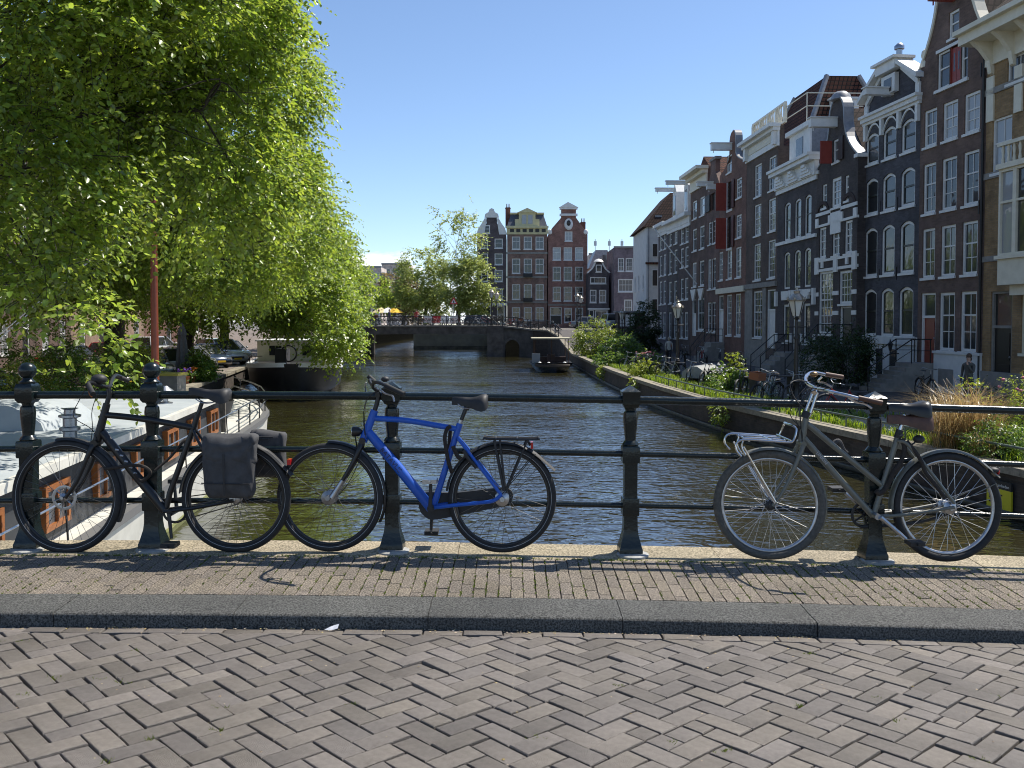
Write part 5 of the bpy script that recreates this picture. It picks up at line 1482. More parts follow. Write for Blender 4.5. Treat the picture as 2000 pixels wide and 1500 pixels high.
h.bands("cornice", [(ze, ze + .25, .10), (ze + .25, ze + 1.0, .18), (ze + 1.0, ze + 1.22, .5), (ze + 1.22, ze + 1.38, .62)], m_white)
for k in range(3):
    u = W_ * (k + .5) / 3; mbx = MB()
    for j in range(4): mbx.box(u - .75 + j * .17, u + .75 - j * .17, -.26 - .05 * j, -.17, ze + .3 + .15 * j, ze + .45 + .15 * j)
    h.part("console", mbx, m_white)
zd0 = ze + 1.3; zd1 = h.zz(1535, 268)
u0, u1 = h.Fp(1534, 300)[0], h.Fp(1572, 300)[0]
dm = h.part("dormer", MB().box(u0, u1, .35, 4.2, zd0, zd1), m_lead)
h.part("dormer_front", MB().box(u0 - .05, u1 + .05, .25, .349, zd0, zd1).box(u0 - .25, u1 + .25, .05, .5, zd1, zd1 + .25), m_white, dm)
h.part("dormer_window", MB().box((u0 + u1) / 2 - .45, (u0 + u1) / 2 + .55, .22, .249, zd0 + .2, zd1 - .35), G_DARK, dm)
h.part("roof", MB().prism([(0, .4, zd0 - .1), (W_, .4, zd0 - .1), (W_, 3.5, zd1 - .3), (0, 3.5, zd1 - .3)], (0, 5, -.2)).quad((0, .05, zd0 - .05), (W_, .05, zd0 - .05), (W_, 3, zd1 - .4), (0, 3, zd1 - .4)), m_slate)
h.steps(cols[1][0] - .4, cols[1][1] + .4, 5, max(.3, zg0 - .5))

# ---------------------------------------------------------------- G: brown house with white panelled cornice, roof terrace
h = House("brown brick house with white panelled cornice and roof terrace balustrade", on2(1455.5), on2(1516), QUAY_Z, wb("plain_brown_brick", (.05, .037, .031)))
W_ = h.W; c = W_ / 2
cols = [(h.Fp(a, 430)[0], h.Fp(b_, 430)[0]) for a, b_ in ((1473, 1486.5), (1500.5, 1515))]
cols = [(cols[0][0], cols[0][1]), (cols[1][0], min(cols[1][1], W_ - .15))]
for (yb, yt) in ((387, 325), (462, 402), (548, 478)):
    for a, b_ in cols: h.window((a, b_, h.zz(1473, yb), h.zz(1473, yt)), 3, 5, fw=.09, bar=.03, pane=h.rr.choice([G_MID, G_DARK, G_CURT]))
zg1, zg0 = h.zz(1473, 569), h.zz(1473, 659)
h.window((cols[0][0], cols[0][1] + .35, zg0, zg1), 3, 6, fw=.1, bar=.03, pane=G_DARK); h.door((cols[1][0] - .1, cols[1][1] + .1, h.zz(1500, 680), zg1), m_white, fan=1.2)
ze = h.zz(1462, 318); zt_ = h.zz(1462, 282)
h.wall([(0, 0, W_), (zt_, 0, W_)], eave=ze)
h.bands("cornice", [(ze, ze + .2, .1), (ze + .2, zt_ - .3, .06), (zt_ - .3, zt_ - .1, .35), (zt_ - .1, zt_ + .1, .6)], m_white)
h.part("cornice_panel", MB().box(.6, W_ - .6, -.1, -.061, ze + .38, zt_ - .5), m_cream)
for u in (.25, W_ - .25): h.part("console", MB().box(u - .2, u + .2, -.28, -.06, ze + .1, zt_ - .3), m_white)
zb1 = h.zz(1480, 555); h.bands("string_course", [(zb1 - .25, zb1 + .05, .14)], m_stone)
h.part("stone_base", MB().box(-.01, cols[0][0] - .15, -.05, -.001, 0, zb1 - .25).box(cols[0][1] + .5, cols[1][0] - .2, -.05, -.001, 0, zb1 - .25).box(cols[0][0] - .15, cols[0][1] + .5, -.05, -.001, 0, zg0 - .15), m_stone)
# terrace balustrade and mansard behind
zr0 = zt_ + .1; zr1 = zr0 + 1.2
tb = h.part("terrace_rail", MB().box(.2, W_ + .3, .25, .4, zr1 - .12, zr1).box(.2, W_ + .3, .25, .4, zr0, zr0 + .12), m_cream)
for k in range(5): u = .25 + k * W_ / 4.05; h.part("terrace_post", MB().box(u - .12, u + .12, .24, .41, zr0 + .12, zr1 - .12), m_cream, tb)
for k in range(16):
    if k % 4 != 3: h.part("baluster", MB().lathe([(.05, zr0 + .12), (.08, zr0 + .4), (.04, zr0 + .9), (.07, zr1 - .12)], 6, c=(.45 + k * (W_ - .2) / 16, .32, 0)), m_cream, tb, 60)
ym = 2.4; zm = 18.0
mbx = MB(); a0, a1 = -4.5, 4.0
lo = [(a0, ym, zr0 - .3), (a1, ym, zr0 - .3), (a1, ym + 5.5, zr0 - .3), (a0, ym + 5.5, zr0 - .3)]; hi = [(a0 + 1.5, ym + 1.8, zm), (a1 - 1.5, ym + 1.8, zm), (a1 - 1.5, ym + 3.8, zm), (a0 + 1.5, ym + 3.8, zm)]
rf = h.part("roof", MB().loft([lo, hi]), m_tile_r)
for p, q in zip(lo, hi): h.part("hip_flashing", MB().tube([p, q], .16, 6), m_lead, rf, 60)
h.part("dormer", MB().box(2.2, 3.75, ym + 1.7, ym + 3.3, zr0 + .3, zr0 + 2.0).box(2.1, 3.85, ym + 1.6, ym + 3.4, zr0 + 2.0, zr0 + 2.12), m_white, rf)
h.part("dormer_pane", MB().box(3.751, 3.77, ym + 2.0, ym + 3.0, zr0 + .6, zr0 + 1.75), G_MID, rf)
h.part("roof_rail", MB().tube([(W_ + .3, .4, zr0 + .9), (W_ + 3.4, .4, zr0 + .9), (W_ + 3.4, 3.5, zr0 + .9)], .03, 6).tube([(W_ + .3, .4, zr0 + .2), (W_ + 3.4, .4, zr0 + .2), (W_ + 3.4, 3.5, zr0 + .2)], .03, 6).tube([(W_ + 3.4, .4, zr0 - 2), (W_ + 3.4, .4, zr0 + .9)], .03, 6), m_cream, None, 60)
h.part("flue_pipe", MB().lathe([(.16, zm - 3), (.16, zm - .5), (.26, zm - .48), (.26, zm - .3), (.1, zm - .15)], 10, c=(W_ + 3.5, ym + 3, 0)), m_alu, None, 60)

# ---------------------------------------------------------------- F: warehouse with red shutters
h = House("red brown warehouse with bell gable and tall red shutters", on2(1403), on2(1455.2), QUAY_Z, wb("warehouse_brick", (.08, .044, .034)))
W_ = h.W; c = W_ / 2
cl = [(.35, 1.45), (2.35, 3.6), (W_ - 1.95, W_ - .55)]
cl = [(h.Fp(a, 430)[0], h.Fp(b_, 430)[0]) for a, b_ in ((1404.5, 1413), (1420.5, 1430.5), (1437.5, 1448.5))]
zr = [(h.zz(1405, 418), h.zz(1405, 366)), (h.zz(1405, 490), h.zz(1405, 432))]
for z0, z1 in zr:
    a, b_ = cl[1]; h.op.append((a, b_, z0, z1)); h.part("hatch", MB().box(a, b_, .12, .16, z0, z1), m_dkwood)
    h.part("shutter", MB().box(a - .17, a - .11, -.78, -.03, z0, z1), m_redwood)
    h.part("shutter", MB().box(b_ + .02, b_ + .55, -.1, -.04, z0, z1), M("dark_red_shutter", (.07, .012, .01), rough=.6))
    h.part("hatch_frame", MB().box(a - .1, a, -.04, .12, z0, z1).box(a - .1, b_, -.05, .12, z0 - .16, z0), m_white)
    h.window((cl[2][0], cl[2][1], z0 + .5, z1 - .1), 3, 4, fw=.1, bar=.03)
z2 = (h.zz(1405, 548), h.zz(1405, 493))
for a, b_ in cl: h.window((a, b_, *z2), 3, 5, fw=.1, bar=.03, pane=G_DARK)
zb1 = h.zz(1405, 572); zg1, zg0 = zb1 - .2, h.zz(1424, 655)
a = cl[0]; h.door((a[0], a[1] + .2, max(.4, h.zz(1405, 668)), zg1), m_white, fan=1.0)
h.window((cl[1][0], cl[1][1], zg0, zg1), 3, 6, fw=.1, bar=.03, pane=G_DARK); h.window((cl[2][0], cl[2][1], zg0, zg1), 3, 6, fw=.1, bar=.03, pane=G_DARK)
ra = h.rect(1419.5, 1429, 306, 340); h.window(ra, 1, 2, fw=.1, pane=G_MID)
zsh = h.zz(1404.5, 345); zt_ = h.zz(1428, 258)
out = [(0, 0, W_), (zsh, 0, W_)]
for k in range(1, 8):
    t = k / 7; ins = (c - .8) * (1 - (1 - t) ** 2.1); out.append((zsh + (zt_ - 1.5 - zsh) * t, ins, W_ - ins))
out += [(zt_ - .7, c - .8, c + .8)] + [(zt_ - .7 + .7 * math.sin(math.pi / 2 * k / 5), c - .8 * math.cos(math.pi / 2 * k / 5.3), c + .8 * math.cos(math.pi / 2 * k / 5.3)) for k in range(1, 6)]
h.wall(out, eave=zsh)
rings = [[(r_ - .02, -.04, z), (r_ + .12, -.04, z + .03), (r_ + .12, .42, z + .03), (r_ - .02, .42, z)] for (z, l, r_) in out[1:]]
recalc(h.part("lead_flashing", MB().loft(rings), m_lead))
h.ridge_roof(zsh, zt_ - .8, m_tile_r, y0=.4)
h.hoist(c - .3, h.zz(1404, 310), 1.4, .4, .45); h.hoist(cl[0][0] + .3, h.zz(1404, 372), 1.0, .35, .3)
h.bands("shop_cornice", [(zb1 - .1, zb1 + .28, .22)], m_cream)
h.steps(cl[0][0] - .2, cl[0][1] + .5, 4, max(.4, h.zz(1405, 668)))

# ---------------------------------------------------------------- E, D, C, B, A and the white end house
h = House("narrow red brown warehouse with an open dark hatch under its hoist beam", on2(1378), on2(1402.8), QUAY_Z, wb("narrow_brick", (.068, .044, .038)))
W_ = h.W; c = W_ / 2
c2 = [(.55, 1.95), (W_ - 2.1, W_ - .8)]
for (yb, yt) in ((480, 437), (566, 508)):
    for a, b_ in c2: h.window((a, b_, h.zz(1380, yb), h.zz(1380, yt)), 2, 4, fw=.1)
for a, b_ in c2: h.window((a, b_, h.zz(1380, 648), h.zz(1380, 591)), 2, 4, fw=.1, pane=G_DARK)
z0, z1 = h.zz(1380, 416), h.zz(1380, 384); h.op.append((c - .6, c + .6, z0, z1)); h.part("hatch", MB().box(c - .6, c + .6, .15, .18, z0, z1), m_dkwood); h.part("shutter", MB().box(c - 1.9, c - .62, -.1, -.04, z0, z1), M("slate_shutter", (.03, .033, .037), rough=.6))
zsh = h.zz(1380, 372); zt_ = h.zz(1392, 338)
h.wall([(0, 0, W_), (zsh, 0, W_), (zt_, c - .7, c + .7), (zt_ + .9, c - .7, c + .7)], eave=zsh); h.ridge_roof(zsh, zt_ + .3, m_tile_r); h.hoist(c, z1 + .5, 1.2, .35, .3)
h.part("gable_cap", MB().box(c - .85, c + .85, -.06, .4, zt_ + .9, zt_ + 1.1), m_stone)

h = House("brown house with a tall plain white cornice box", on2(1347), on2(1377.8), QUAY_Z, wb("umber_brick", (.055, .036, .03)))
W_ = h.W; c = W_ / 2; c2 = [(.7, 2.1), (W_ - 2.0, W_ - .55)]
for (yb, yt) in ((430, 395), (492, 449), (561, 514)):
    for a, b_ in c2: h.window((a, b_, h.zz(1352, yb), h.zz(1352, yt)), 1, 2, fw=.12)
zg = h.zz(1352, 645); h.window((c2[1][0] - .6, c2[1][1] + .1, zg, h.zz(1352, 584)), 2, 2, fw=.14, pane=G_DARK); h.door((c2[0][0], c2[0][1], max(.3, h.zz(1352, 656)), h.zz(1352, 584)), m_white, fan=1.2)
ze, zt_ = h.zz(1350, 378), h.zz(1350, 345); h.wall([(0, 0, W_), (zt_, 0, W_)], eave=ze)
h.bands("cornice", [(ze, ze + .25, .12), (ze + .25, zt_ - .5, .05), (zt_ - .5, zt_ - .2, .4), (zt_ - .2, zt_ + .05, .9)], m_cream)
for a, b_ in c2:
    z = h.zz(1352, 566); h.part("window_apron", MB().prism([(a - .2, -.12, z), (b_ + .2, -.12, z), ((a + b_) / 2 + .2, -.12, z - .9), ((a + b_) / 2 - .2, -.12, z - .9)], (0, .12, 0)), m_white)
h.part("roof", MB().prism([(0, .4, zt_ - .3), (W_, .4, zt_ - .3), (c, .4, zt_ + 1.2)], (0, 8, 0)), m_tile_r)
fp = House("pale flagpole slanting out from the brown house front", on2(1347), on2(1377.8), QUAY_Z, h.mat, name="flag_pole", cat="flagpole")
MB().tube([(c, -.05, h.zz(1362, 555)), (c - 1.0, -3.4, h.zz(1362, 555) + 4.6)], .05, 6).build("pole", m_white, fp.o, 60)

for (xa, xb, lab, colr, yc, rows_, dorm) in (
        (1325, 1346.8, "slim dark brick house with a white gabled dormer beside the tall cornice box", (.043, .034, .032), 421, ((478, 440), (524, 486), (586, 545)), True),
        (1303, 1324.8, "slim dark brick house with white dormer and hoist beam over the flat cornice", (.04, .036, .036), 431, ((481, 441), (536, 492), (593, 551)), True),
        (1285, 1302.8, "low slate grey house next to the white plastered end house", (.055, .05, .055), 437, ((490, 455), (540, 500), (595, 550)), False)):
    h = House(lab, on2(xa), on2(xb), QUAY_Z + .1, wb("brick_%d" % xa, colr)); W_ = h.W; c = W_ / 2
    c2 = [(.6, 1.75), (W_ - 1.85, W_ - .6)]
    for (yb, yt) in rows_:
        for a, b_ in c2: h.window((a, b_, h.zz(xa + 4, yb), h.zz(xa + 4, yt)), 1, 3, fw=.12)
    for a, b_ in c2: h.window((a, b_, h.zz(xa + 4, 660), h.zz(xa + 4, 610)), 2, 3, fw=.12, pane=G_DARK)
    ze = h.zz(xa + 2, yc + 8); h.wall([(0, 0, W_), (ze, 0, W_)]); h.bands("cornice", [(ze - .9, ze - .6, .08), (ze - .6, ze - .1, .12), (ze - .1, ze + .2, .55)], m_white)
    rf = h.part("roof", MB().prism([(0, .2, ze + .1), (W_, .2, ze + .1), (W_, 3.2, ze + 2.6), (0, 3.2, ze + 2.6)], (0, 5, -.4)), m_tile_d)
    if dorm:
        h.part("dormer", MB().prism([(c - .7, .1, ze + .2), (c + .7, .1, ze + .2), (c + .7, .1, ze + 2.6), (c, .1, ze + 3.5), (c - .7, .1, ze + 2.6)], (0, 2.5, 0)), m_white, rf)
        h.part("dormer_pane", MB().quad((c - .4, .08, ze + .6), (c + .4, .08, ze + .6), (c + .4, .08, ze + 2.3), (c - .4, .08, ze + 2.3)), G_DARK, rf)
        h.hoist(c, ze + 2.7, 1.6, .3, .28)

h = House("white plastered end house with steep red tiled roof", (13.44, 99.6), (13.40, 89.6), QUAY_Z + .9, m_plaster, depth=7.0); W_ = h.W
ze = 10.9 - h.base
for (za, hh2) in ((2.2, 1.5), (5.2, 1.5)):
    for a in (1.2, 4.2, 7.4): h.window((a, a + .8, za, za + hh2), 1, 2, fw=.1, pane=G_DARK)
h.wall([(0, 0, W_), (ze, 0, W_)])
for k, (za, hh2) in enumerate(((2.6, 1.6), (5.4, 1.7), (8.3, 1.4))):
    for y_ in (.55, 1.35):
        w = h.part("side_window", MB().box(W_ + .001, W_ + .05, y_, y_ + .6, za, za + hh2), m_white); h.part("pane", MB().box(W_ + .05, W_ + .055, y_ + .07, y_ + .53, za + .08, za + hh2 - .08), G_DARK, w)
h.part("string_course", MB().box(W_ + .001, W_ + .25, -.1, 7, 7.6, 7.8), m_tile_r)
rf = h.part("roof", MB().loft([[(-.3, -.4, ze), (W_ + .35, -.4, ze), (W_ + .35, 7.3, ze), (-.3, 7.3, ze)], [(1.5, 2.7, ze + 3.7), (W_ - 2.2, 2.7, ze + 3.7), (W_ - 2.2, 3.0, ze + 3.7), (1.5, 3.0, ze + 3.7)]]), tile_mat("brown_pantiles", (.04, .024, .02), (.065, .036, .028)))
h.part("roof_light", MB().box(W_ - 1.2, W_ - .35, .9, 1.6, ze + .3, ze + 1.2), m_lead, rf)
h.part("drain_pipe", MB().tube([(W_ + .06, .2, .2), (W_ + .06, .2, ze)], .05, 6), m_lead, None, 60)
# ================================================================ houses beyond the far bridge and on the other bank
def front(label, xa, xb, y, base, colr, **k):
    A = at_y(xa, 628, y); B = at_y(xb, 628, y)
    return House(label, (A.x, y), (B.x, y), base, wb("far_" + str(xa), tuple(v * 1.35 for v in colr)), depth=9, **k)
YB = 125.0
# neck gable left of centre
h = front("black house with white scrolled neck gable half hidden by the yellow green trees", 932, 989, YB, ZG, (.035, .03, .033)); W_ = h.W; c = W_ / 2
for (yt, yb) in ((466, 485), (495, 517), (527, 550), (563, 586)):
    for a, b_ in ((940, 953), (966, 982)): h.window(h.rect(a, b_, yt, yb), 1, 2, fw=.12, pane=G_DARK)
for a, b_ in ((940, 960), (970, 986)): h.window(h.rect(a, b_, 598, 632), 1, 2, fw=.15, pane=G_DARK)
h.bands("shop_cornice", [(h.zz(950, 597), h.zz(950, 592), .3)], m_white)
zs = h.zz(935, 458); zt = h.zz(951, 425)
h.wall([(0, 0, W_), (zs, 0, W_), (zs + .8, .6, W_ - .6), (zt - .8, 1.3, W_ - 1.3), (zt, 1.3, W_ - 1.3)], eave=zs)
for sgn in (-1, 1):
    u = lambda d: d if sgn < 0 else W_ - d
    P = [(u(-.1), -.1, zs), (u(1.0), -.1, zs), (u(1.35), -.1, zt - .1), (u(1.05), -.1, zt - .1), (u(.7), -.1, zs + 1.6), (u(.2), -.1, zs + .9)]
    recalc(h.part("gable_scroll", MB().prism(P, (0, .4, 0)), m_white))
h.part("pediment", MB().prism([(c - 1.0, -.12, zt), (c + 1.0, -.12, zt), (c + .9, -.12, zt + .5), (c + .45, -.12, zt + .75), (c + .3, -.12, zt + 1.15), (c, -.12, zt + 1.3), (c - .3, -.12, zt + 1.15), (c - .45, -.12, zt + .75), (c - .9, -.12, zt + .5)], (0, .35, 0)), m_white)
h.window(h.rect(945, 957, 440, 456), 1, 2, fw=.12, pane=G_DARK, cut=False, y=-.11)
h.ridge_roof(zs, zt, m_tile_d)
# brown house with slate mansard
h = front("brown brick house with slate mansard roof and yellow dormer beyond the bridge", 990.5, 1068.5, YB, ZG, (.075, .05, .042)); W_ = h.W; c = W_ / 2
for (yt, yb) in ((462, 487), (505, 534), (555, 585), (600, 626)):
    for a, b_ in ((1000, 1016), (1023, 1039), (1046, 1062)): h.window(h.rect(a, b_, yt, yb), 2, 2, fw=.11, pane=G_MID if yt < 500 else G_DARK, split=.62)
ze = h.zz(992, 455)
h.wall([(0, 0, W_), (ze, 0, W_)])
for y_ in (496, 543, 592): h.bands("string_course", [(h.zz(992, y_), h.zz(992, y_) + .25, .06)], m_stone)
m_yel = M("yellow_cream_paint", (.50, .46, .26), (.58, .54, .33), scale=3, rough=.6)
h.bands("cornice", [(ze - .2, ze, .1), (ze, ze + .65, .15), (ze + .65, ze + .95, .45)], m_yel)
for k in range(6): h.part("frieze_panel", MB().box(.4 + k * .88, .95 + k * .88, -.19, -.151, ze + .1, ze + .55), m_dkwood)
zm = h.zz(992, 417)
rf = h.part("roof", MB().loft([[(0, .1, ze + .95), (W_, .1, ze + .95), (W_, 8, ze + .95), (0, 8, ze + .95)], [(.5, 1.1, zm), (W_ - .5, 1.1, zm), (W_ - .5, 7, zm), (.5, 7, zm)]]), m_slate)
h.part("roof_curb", MB().box(.4, W_ - .4, .95, 7.1, zm, zm + .25), m_yel, rf)
h.part("dormer", MB().box(c - 1.15, c + 1.15, -.1, 2.5, ze + .95, zm + .1).prism([(c - 1.4, -.3, zm + .1), (c + 1.4, -.3, zm + .1), (c, -.3, zm + .75)], (0, 2.6, 0)).box(c - 1.7, c - 1.15, -.05, .3, ze + .95, ze + 1.9).box(c + 1.15, c + 1.7, -.05, .3, ze + .95, ze + 1.9), m_yel, rf)
for du in (-.75, .12): h.part("dormer_pane", MB().quad((c + du, -.13, ze + 1.25), (c + du + .63, -.13, ze + 1.25), (c + du + .63, -.13, zm - .2), (c + du, -.13, zm - .2)), G_CURT, rf)
h.chimney(.1, 3, ze + 1, zm + 1.2)
for (a, y_) in ((1023, 540), (1023, 588)): 
    r_ = h.rect(a - 1, a + 17, y_ - 6, y_); h.part("balcony_rail", MB().box(r_[0], r_[1], -.5, -.45, r_[2], r_[3]).box(r_[0], r_[1], -.5, 0, r_[2] - .1, r_[2]), m_iron2)
# red brown neck gable
h = front("red brown neck gabled house with white oval ornament beyond the bridge", 1070.5, 1147, YB, ZG, (.085, .048, .041)); W_ = h.W; c = W_ / 2
for (yt, yb) in ((483, 508), (521, 548), (560, 588)):
    for a, b_ in ((1079.5, 1095.5), (1101, 1117.5), (1123, 1139)): h.window(h.rect(a, b_, yt, yb), 2, 2, fw=.10, pane=G_CURT if yt < 500 else G_DARK, split=.62)
h.door(h.rect(1074, 1097, 600, 633), m_dkwood, fan=1.1); h.window(h.rect(1102, 1117, 601, 630), 2, 2, fw=.13, pane=G_DARK); h.window(h.rect(1123, 1139, 601, 630), 2, 2, fw=.13, pane=G_DARK)
h.window(h.rect(1103, 1118, 452, 471), 2, 2, fw=.13, pane=G_CURT)
zs = h.zz(1072, 458); zn = h.zz(1098, 425); zt = h.zz(1098, 409)
nk0, nk1 = h.Fp(1096, 420)[0], h.Fp(1125, 420)[0]
h.wall([(0, 0, W_), (zs, 0, W_), (zs + .9, .55, W_ - .55), (zn, nk0, nk1), (zt, nk0, nk1)], eave=zs)
h.part("pediment", MB().box(nk0 - .2, nk1 + .2, -.25, .5, zt - .9, zt - .6).box(nk0 - .2, nk1 + .2, -.25, .5, zt, zt + .25).prism([(nk0 - .3, -.3, zt + .25), (nk1 + .3, -.3, zt + .25), (c, -.3, zt + 1.0)], (0, .8, 0)), m_white)
h.part("oval_ornament", MB().sphere((c + .1, -.05, h.zz(1111, 438)), .75, 14, 8, (.8, .25, 1.1)), m_white, None, 60); h.part("oval_window", MB().sphere((c + .1, -.22, h.zz(1111, 436)), .36, 12, 8, (.8, .3, 1.1)), m_dkwood, None, 60)
for sgn in (-1, 1): h.part("gable_stone", MB().sphere((.25 if sgn < 0 else W_ - .25, .1, zs + .35), .4, 10, 6, (.9, .5, 1)), m_white, None, 60)
h.ridge_roof(zs, zt - .6, m_slate); h.chimney(W_ - .45, 2.5, zs, h.zz(1140, 430)); h.bands("string_course", [(h.zz(1072, 597), h.zz(1072, 597) + .2, .08)], m_stone)
# little bell gable and its neighbours
h = front("small black house with white edged bell gable and wide shop window", 1149, 1189, 121.0, ZG, (.03, .028, .032)); W_ = h.W; c = W_ / 2
h.window(h.rect(1152.5, 1184, 541, 554), 4, 1, fw=.14, pane=G_DARK, mid=False)
for a, b_ in ((1152, 1165), (1170, 1184)): h.window(h.rect(a, b_, 566, 591), 2, 2, fw=.13, pane=G_MID)
h.window(h.rect(1162, 1187, 606, 635), 2, 1, fw=.16, pane=G_DARK, mid=False); h.door(h.rect(1150, 1160, 606, 636), m_dkwood, fan=.8)
zs = h.zz(1150, 533); zt = h.zz(1168, 510)
out = [(0, 0, W_), (zs, 0, W_), (zs + .5, .55, W_ - .55), (zt - .6, .85, W_ - .85), (zt, 1.1, W_ - 1.1)]
h.wall(out, eave=zs)
for sgn in (-1, 1):
    rings = []
    for (z, l, r_) in out[1:]:
        u = l if sgn < 0 else r_; rings.append([(u, -.08, z), (u + sgn * .22, -.08, z + .04), (u + sgn * .22, .38, z + .04), (u, .38, z)])
    recalc(h.part("gable_trim", MB().loft(rings), m_white))
h.part("gable_cap", MB().lathe([(.7, zt - .1), (.45, zt + .2), (.1, zt + .32)], 12, c=(c, .15, 0)), m_white, None, 60)
h.window((c - .4, c + .4, zs + .1, zs + 1.1), 1, 1, fw=.12, pane=G_DARK, cut=False, y=-.12); h.ridge_roof(zs, zt - .3, m_slate); h.bands("shop_cornice", [(h.zz(1150, 605), h.zz(1150, 602), .2)], m_white)
h = front("pale grey mansard topped house behind the small bell gable", 1152, 1198, 134.0, ZG, (.16, .10, .075)); W_ = h.W
ze = h.zz(1155, 524); h.wall([(0, 0, W_), (ze, 0, W_)]); zm = h.zz(1155, 487)
rf = h.part("roof", MB().loft([[(-.2, 0, ze), (W_ + .2, 0, ze), (W_ + .2, 8, ze), (-.2, 8, ze)], [(1.0, 1.2, zm), (W_ - .8, 1.2, zm), (W_ - .8, 7, zm), (1.0, 7, zm)]]), m_lead)
h.part("roof_window", MB().box(1.9, 3.9, -.1, .6, ze + .3, ze + 2.0), G_MID, rf)
for (yt, yb) in ((528, 545), (560, 580)): h.window(h.rect(1189, 1195, yt, yb), 1, 2, fw=.12, cut=False, y=-.11)
h = front("purple grey flat topped corner house beside the white plastered end house", 1199, 1240, 118.0, ZG, (.06, .05, .058)); W_ = h.W
for a, b_ in ((1207, 1219), (1222, 1236)): h.window(h.rect(a, b_, 504, 530), 3, 3, fw=.12, mid=False)
h.window(h.rect(1207, 1237, 545, 570), 4, 2, fw=.14); h.window(h.rect(1219, 1235, 585, 618), 3, 3, fw=.14)
ze = h.zz(1200, 483); h.wall([(0, 0, W_), (ze, 0, W_)]); h.bands("coping", [(ze - .1, ze + .15, .1)], m_stone)
for k, (xa, xb, yy, top_, lab) in enumerate(((700, 745, 210, 522, "distant flat roofed block with roof lights above the trees"), (746, 800, 235, 516, "distant grey roofed block seen beside the small cloud"), (1150, 1235, 190, 497, "distant roof terrace block with antennas above the small bell gable"))):
    h = front(lab, xa, xb, yy, ZG, (.2, .18, .17), name="distant_block", cat="building"); ze = h.zz(xa + 2, top_)
    for i in range(4):
        for j in range(3): h.window((1 + i * h.W / 4, 2.2 + i * h.W / 4, ze - 3 - 3.2 * j, ze - 1.2 - 3.2 * j), 1, 1, sill=False)
    h.wall([(0, 0, h.W), (ze, 0, h.W)]); h.bands("coping", [(ze - .1, ze + .3, .2)], m_lead)
    if k == 2:
        for u in (1.5, 4.5, 7.2): h.part("antenna", MB().tube([(u, 2, ze), (u, 2, ze + 3.4)], .08, 5).box(u - .3, u + .3, 1.95, 2.05, ze + 2, ze + 3), m_alu)

# houses on the other bank, mostly behind the trees
lx = [(-21.5, 8), (-23.5, 17), (-25.2, 27), (-27, 38), (-29, 50), (-31, 63), (-32, 78), (-32, 93)]
lcol = [(.20, .10, .075), (.12, .075, .06), (.26, .2, .15), (.16, .075, .055), (.09, .06, .05), (.22, .16, .12), (.13, .07, .055)]
labs = ["sunny red brick house behind the tree trunks", "brown brick house second along the tree lined bank", "pale house third along the tree lined bank", "brick house fourth along the tree lined bank", "dark house fifth along the tree lined bank", "pale house sixth along the tree lined bank", "brick house seventh along the tree lined bank by the bridge"]
for i in range(7):
    h = House(labs[i], lx[i], lx[i + 1], QUAY_Z if i < 6 else QUAY_Z + .8, wb("bank_brick_%d" % i, tuple(v * .5 for v in lcol[i]))); W_ = h.W
    n = 4; 
    for f in range(4):
        for k in range(n):
            u = (k + .5) * W_ / n; z0 = .9 + f * 3.3
            if f == 0 and k == 1: h.door((u - .6, u + .6, .1, 3.0), m_dkwood, fan=.6)
            else: h.window((u - .6, u + .6, z0, z0 + 2.0), 2, 3, fw=.1)
    h.wall([(0, 0, W_), (14, 0, W_)]); h.bands("cornice", [(13.6, 14.1, .35)], m_white); h.ridge_roof(14, 16.5, m_tile_d)

# ================================================================ trees
def unit(a): return a / np.maximum(1e-9, np.linalg.norm(a, axis=-1, keepdims=True))
def leaf_arrays(P, Dr, Nn, size, wr, rng):
    """each leaf two folded quads (six points): ovate with a tip"""
    n = len(P); Dr = unit(Dr); S = unit(np.cross(Dr, Nn)); Nn = unit(np.cross(S, Dr))
    size = size[:, None]; w = size * wr
    f = rng.uniform(.05, .3, (n, 1)) * w; cu = rng.uniform(-.10, .22, (n, 1)) * size
    base = P; tip = P + Dr * size - Nn * cu
    l1 = P + Dr * size * .30 + S * w * .5 + Nn * f; r1 = P + Dr * size * .30 - S * w * .5 + Nn * f
    l2 = P + Dr * size * .68 + S * w * .38 + Nn * f * .7 - Nn * cu * .45; r2 = P + Dr * size * .68 - S * w * .38 + Nn * f * .7 - Nn * cu * .45
    V = np.stack([base, l1, l2, tip, r2, r1], 1).reshape(-1, 3)
    b = np.arange(n)[:, None] * 6
    Q = np.concatenate([b + np.array([[0, 3, 2, 1]]), b + np.array([[0, 5, 4, 3]])], 0)
    return V, Q
def blob_points(rng, blob, n, shell=.55, noise_s=.9, thr=.0):
    cx, cy, cz, rx, ry, rz = blob
    out = []
    need = n
    while need > 0:
        m = int(need * 2.2) + 50
        d = unit(rng.normal(size=(m, 3))); r = rng.uniform(0, 1, (m, 1)) ** (1 / 3) * (1 - shell) + shell * rng.uniform(.72, 1.0, (m, 1)) ** .5
        r = np.minimum(r, 1.0 + rng.normal(0, .05, (m, 1)))
        p = d * r * np.array([rx, ry, rz])
        q = (p + np.array([cx, cy, cz])) * noise_s
        v = np.sin(q[:, 0] * 1.7 + 1.3 * np.sin(q[:, 1] * 1.1)) + np.sin(q[:, 1] * 1.9 + 1.2 * np.sin(q[:, 2] * 1.3 + 1)) + np.sin(q[:, 2] * 2.1 + 1.1 * np.sin(q[:, 0] * 1.2 + 2))
        keep = v + rng.normal(0, .7, m) > thr
        out.append(np.concatenate([p[keep] + np.array([cx, cy, cz]), d[keep]], 1)[:need]); need -= len(out[-1])
    return np.concatenate(out, 0)
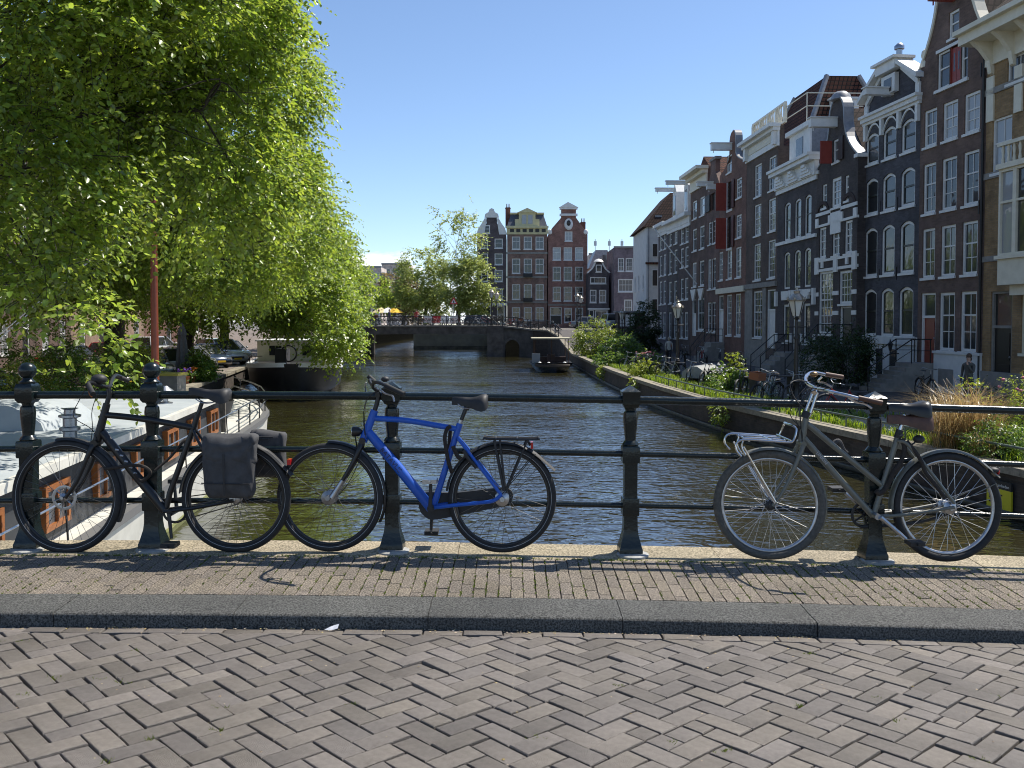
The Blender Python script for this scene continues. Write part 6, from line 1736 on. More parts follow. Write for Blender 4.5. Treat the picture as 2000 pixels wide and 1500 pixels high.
def make_crown(rng, blobs, leaf, L=11, twig=.75, wr=.62, droop=.55, shell=.55, noise_s=.9, thr=0.):
    Vs, Qs, off = [], [], 0; tw = []
    for blob in blobs:
        n = int(blob[6]); pts = blob_points(rng, blob[:6], n, shell, noise_s, thr)
        P0, out = pts[:, :3], pts[:, 3:]
        dr = unit(out * np.array([1, 1, .35]) + rng.normal(0, .55, (n, 3)) + np.array([0, 0, -.15]))
        ln = twig * rng.uniform(.6, 1.35, (n, 1))
        tw.append(np.concatenate([P0, P0 + dr * ln * .5 + np.array([[0, 0, -1]]) * ln * droop * .25, P0 + dr * ln + np.array([[0, 0, -1.]]) * ln * droop], 1))
        side = unit(np.cross(dr, np.array([[0, 0, 1.]])) + 1e-6)
        for k in range(L):
            t = (k + .5 + rng.uniform(-.3, .3, (n, 1))) / L
            P = P0 + dr * ln * t + np.array([[0, 0, -1.]]) * ln * droop * t * t
            sg = 1 if k % 2 else -1
            D_ = dr * .55 + side * sg * rng.uniform(.5, 1.0, (n, 1)) + np.array([[0, 0, -1.]]) * rng.uniform(0, .75, (n, 1)) + rng.normal(0, .25, (n, 3))
            Nn = np.array([[0, 0, 1.]]) + rng.normal(0, .45, (n, 3)) + out * .25
            V, Q = leaf_arrays(P, D_, Nn, leaf * rng.uniform(.6, 1.2, n), wr, rng)
            Vs.append(V); Qs.append(Q + off); off += len(V)
    return np.concatenate(Vs), np.concatenate(Qs), np.concatenate(tw)
m_bark = M("elm_bark", (.022, .018, .014), (.055, .046, .036), scale=7, rough=.95, bump=.9, bscale=22, bdist=.03, stretch=(1, 1, .3))
m_leaf = leaf_mat("elm_leaves", (.110, .168, .028), (.45, .59, .06))
def tree(label, base, fork_z, r0, blobs, leaf, seed, mat=None, group=None, name="elm_tree", L=11, twig=.75, droop=.55, twigs=.35, shell=.55, noise_s=.9, thr=0., lean=(0, 0), wr=.69, limbs=2, dens=1.35):
    rng = np.random.default_rng(seed); rr = random.Random(seed)
    root = thing(name, label, "tree", base, 0, group)
    B = Vector(base)
    loc = [(b[0] - B.x, b[1] - B.y, b[2] - B.z, *b[3:]) for b in blobs]
    mb = MB(); top = Vector((lean[0], lean[1], fork_z))
    tr = spline([(0, 0, -.1), (lean[0] * .2 + rr.gauss(0, .08), lean[1] * .2, fork_z * .35), (lean[0] * .6 + rr.gauss(0, .1), lean[1] * .6, fork_z * .7), top], 5)
    mb.tube(tr, [r0 * (1.25 if i == 0 else 1.0 - .35 * i / (len(tr) - 1)) for i in range(len(tr))], 12, cap=False)
    for b in loc:
        C = Vector(b[:3])
        for k in range(limbs if b[6] > 60 else 0):
            e = C + Vector((rr.gauss(0, b[3] * .35), rr.gauss(0, b[4] * .35), rr.gauss(0, b[5] * .3)))
            s_ = tr[rr.randint(len(tr) * 2 // 3, len(tr) - 1)]; m1 = s_.lerp(e, .45) + Vector((rr.gauss(0, .4), rr.gauss(0, .4), (e - s_).length * .12))
            ps = spline([s_, m1, e], 6); rad = r0 * rr.uniform(.16, .26)
            mb.tube(ps, [rad * (1 - .8 * i / (len(ps) - 1)) for i in range(len(ps))], 7, cap=False)
            for q in range(5):
                st = ps[rr.randint(4, len(ps) - 1)]; e2 = C + Vector((rr.uniform(-1, 1) * b[3], rr.uniform(-1, 1) * b[4], rr.uniform(-.9, .9) * b[5])) * .85
                p2 = spline([st, st.lerp(e2, .5) + Vector((rr.gauss(0, .25), rr.gauss(0, .25), .3)), e2 - Vector((0, 0, .2))], 4)
                mb.tube(p2, [rad * .32 * (1 - .8 * i / (len(p2) - 1)) for i in range(len(p2))], 5, cap=False)
    loc = [(*b[:6], b[6] * dens) for b in loc]
    V, Q, T = make_crown(rng, loc, leaf, L, twig, wr, droop, shell, noise_s, thr)
    k = int(len(T) * twigs)
    for t in T[rng.permutation(len(T))[:k]]: mb.tube([t[:3], t[3:6], t[6:]], [.007, .005, .003], 3, cap=False)
    mb.build("trunk", m_bark, root, 60)
    me = mesh_np("crown", V, Q, mat or m_leaf); link_obj("crown", me, root)
    return root
GT = "elms along the tree lined bank"
tree("nearest overhanging elm, its big bright leaves fill the upper corner by the bridge", (-11.8, 14.5, QUAY_Z), 4.2, .38,
     [(-6.4, 13.0, 5.4, 2.8, 2.2, 2.3, 1500), (-7.0, 11.8, 3.2, 1.8, 1.2, 1.4, 620), (-5.4, 14.0, 5.9, 2.1, 2.0, 2.0, 900), (-4.9, 14.2, 7.4, 1.6, 2.0, 1.8, 520), (-4.5, 13.8, 5.0, .9, 1.2, 1.6, 300), (-8.5, 14.5, 8.5, 4, 3.5, 3.0, 900), (-11.0, 15, 5, 3.4, 3.4, 3.0, 450), (-5.4, 15.2, 4.1, 1.6, 1.3, 1.4, 480), (-5.6, 11.0, 1.75, .5, .6, .55, 40), (-4.9, 10.4, 1.25, .35, .4, .4, 20)],
     .097, 11, group=GT, L=12, twig=.6, droop=.32)
tree("big elm whose dark trunk stands between the parked cars behind the houseboat", (-14.1, 32, QUAY_Z), 5.5, .40,
     [(-10.2, 29.5, 8.6, 4.2, 4, 4.2, 2300), (-8.6, 28.5, 4.9, 2.9, 3, 2.6, 1200), (-13.5, 30.5, 11.5, 5, 4.5, 4.5, 1600), (-14.5, 29, 5.6, 4.2, 3, 3.0, 1500), (-9.3, 32, 10.2, 2.6, 3, 3.4, 800), (-10.5, 34, 4.2, 3.0, 2.5, 2.2, 900), (-17.5, 30, 4.0, 3.6, 3, 2.6, 1000), (-12.5, 28.5, 3.6, 2.6, 2.2, 1.7, 700)],
     .132, 12, group=GT, L=11, twig=.8, droop=.32)
tree("elm with low branches hanging over the dark barge", (-17.2, 47.5, QUAY_Z), 4.6, .36,
     [(-13.0, 46.5, 6.4, 4.6, 4, 4.6, 1500), (-10.9, 45.5, 3.3, 2.3, 2.4, 2.0, 900), (-8.9, 44.5, 1.2, 1.0, 1.5, 1.4, 300), (-15.8, 48, 10.2, 5, 4.5, 4, 1000), (-15.5, 45.5, 3.6, 3, 2.5, 2.4, 850), (-12.4, 45, 3.6, 2.4, 2.2, 2.2, 600), (-20, 46, 4.6, 3.5, 3, 2.6, 600)],
     .172, 13, group=GT, L=10, twig=1.0, droop=.32)
tree("elm farther along the bank, behind the one over the barge", (-20, 62, QUAY_Z), 4.6, .36,
     [(-15.2, 61, 5.8, 4.6, 4, 4.4, 1200), (-13.2, 60, 2.6, 2.6, 3, 2.4, 550), (-17.5, 63, 8.6, 4.6, 4, 3.4, 600)],
     .22, 14, group=GT, L=10, twig=1.15, droop=.3)
tree("smaller elm on the bank beside the far bridge end", (-21, 79, QUAY_Z), 4.2, .32,
     [(-16.4, 78, 4.6, 4.0, 4, 3.7, 900), (-18.5, 80, 7, 3.6, 4, 2.8, 450), (-14.6, 77, 2.0, 1.9, 2.4, 2.0, 340)],
     .26, 15, group=GT, L=9, twig=1.2, droop=.3)
m_leaf_y = leaf_mat("spring_leaves", (.20, .245, .075), (.52, .60, .14), var=.3)
m_leaf_b = leaf_mat("bronze_leaves", (.13, .10, .05), (.30, .22, .07), var=.3)
GF = "pale spring trees beyond the far bridge"
tree("round pale green tree beyond the far bridge", (-11.4, 118, ZG), 3.2, .30, [(-11.6, 117, 7.4, 3.1, 3, 4.0, 1300), (-10.6, 116, 4.2, 2.6, 2.5, 2.2, 500), (-13.2, 118, 5.2, 2.2, 2.5, 2.6, 450)], .27, 16, m_leaf_y, GF, "street_tree", L=9, twig=1.2, droop=.2, dens=.75, thr=.35)
tree("tall sparse tree with bare twiggy top beyond the far bridge", (-6.6, 112, ZG), 4.0, .32, [(-5.6, 111, 6.0, 3.4, 3, 3.8, 1200), (-4.0, 110.5, 4.6, 2.0, 2, 2.4, 420), (-6.6, 112, 11.2, 2.9, 2.6, 4.2, 300), (-7.9, 112, 14.5, 1.6, 2, 2.0, 26), (-5.4, 112, 14.0, 1.6, 2, 2.6, 36)], .27, 17, m_leaf_y, GF, "street_tree", L=8, twig=1.3, droop=.2, twigs=1.0, limbs=4, dens=1.0, thr=.3)
tree("bronze leaved tree low behind the far bridge", (-17, 140, ZG), 3.0, .3, [(-17.5, 139, 6.0, 3.6, 3, 3.4, 520), (-14.6, 141, 4.2, 2.6, 3, 2.4, 260)], .34, 18, m_leaf_b, GF, "street_tree", L=9, twig=1.3)
tree("low green tree beside the bronze one behind the far bridge", (-21.5, 120, ZG), 3.0, .3, [(-19.5, 119, 5.2, 3.4, 3, 3.4, 500), (-22.5, 119, 6.4, 3.4, 3, 3.4, 300)], .30, 19, m_leaf, GF, "street_tree", L=9, twig=1.3)
# ================================================================ boats
m_hullw = M("white_hull_paint", (.50, .49, .44), (.62, .61, .55), scale=2.5, rough=.5)
m_cabin = M("dark_grey_cabin", (.03, .033, .036), (.042, .045, .05), scale=5, rough=.55)
m_roofb = M("pale_blue_roof", (.30, .335, .35), (.38, .41, .42), scale=1.6, rough=.6)
m_wood = M("varnished_wood", (.22, .078, .022), (.32, .12, .035), scale=12, rough=.35)
m_tub = M("grey_tub", (.05, .05, .055), rough=.7)
hb_ = thing("houseboat", "white hulled houseboat with pale blue roof and orange window frames below the railing", "houseboat")
def HB(y, l, z): return (-4.15 - .12 * y - l, y, z)
BEAM = 3.9
def hull_sec(y):
    if y < 26: return 0.0, BEAM, -1.33
    t = (y - 26) / 4.6; k = t ** 2.6; return BEAM / 2 * k * .97, BEAM - BEAM / 2 * k * .97, -1.33 + .34 * t ** 1.6
ys = [7.5, 12, 16, 20, 24, 26, 27.4, 28.5, 29.3, 29.9, 30.3, 30.55]
rings = []
for y in ys:
    a, b_, g_ = hull_sec(y); m_ = (a + b_) / 2
    rings.append([HB(y, a + .12, WATER_Z - .3), HB(y, a + .02, WATER_Z + .25), HB(y, a - .03, g_ - .12), HB(y, a - .06, g_), HB(y, b_ + .06, g_), HB(y, b_ + .03, g_ - .12), HB(y, b_ - .02, WATER_Z + .25), HB(y, b_ - .12, WATER_Z - .3)])
recalc(MB().loft(rings).build("hull", m_hullw, hb_, 40))
rings = [[HB(y, hull_sec(y)[0] - .085, hull_sec(y)[2] - .10), HB(y, hull_sec(y)[0] - .085, hull_sec(y)[2] + .03), HB(y, hull_sec(y)[0] + .1, hull_sec(y)[2] + .03), HB(y, hull_sec(y)[0] + .1, hull_sec(y)[2] - .05)] for y in ys]
recalc(MB().loft(rings).build("rubbing_strake", M("strake_grey", (.12, .12, .12), rough=.6), hb_))
rings = [[HB(y, hull_sec(y)[0] - .01, WATER_Z - .05), HB(y, hull_sec(y)[0] - .03, WATER_Z + .10), HB(y, hull_sec(y)[0] + .1, WATER_Z + .10), HB(y, hull_sec(y)[0] + .1, WATER_Z - .05)] for y in ys]
recalc(MB().loft(rings).build("algae_line", M("green_algae", (.10, .12, .03), (.16, .16, .06), scale=8, rough=.8), hb_))
CY0, CY1, RZ = 7.6, 22.2, -.40
MB().loft([[HB(y, .42, -1.32), HB(y, .48, RZ), HB(y, 3.52, RZ), HB(y, 3.58, -1.32)] for y in (CY0, CY1)]).build("cabin", m_cabin, hb_)
MB().loft([[HB(y, .34, RZ), HB(y, .34, RZ + .07), HB(y, 2.0, RZ + .13), HB(y, 3.66, RZ + .07), HB(y, 3.66, RZ)] for y in (CY0, 12, 17, CY1 + .12)]).build("roof", m_roofb, hb_)
MB().loft([[HB(y, .28, RZ - .02), HB(y, .28, RZ + .10), HB(y, .40, RZ + .10), HB(y, .40, RZ - .02)] for y in (CY0, CY1 + .15)]).build("roof_edge", m_hullw, hb_)
MB().loft([[HB(y, 3.6, RZ - .02), HB(y, 3.6, RZ + .12), HB(y, 3.72, RZ + .12), HB(y, 3.72, RZ - .02)] for y in (CY0, CY1 + .15)]).build("roof_edge", m_hullw, hb_)
for y in (9.6, 11.6, 13.5, 15.4, 17.4, 19.3, 21.2):
    z0, z1 = -1.18, -.60
    def q(ya, yb, za, zb_, l0, l1): return MB().loft([[HB(ya, l0, za), HB(ya, l1, za), HB(ya, l1, zb_), HB(ya, l0, zb_)], [HB(yb, l0, za), HB(yb, l1, za), HB(yb, l1, zb_), HB(yb, l0, zb_)]])
    f = MB()
    for (ya, yb, za, zb_) in ((y - .42, y - .34, z0, z1), (y + .34, y + .42, z0, z1), (y - .34, y + .34, z0, z0 + .07), (y - .34, y + .34, z1 - .07, z1), (y - .02, y + .02, z0 + .07, z1 - .07)):
        g_ = q(ya, yb, za, zb_, .36, .47); f.add(g_.v, g_.f)
    w = recalc(f.build("window", m_wood, hb_))
    p = q(y - .34, y + .34, z0 + .07, z1 - .07, .405, .415); recalc(p.build("pane", G_MID, w))
for yy in (22.6, 24.2, 25.8, 27.4, 28.8, 30.0): 
    a = hull_sec(yy)[0]; MB().tube([HB(yy, a + .05, hull_sec(yy)[2]), HB(yy, a + .05, hull_sec(yy)[2] + .62)], .018, 6).build("stanchion", m_iron2, hb_, 60)
for hz in (.62, .33): MB().tube([HB(yy, hull_sec(yy)[0] + .05, hull_sec(yy)[2] + hz) for yy in (22.3, 24, 26, 27.4, 28.5, 29.3, 29.9, 30.3)], .02, 6).build("deck_rail", m_alu, hb_, 60)
for yy in (9, 11, 13, 15, 17, 19, 21): MB().tube([HB(yy, .02, -1.3), HB(yy, .05, -.72)], .014, 5).build("stanchion", m_iron2, hb_, 60)
MB().tube([HB(8, .05, -.72), HB(22.3, .05, -.72)], .015, 5).build("deck_rail", m_alu, hb_, 60)
fl = MB().lathe([(.10, RZ), (.10, RZ + .22), (.15, RZ + .24), (.15, RZ + .28), (.10, RZ + .3), (.10, RZ + .42), (.16, RZ + .44), (.16, RZ + .47), (.08, RZ + .49), (.08, RZ + .55), (.13, RZ + .57)], 12, c=HB(13.6, .95, 0)); fl.build("flue_pipe", m_alu, hb_, 40)
C = HB(19.6, 1.1, 0); MB().lathe([(.16, RZ + .05), (.16, RZ + .12), (.06, RZ + .14), (.06, RZ + .3), (.22, RZ + .34), (.05, RZ + .48)], 12, c=C).build("roof_vent", m_alu, hb_, 40)
C = HB(15.2, 2.55, 0); rings = []
for k in range(9):
    a = math.pi * k / 8; rings.append([(C[0] + math.cos(a) * 1.0, 14.4, RZ + .05 + math.sin(a) * .52), (C[0] + math.cos(a) * 1.0, 16.2, RZ + .05 + math.sin(a) * .52), (C[0] + math.cos(a) * .6, 16.2, RZ), (C[0] + math.cos(a) * .6, 14.4, RZ)])
recalc(MB().loft(rings).build("hatch_hood", m_roofb, hb_, 40))
C = HB(22.7, .75, 0)
for k in range(9): MB().box(C[0] - .35 + k * .085, C[0] - .28 + k * .085, 22.5, 22.56, -1.3, -.45).build("slat", M("grey_slat", (.10, .09, .075), (.16, .14, .12), scale=9, rough=.8), hb_)
C = HB(26.2, 1.4, 0); MB().lathe([(.40, -1.25), (.52, -.85), (.55, -.82), (.45, -.84)], 16, c=C).build("deck_tub", m_tub, hb_, 40)
for l, yy in ((.9, 24.5), (2.6, 26.5), (1.7, 28.6)): MB().lathe([(.1, -1.3), (.09, -.95), (.14, -.93), (.14, -.88)], 10, c=HB(yy, l, 0)).build("bollard", m_tub, hb_, 40)
ms = at_y(302, 640, 23.6)
mast = thing("boat_mast", "red brown wooden mast standing on the houseboat foredeck", "mast", (ms.x, 23.6, -1.3))
MB().tube([(0, 0, 0), (0, 0, 3.3), (.02, 0, 6.5)], [.10, .095, .07], 12).build("pole", M("mast_varnish", (.16, .035, .018), (.2, .05, .025), scale=6, rough=.35), mast, 60)
for (ax_, ay_) in ((-3.6, -4.5), (-2.6, -6.0)): MB().tube([(ax_, ay_, .8), (0, 0, 5.8)], .012, 5).build("stay_wire", m_alu, mast, 60)

# dark barge
bg_ = thing("barge", "black hulled barge with white rim and cream wheelhouse under the elm branches", "barge")
BX = -11.25
def bsec(y):
    t = max(0, (48.5 - y) / 4.4); w = 2.55 * math.sqrt(max(.0, 1 - t ** 2.2)); return w, -.78 + .18 * t ** 2
def bc(y): return BX - .2 * (y - 46)
m_hullb = M("black_hull_paint", (.012, .011, .012), (.02, .019, .02), scale=3, rough=.45)
ys = [44.15, 44.3, 44.7, 45.4, 46.4, 47.6, 49, 53, 58, 64]
rings = []
for y in ys:
    w, g_ = bsec(y); w = max(w, .05); c_ = bc(y)
    rings.append([(c_ - w * .55, y + (.5 if y < 46 else 0), WATER_Z - .3), (c_ - w * .96, y + .1, WATER_Z + .5), (c_ - w, y, g_ - .12), (c_ - w, y, g_), (c_ + w, y, g_), (c_ + w, y, g_ - .12), (c_ + w * .96, y + .1, WATER_Z + .5), (c_ + w * .55, y + (.5 if y < 46 else 0), WATER_Z - .3)])
recalc(MB().loft(rings).build("hull", m_hullb, bg_, 50))
for sg in (-1, 1):
    rings = []
    for y in ys:
        w, g_ = bsec(y); w = max(w, .05); c_ = bc(y); rings.append([(c_ + sg * (w + .05), y - .05, g_ - .16), (c_ + sg * (w + .05), y - .05, g_ + .06), (c_ + sg * (w - .12), y + .05, g_ + .06), (c_ + sg * (w - .12), y + .05, g_ - .16)])
    recalc(MB().loft(rings).build("rim", m_white, bg_, 50))
cx = bc(53)
MB().box(cx - 2.0, cx + 1.9, 51.5, 62, -.85, .35).build("cabin", m_cream, bg_); MB().box(cx - 2.1, cx + 2.0, 51.4, 62.1, .35, .43).build("cabin_roof", m_white, bg_)
for u in (-1.3, .6): MB().box(cx + u, cx + u + .7, 51.47, 51.499, -.45, .1).build("window", G_DARK, bg_)
MB().torus((bc(48) - .2, 47.5, -.2), .42, .045, 24, 6).build("windlass_wheel", m_iron2, bg_, 60); MB().box(bc(48) - .9, bc(48) - .3, 47.4, 48.2, -.78, .05).build("windlass", m_tub, bg_)
for sg in (-1, 1): MB().tube([(bc(y) + sg * (bsec(y)[0] - .1), y, bsec(y)[1] + .42) for y in (45.0, 45.6, 46.4, 47.6, 49, 51.2)], .02, 5).build("deck_rail", m_iron2, bg_, 60)
for sg in (-1, 1):
    for y in (45.6, 46.8, 48.2, 49.8): MB().tube([(bc(y) + sg * (bsec(y)[0] - .1), y, bsec(y)[1]), (bc(y) + sg * (bsec(y)[0] - .1), y, bsec(y)[1] + .42)], .018, 5).build("stanchion", m_iron2, bg_, 60)

# canopied launch by the far bridge
lb = thing("canopied_launch", "dark open launch with flat canopy moored at the quay near the far bridge", "boat")
LX = 3.0
def lsec(y):
    t = max(0, (68 - y) / 2.6); return 1.55 * math.sqrt(max(0.0, 1 - t ** 2.4)), WATER_Z + .6 + .15 * t
ys = [65.45, 65.7, 66.2, 67, 68, 70, 72.5]
rings = []
for y in ys:
    w, g_ = lsec(y); w = max(.06, w); rings.append([(LX - w * .6, y + .3, WATER_Z - .3), (LX - w, y, g_ - .15), (LX - w * 1.05, y, g_), (LX + w * 1.05, y, g_), (LX + w, y, g_ - .15), (LX + w * .6, y + .3, WATER_Z - .3)])
recalc(MB().loft(rings).build("hull", M("navy_hull", (.008, .010, .016), rough=.25, coat=.4), lb, 50))
MB().torus((LX, 66.6, WATER_Z + .52), 1.25, .09, 28, 6, axis='z').build("fender_rope", M("rope_tan", (.06, .05, .045), rough=.9), lb, 60)
MB().box(LX - 1.5, LX + 1.5, 67.4, 71.8, WATER_Z + 2.42, WATER_Z + 2.50).build("canopy", M("canopy_cream", (.36, .33, .24), rough=.8), lb)
for (u, y) in ((-1.25, 67.7), (1.25, 67.7), (-1.25, 71.7), (1.25, 71.7), (0, 67.7)): MB().tube([(LX + u, y, WATER_Z + .5), (LX + u, y, WATER_Z + 2.42)], .035, 6).build("canopy_post", M("post_brown", (.06, .03, .02), rough=.5), lb, 60)
MB().box(LX - 1.2, LX + 1.2, 69.6, 70.2, WATER_Z + .5, WATER_Z + 1.0).build("bench", M("bench_brown", (.06, .03, .025), rough=.6), lb); MB().box(LX - .3, LX + .3, 68.6, 69, WATER_Z + .5, WATER_Z + 1.25).build("helm_console", M("bench_brown", (.06, .03, .025)), lb)
MB().box(LX - 1.5, LX - .9, 66.9, 67.4, WATER_Z + .55, WATER_Z + 1.35).build("outboard_cover", M("grey_cover", (.22, .24, .26), rough=.6), lb)
for k, (u, y) in enumerate(((-.95, 66.3), (-.3, 65.9), (.9, 66.4))): MB().sphere((LX + u, y, WATER_Z + .62), .16, 10, 7).build("fender", m_white, lb, 60)

# ================================================================ cars on the tree lined bank
m_cglass = glass_mat("car_glass", (.008, .009, .010))
def car_proto(paint_name, colr, kind):
    paint = M(paint_name, colr, rough=.28, coat=.8, metal=.25)
    root = thing("parked_car", "car", "car"); Lc, Wc = (4.3, 1.75) if kind != 'suv' else (4.5, 1.85)
    hh = 1.45 if kind == 'hatch' else 1.42 if kind == 'sedan' else 1.68
    # side profile (x forward): lower body and greenhouse
    def sect(x, w, z0, z1, r=.12): return [(x, -w, z0 + r), (x, -w * .96, z0), (x, w * .96, z0), (x, w, z0 + r), (x, w, z1 - r), (x, w * .86, z1), (x, -w * .86, z1), (x, -w, z1 - r)]
    zb_, hood = .22, (.78 if kind != 'suv' else .92); belt = hood + .12
    xs_ = [(-Lc / 2, .80, .38, belt - .12), (-Lc / 2 + .12, .93, zb_ + .08, belt), (-Lc * .32, 1, zb_, belt + .02), (0, 1, zb_, belt), (Lc * .2, 1, zb_, belt - .02), (Lc * .30, .98, zb_, hood + .04), (Lc / 2 - .25, .92, zb_, hood - .06), (Lc / 2 - .06, .84, zb_ + .05, hood - .18), (Lc / 2, .72, .34, hood - .28)]
    recalc(MB().loft([sect(x, w * Wc / 2, a, b_) for x, w, a, b_ in xs_]).build("body", paint, root, 50))
    re_ = {'hatch': -Lc * .46, 'sedan': -Lc * .36, 'suv': -Lc * .47}[kind]; rt = {'hatch': -Lc * .38, 'sedan': -Lc * .22, 'suv': -Lc * .42}[kind]
    w = Wc / 2
    lo = [(re_, -w * .93, belt - .05), (Lc * .27, -w * .93, belt - .07), (Lc * .27, w * .93, belt - .07), (re_, w * .93, belt - .05)]
    hi = [(rt, -w * .72, hh - .05), (Lc * .07, -w * .72, hh - .05), (Lc * .07, w * .72, hh - .05), (rt, w * .72, hh - .05)]
    recalc(MB().loft([lo, hi]).build("glasshouse", m_cglass, root))
    top = [(p[0], p[1] * 1.02, hh - .055) for p in hi]; top2 = [(p[0] * .96, p[1] * .9, hh) for p in hi]
    rf = recalc(MB().loft([top, top2]).build("roof", paint, root))
    for i in range(4):
        MB().tube([lo[i], hi[i]], .045, 6).build("pillar", paint, rf, 60)
    for sy in (-1, 1):
        MB().tube([(.0 - .1, sy * w * .935, belt - .05), (-.1, sy * w * .73, hh - .05)], .04, 6).build("pillar", paint, rf, 60)
        MB().box(Lc / 2 - .22, Lc / 2 - .03, min(sy * w * .45, sy * w * .80), max(sy * w * .45, sy * w * .80), hood - .32, hood - .16).build("headlight", m_lens, root)
        MB().box(-Lc / 2 - .01, -Lc / 2 + .08, min(sy * w * .5, sy * w * .82), max(sy * w * .5, sy * w * .82), belt - .35, belt - .12).build("tail_light", m_red, root)
        MB().sphere((Lc * .22, sy * (w + .09), belt + .08), .1, 8, 6, (.6, 1, .8)).build("wing_mirror", paint, root, 60)
        for x in (Lc * .30, -Lc * .30):
            t = MB().lathe([(.20, -.11), (.31, -.11), (.33, -.06), (.33, .06), (.31, .11), (.20, .11)], 20, c=(x, sy * (w - .10), .33), axis='y').build("wheel", m_tyre, root, 40)
            MB().lathe([(.05, -.115), (.19, -.118), (.2, -.10), (.2, .10), (.19, .118), (.05, .115)], 12, c=(x, sy * (w - .10), .33), axis='y').build("hubcap", m_alu, t, 40)
    MB().box(Lc / 2 - .05, Lc / 2 + .012, -.45, .45, .42, hood - .36).build("grille", m_matt, root)
    MB().box(Lc / 2 - .01, Lc / 2 + .03, -.26, .26, .36, .47).build("number_plate", M("yellow_plate", (.65, .42, .02), rough=.5), root)
    MB().box(-Lc / 2 - .03, -Lc / 2 + .01, -.26, .26, .52, .63).build("number_plate", M("yellow_plate", (.65, .42, .02)), root)
    return root
protos = {}
GC = "cars parked along the tree lined bank"
def place_car(key, colr, kind, x, y, heading, label):
    if key in protos: o = copy_tree(protos[key])
    else: o = car_proto("paint_" + key, colr, kind); protos[key] = o
    o.location = (x, y, rise(y)); o.rotation_euler = (0, 0, heading); o["label"] = label; o["category"] = "car"; o["group"] = GC
place_car("dkgreen", (.012, .022, .018), 'suv', -17.4, 41.2, R(-38), "dark green off-road car beside the elm trunk")
place_car("silver", (.26, .27, .28), 'hatch', -17.3, 45.6, R(-42), "silver hatchback with its nose towards the umbrella")
place_car("grey", (.16, .17, .175), 'sedan', -18.6, 51.2, R(-42), "grey saloon behind the folded umbrella")
place_car("blue", (.02, .035, .07), 'hatch', -18.9, 55.0, R(-44), "dark blue hatchback between the grey saloon and the white car")
place_car("white", (.5, .51, .51), 'suv', -19.2, 59.0, R(-44), "white off-road car nearest the barge wheelhouse")
place_car("black", (.012, .012, .013), 'sedan', -16.8, 36.4, R(-36), "black saloon in front of the elm trunk")
place_car("black2", (.02, .02, .022), 'hatch', -18.5, 30.5, R(-35), "black hatchback under the leafy branches by the bridge")
place_car("silver", None, 'hatch', -20.3, 64, R(-44), "silver hatchback farther along behind the white car")
place_car("black", None, 'sedan', -25.5, 52, R(75), "black saloon on the street behind the closed umbrella")
place_car("red", (.30, .02, .02), 'hatch', -26.5, 60, R(78), "red hatchback on the street by the houses")
place_car("white", None, 'suv', -27, 68, R(80), "white off-road car on the street beyond the red hatchback")
place_car("grey", None, 'sedan', 9.0, 107, R(5), "grey saloon behind the far bridge railing"); 
place_car("dkgreen", None, 'suv', -3.5, 107.5, R(-3), "dark off-road car driving over beyond the far bridge")
place_car("white", None, 'suv', 11.6, 95, R(20), "white van like car by the purple grey corner house")

# ================================================================ street lamps, signs
m_lampglass = M("lantern_glass", (.62, .62, .58), rough=.25, spec=.5)
m_lampiron = M("lamp_iron", (.02, .017, .015), (.035, .028, .022), scale=20, rough=.45)
m_lamptop = M("lamp_zinc", (.28, .25, .20), (.4, .36, .3), scale=20, rough=.35, metal=.6)
def lamp_proto():
    root = thing("street_lamp", "lamp", "street lamp")
    MB().lathe([(.16, 0), (.16, .25), (.12, .32), (.12, .75), (.14, .78), (.085, .88), (.07, 1.0), (.06, 2.2), (.085, 2.22), (.085, 2.27), (.05, 2.32), (.045, 2.85), (.09, 2.9), (.05, 2.96)], 14).build("post", m_lampiron, root, 40)
    MB().tube([(-.32, 0, 2.62), (.32, 0, 2.62)], .022, 6).build("ladder_bar", m_lampiron, root, 60)
    g_ = MB().lathe([(.13, 2.98), (.27, 3.48)], 6).build("lantern", m_lampglass, root)
    mb = MB()
    for k in range(6):
        a = 2 * math.pi * k / 6; mb.tube([(.135 * math.cos(a), .135 * math.sin(a), 2.97), (.278 * math.cos(a), .278 * math.sin(a), 3.49)], .016, 4)
    tag(mb.build("lantern_ribs", m_lampiron, g_), kind='stuff')
    MB().lathe([(.30, 3.48), (.31, 3.52), (.24, 3.62), (.14, 3.72), (.10, 3.74), (.11, 3.82), (.05, 3.86), (.04, 3.95)], 12).build("crown", m_lamptop, root, 40)
    for k in range(6):
        a = 2 * math.pi * k / 6; MB().lathe([(.02, 3.5), (.045, 3.56), (.01, 3.64)], 6, c=(.29 * math.cos(a), .29 * math.sin(a), 0)).build("crown_knob", m_lamptop, root, 60)
    return root
lp = lamp_proto()
for i, (x, y, z, lab) in enumerate(((9.55, 30.1, None, "tall black street lamp rising from the parked bicycles on the verge"), (8.5, 46, None, "black street lamp standing on the planted verge among parked bicycles"),
        (9.7, 79, None, "street lamp beside the white plastered end house"), (-2.2, 96.3, fz(-2.2), "lamp post on the far bridge, the first of the pair over the pier"), (-1.75, 103, fz(-1.7), "lamp post on the far bridge, back one of the pair over the pier"),
        (6.9, 95, None, "lamp post near the red brown neck gabled house"), (7.9, 103, .64, "lamp post behind the one near the neck gabled house"), (-16.8, 96.3, fz(-16), "lamp post at the leafy end of the far bridge"), (-16.3, 103, fz(-16), "back lamp post at the leafy end of the far bridge"))):
    o = lp if i == 0 else copy_tree(lp)
    o.location = (x, y, rise(y) if z is None else z); tag(o, lab, "street lamp", "old style street lamps")
sg = thing("warning_sign", "red bordered white triangular warning sign on the far bridge", "traffic sign", (-6.4, 98.5, fz(-6.4)))
MB().tube([(0, 0, 0), (0, 0, 2.9)], .04, 6).build("pole", m_alu, sg, 60)
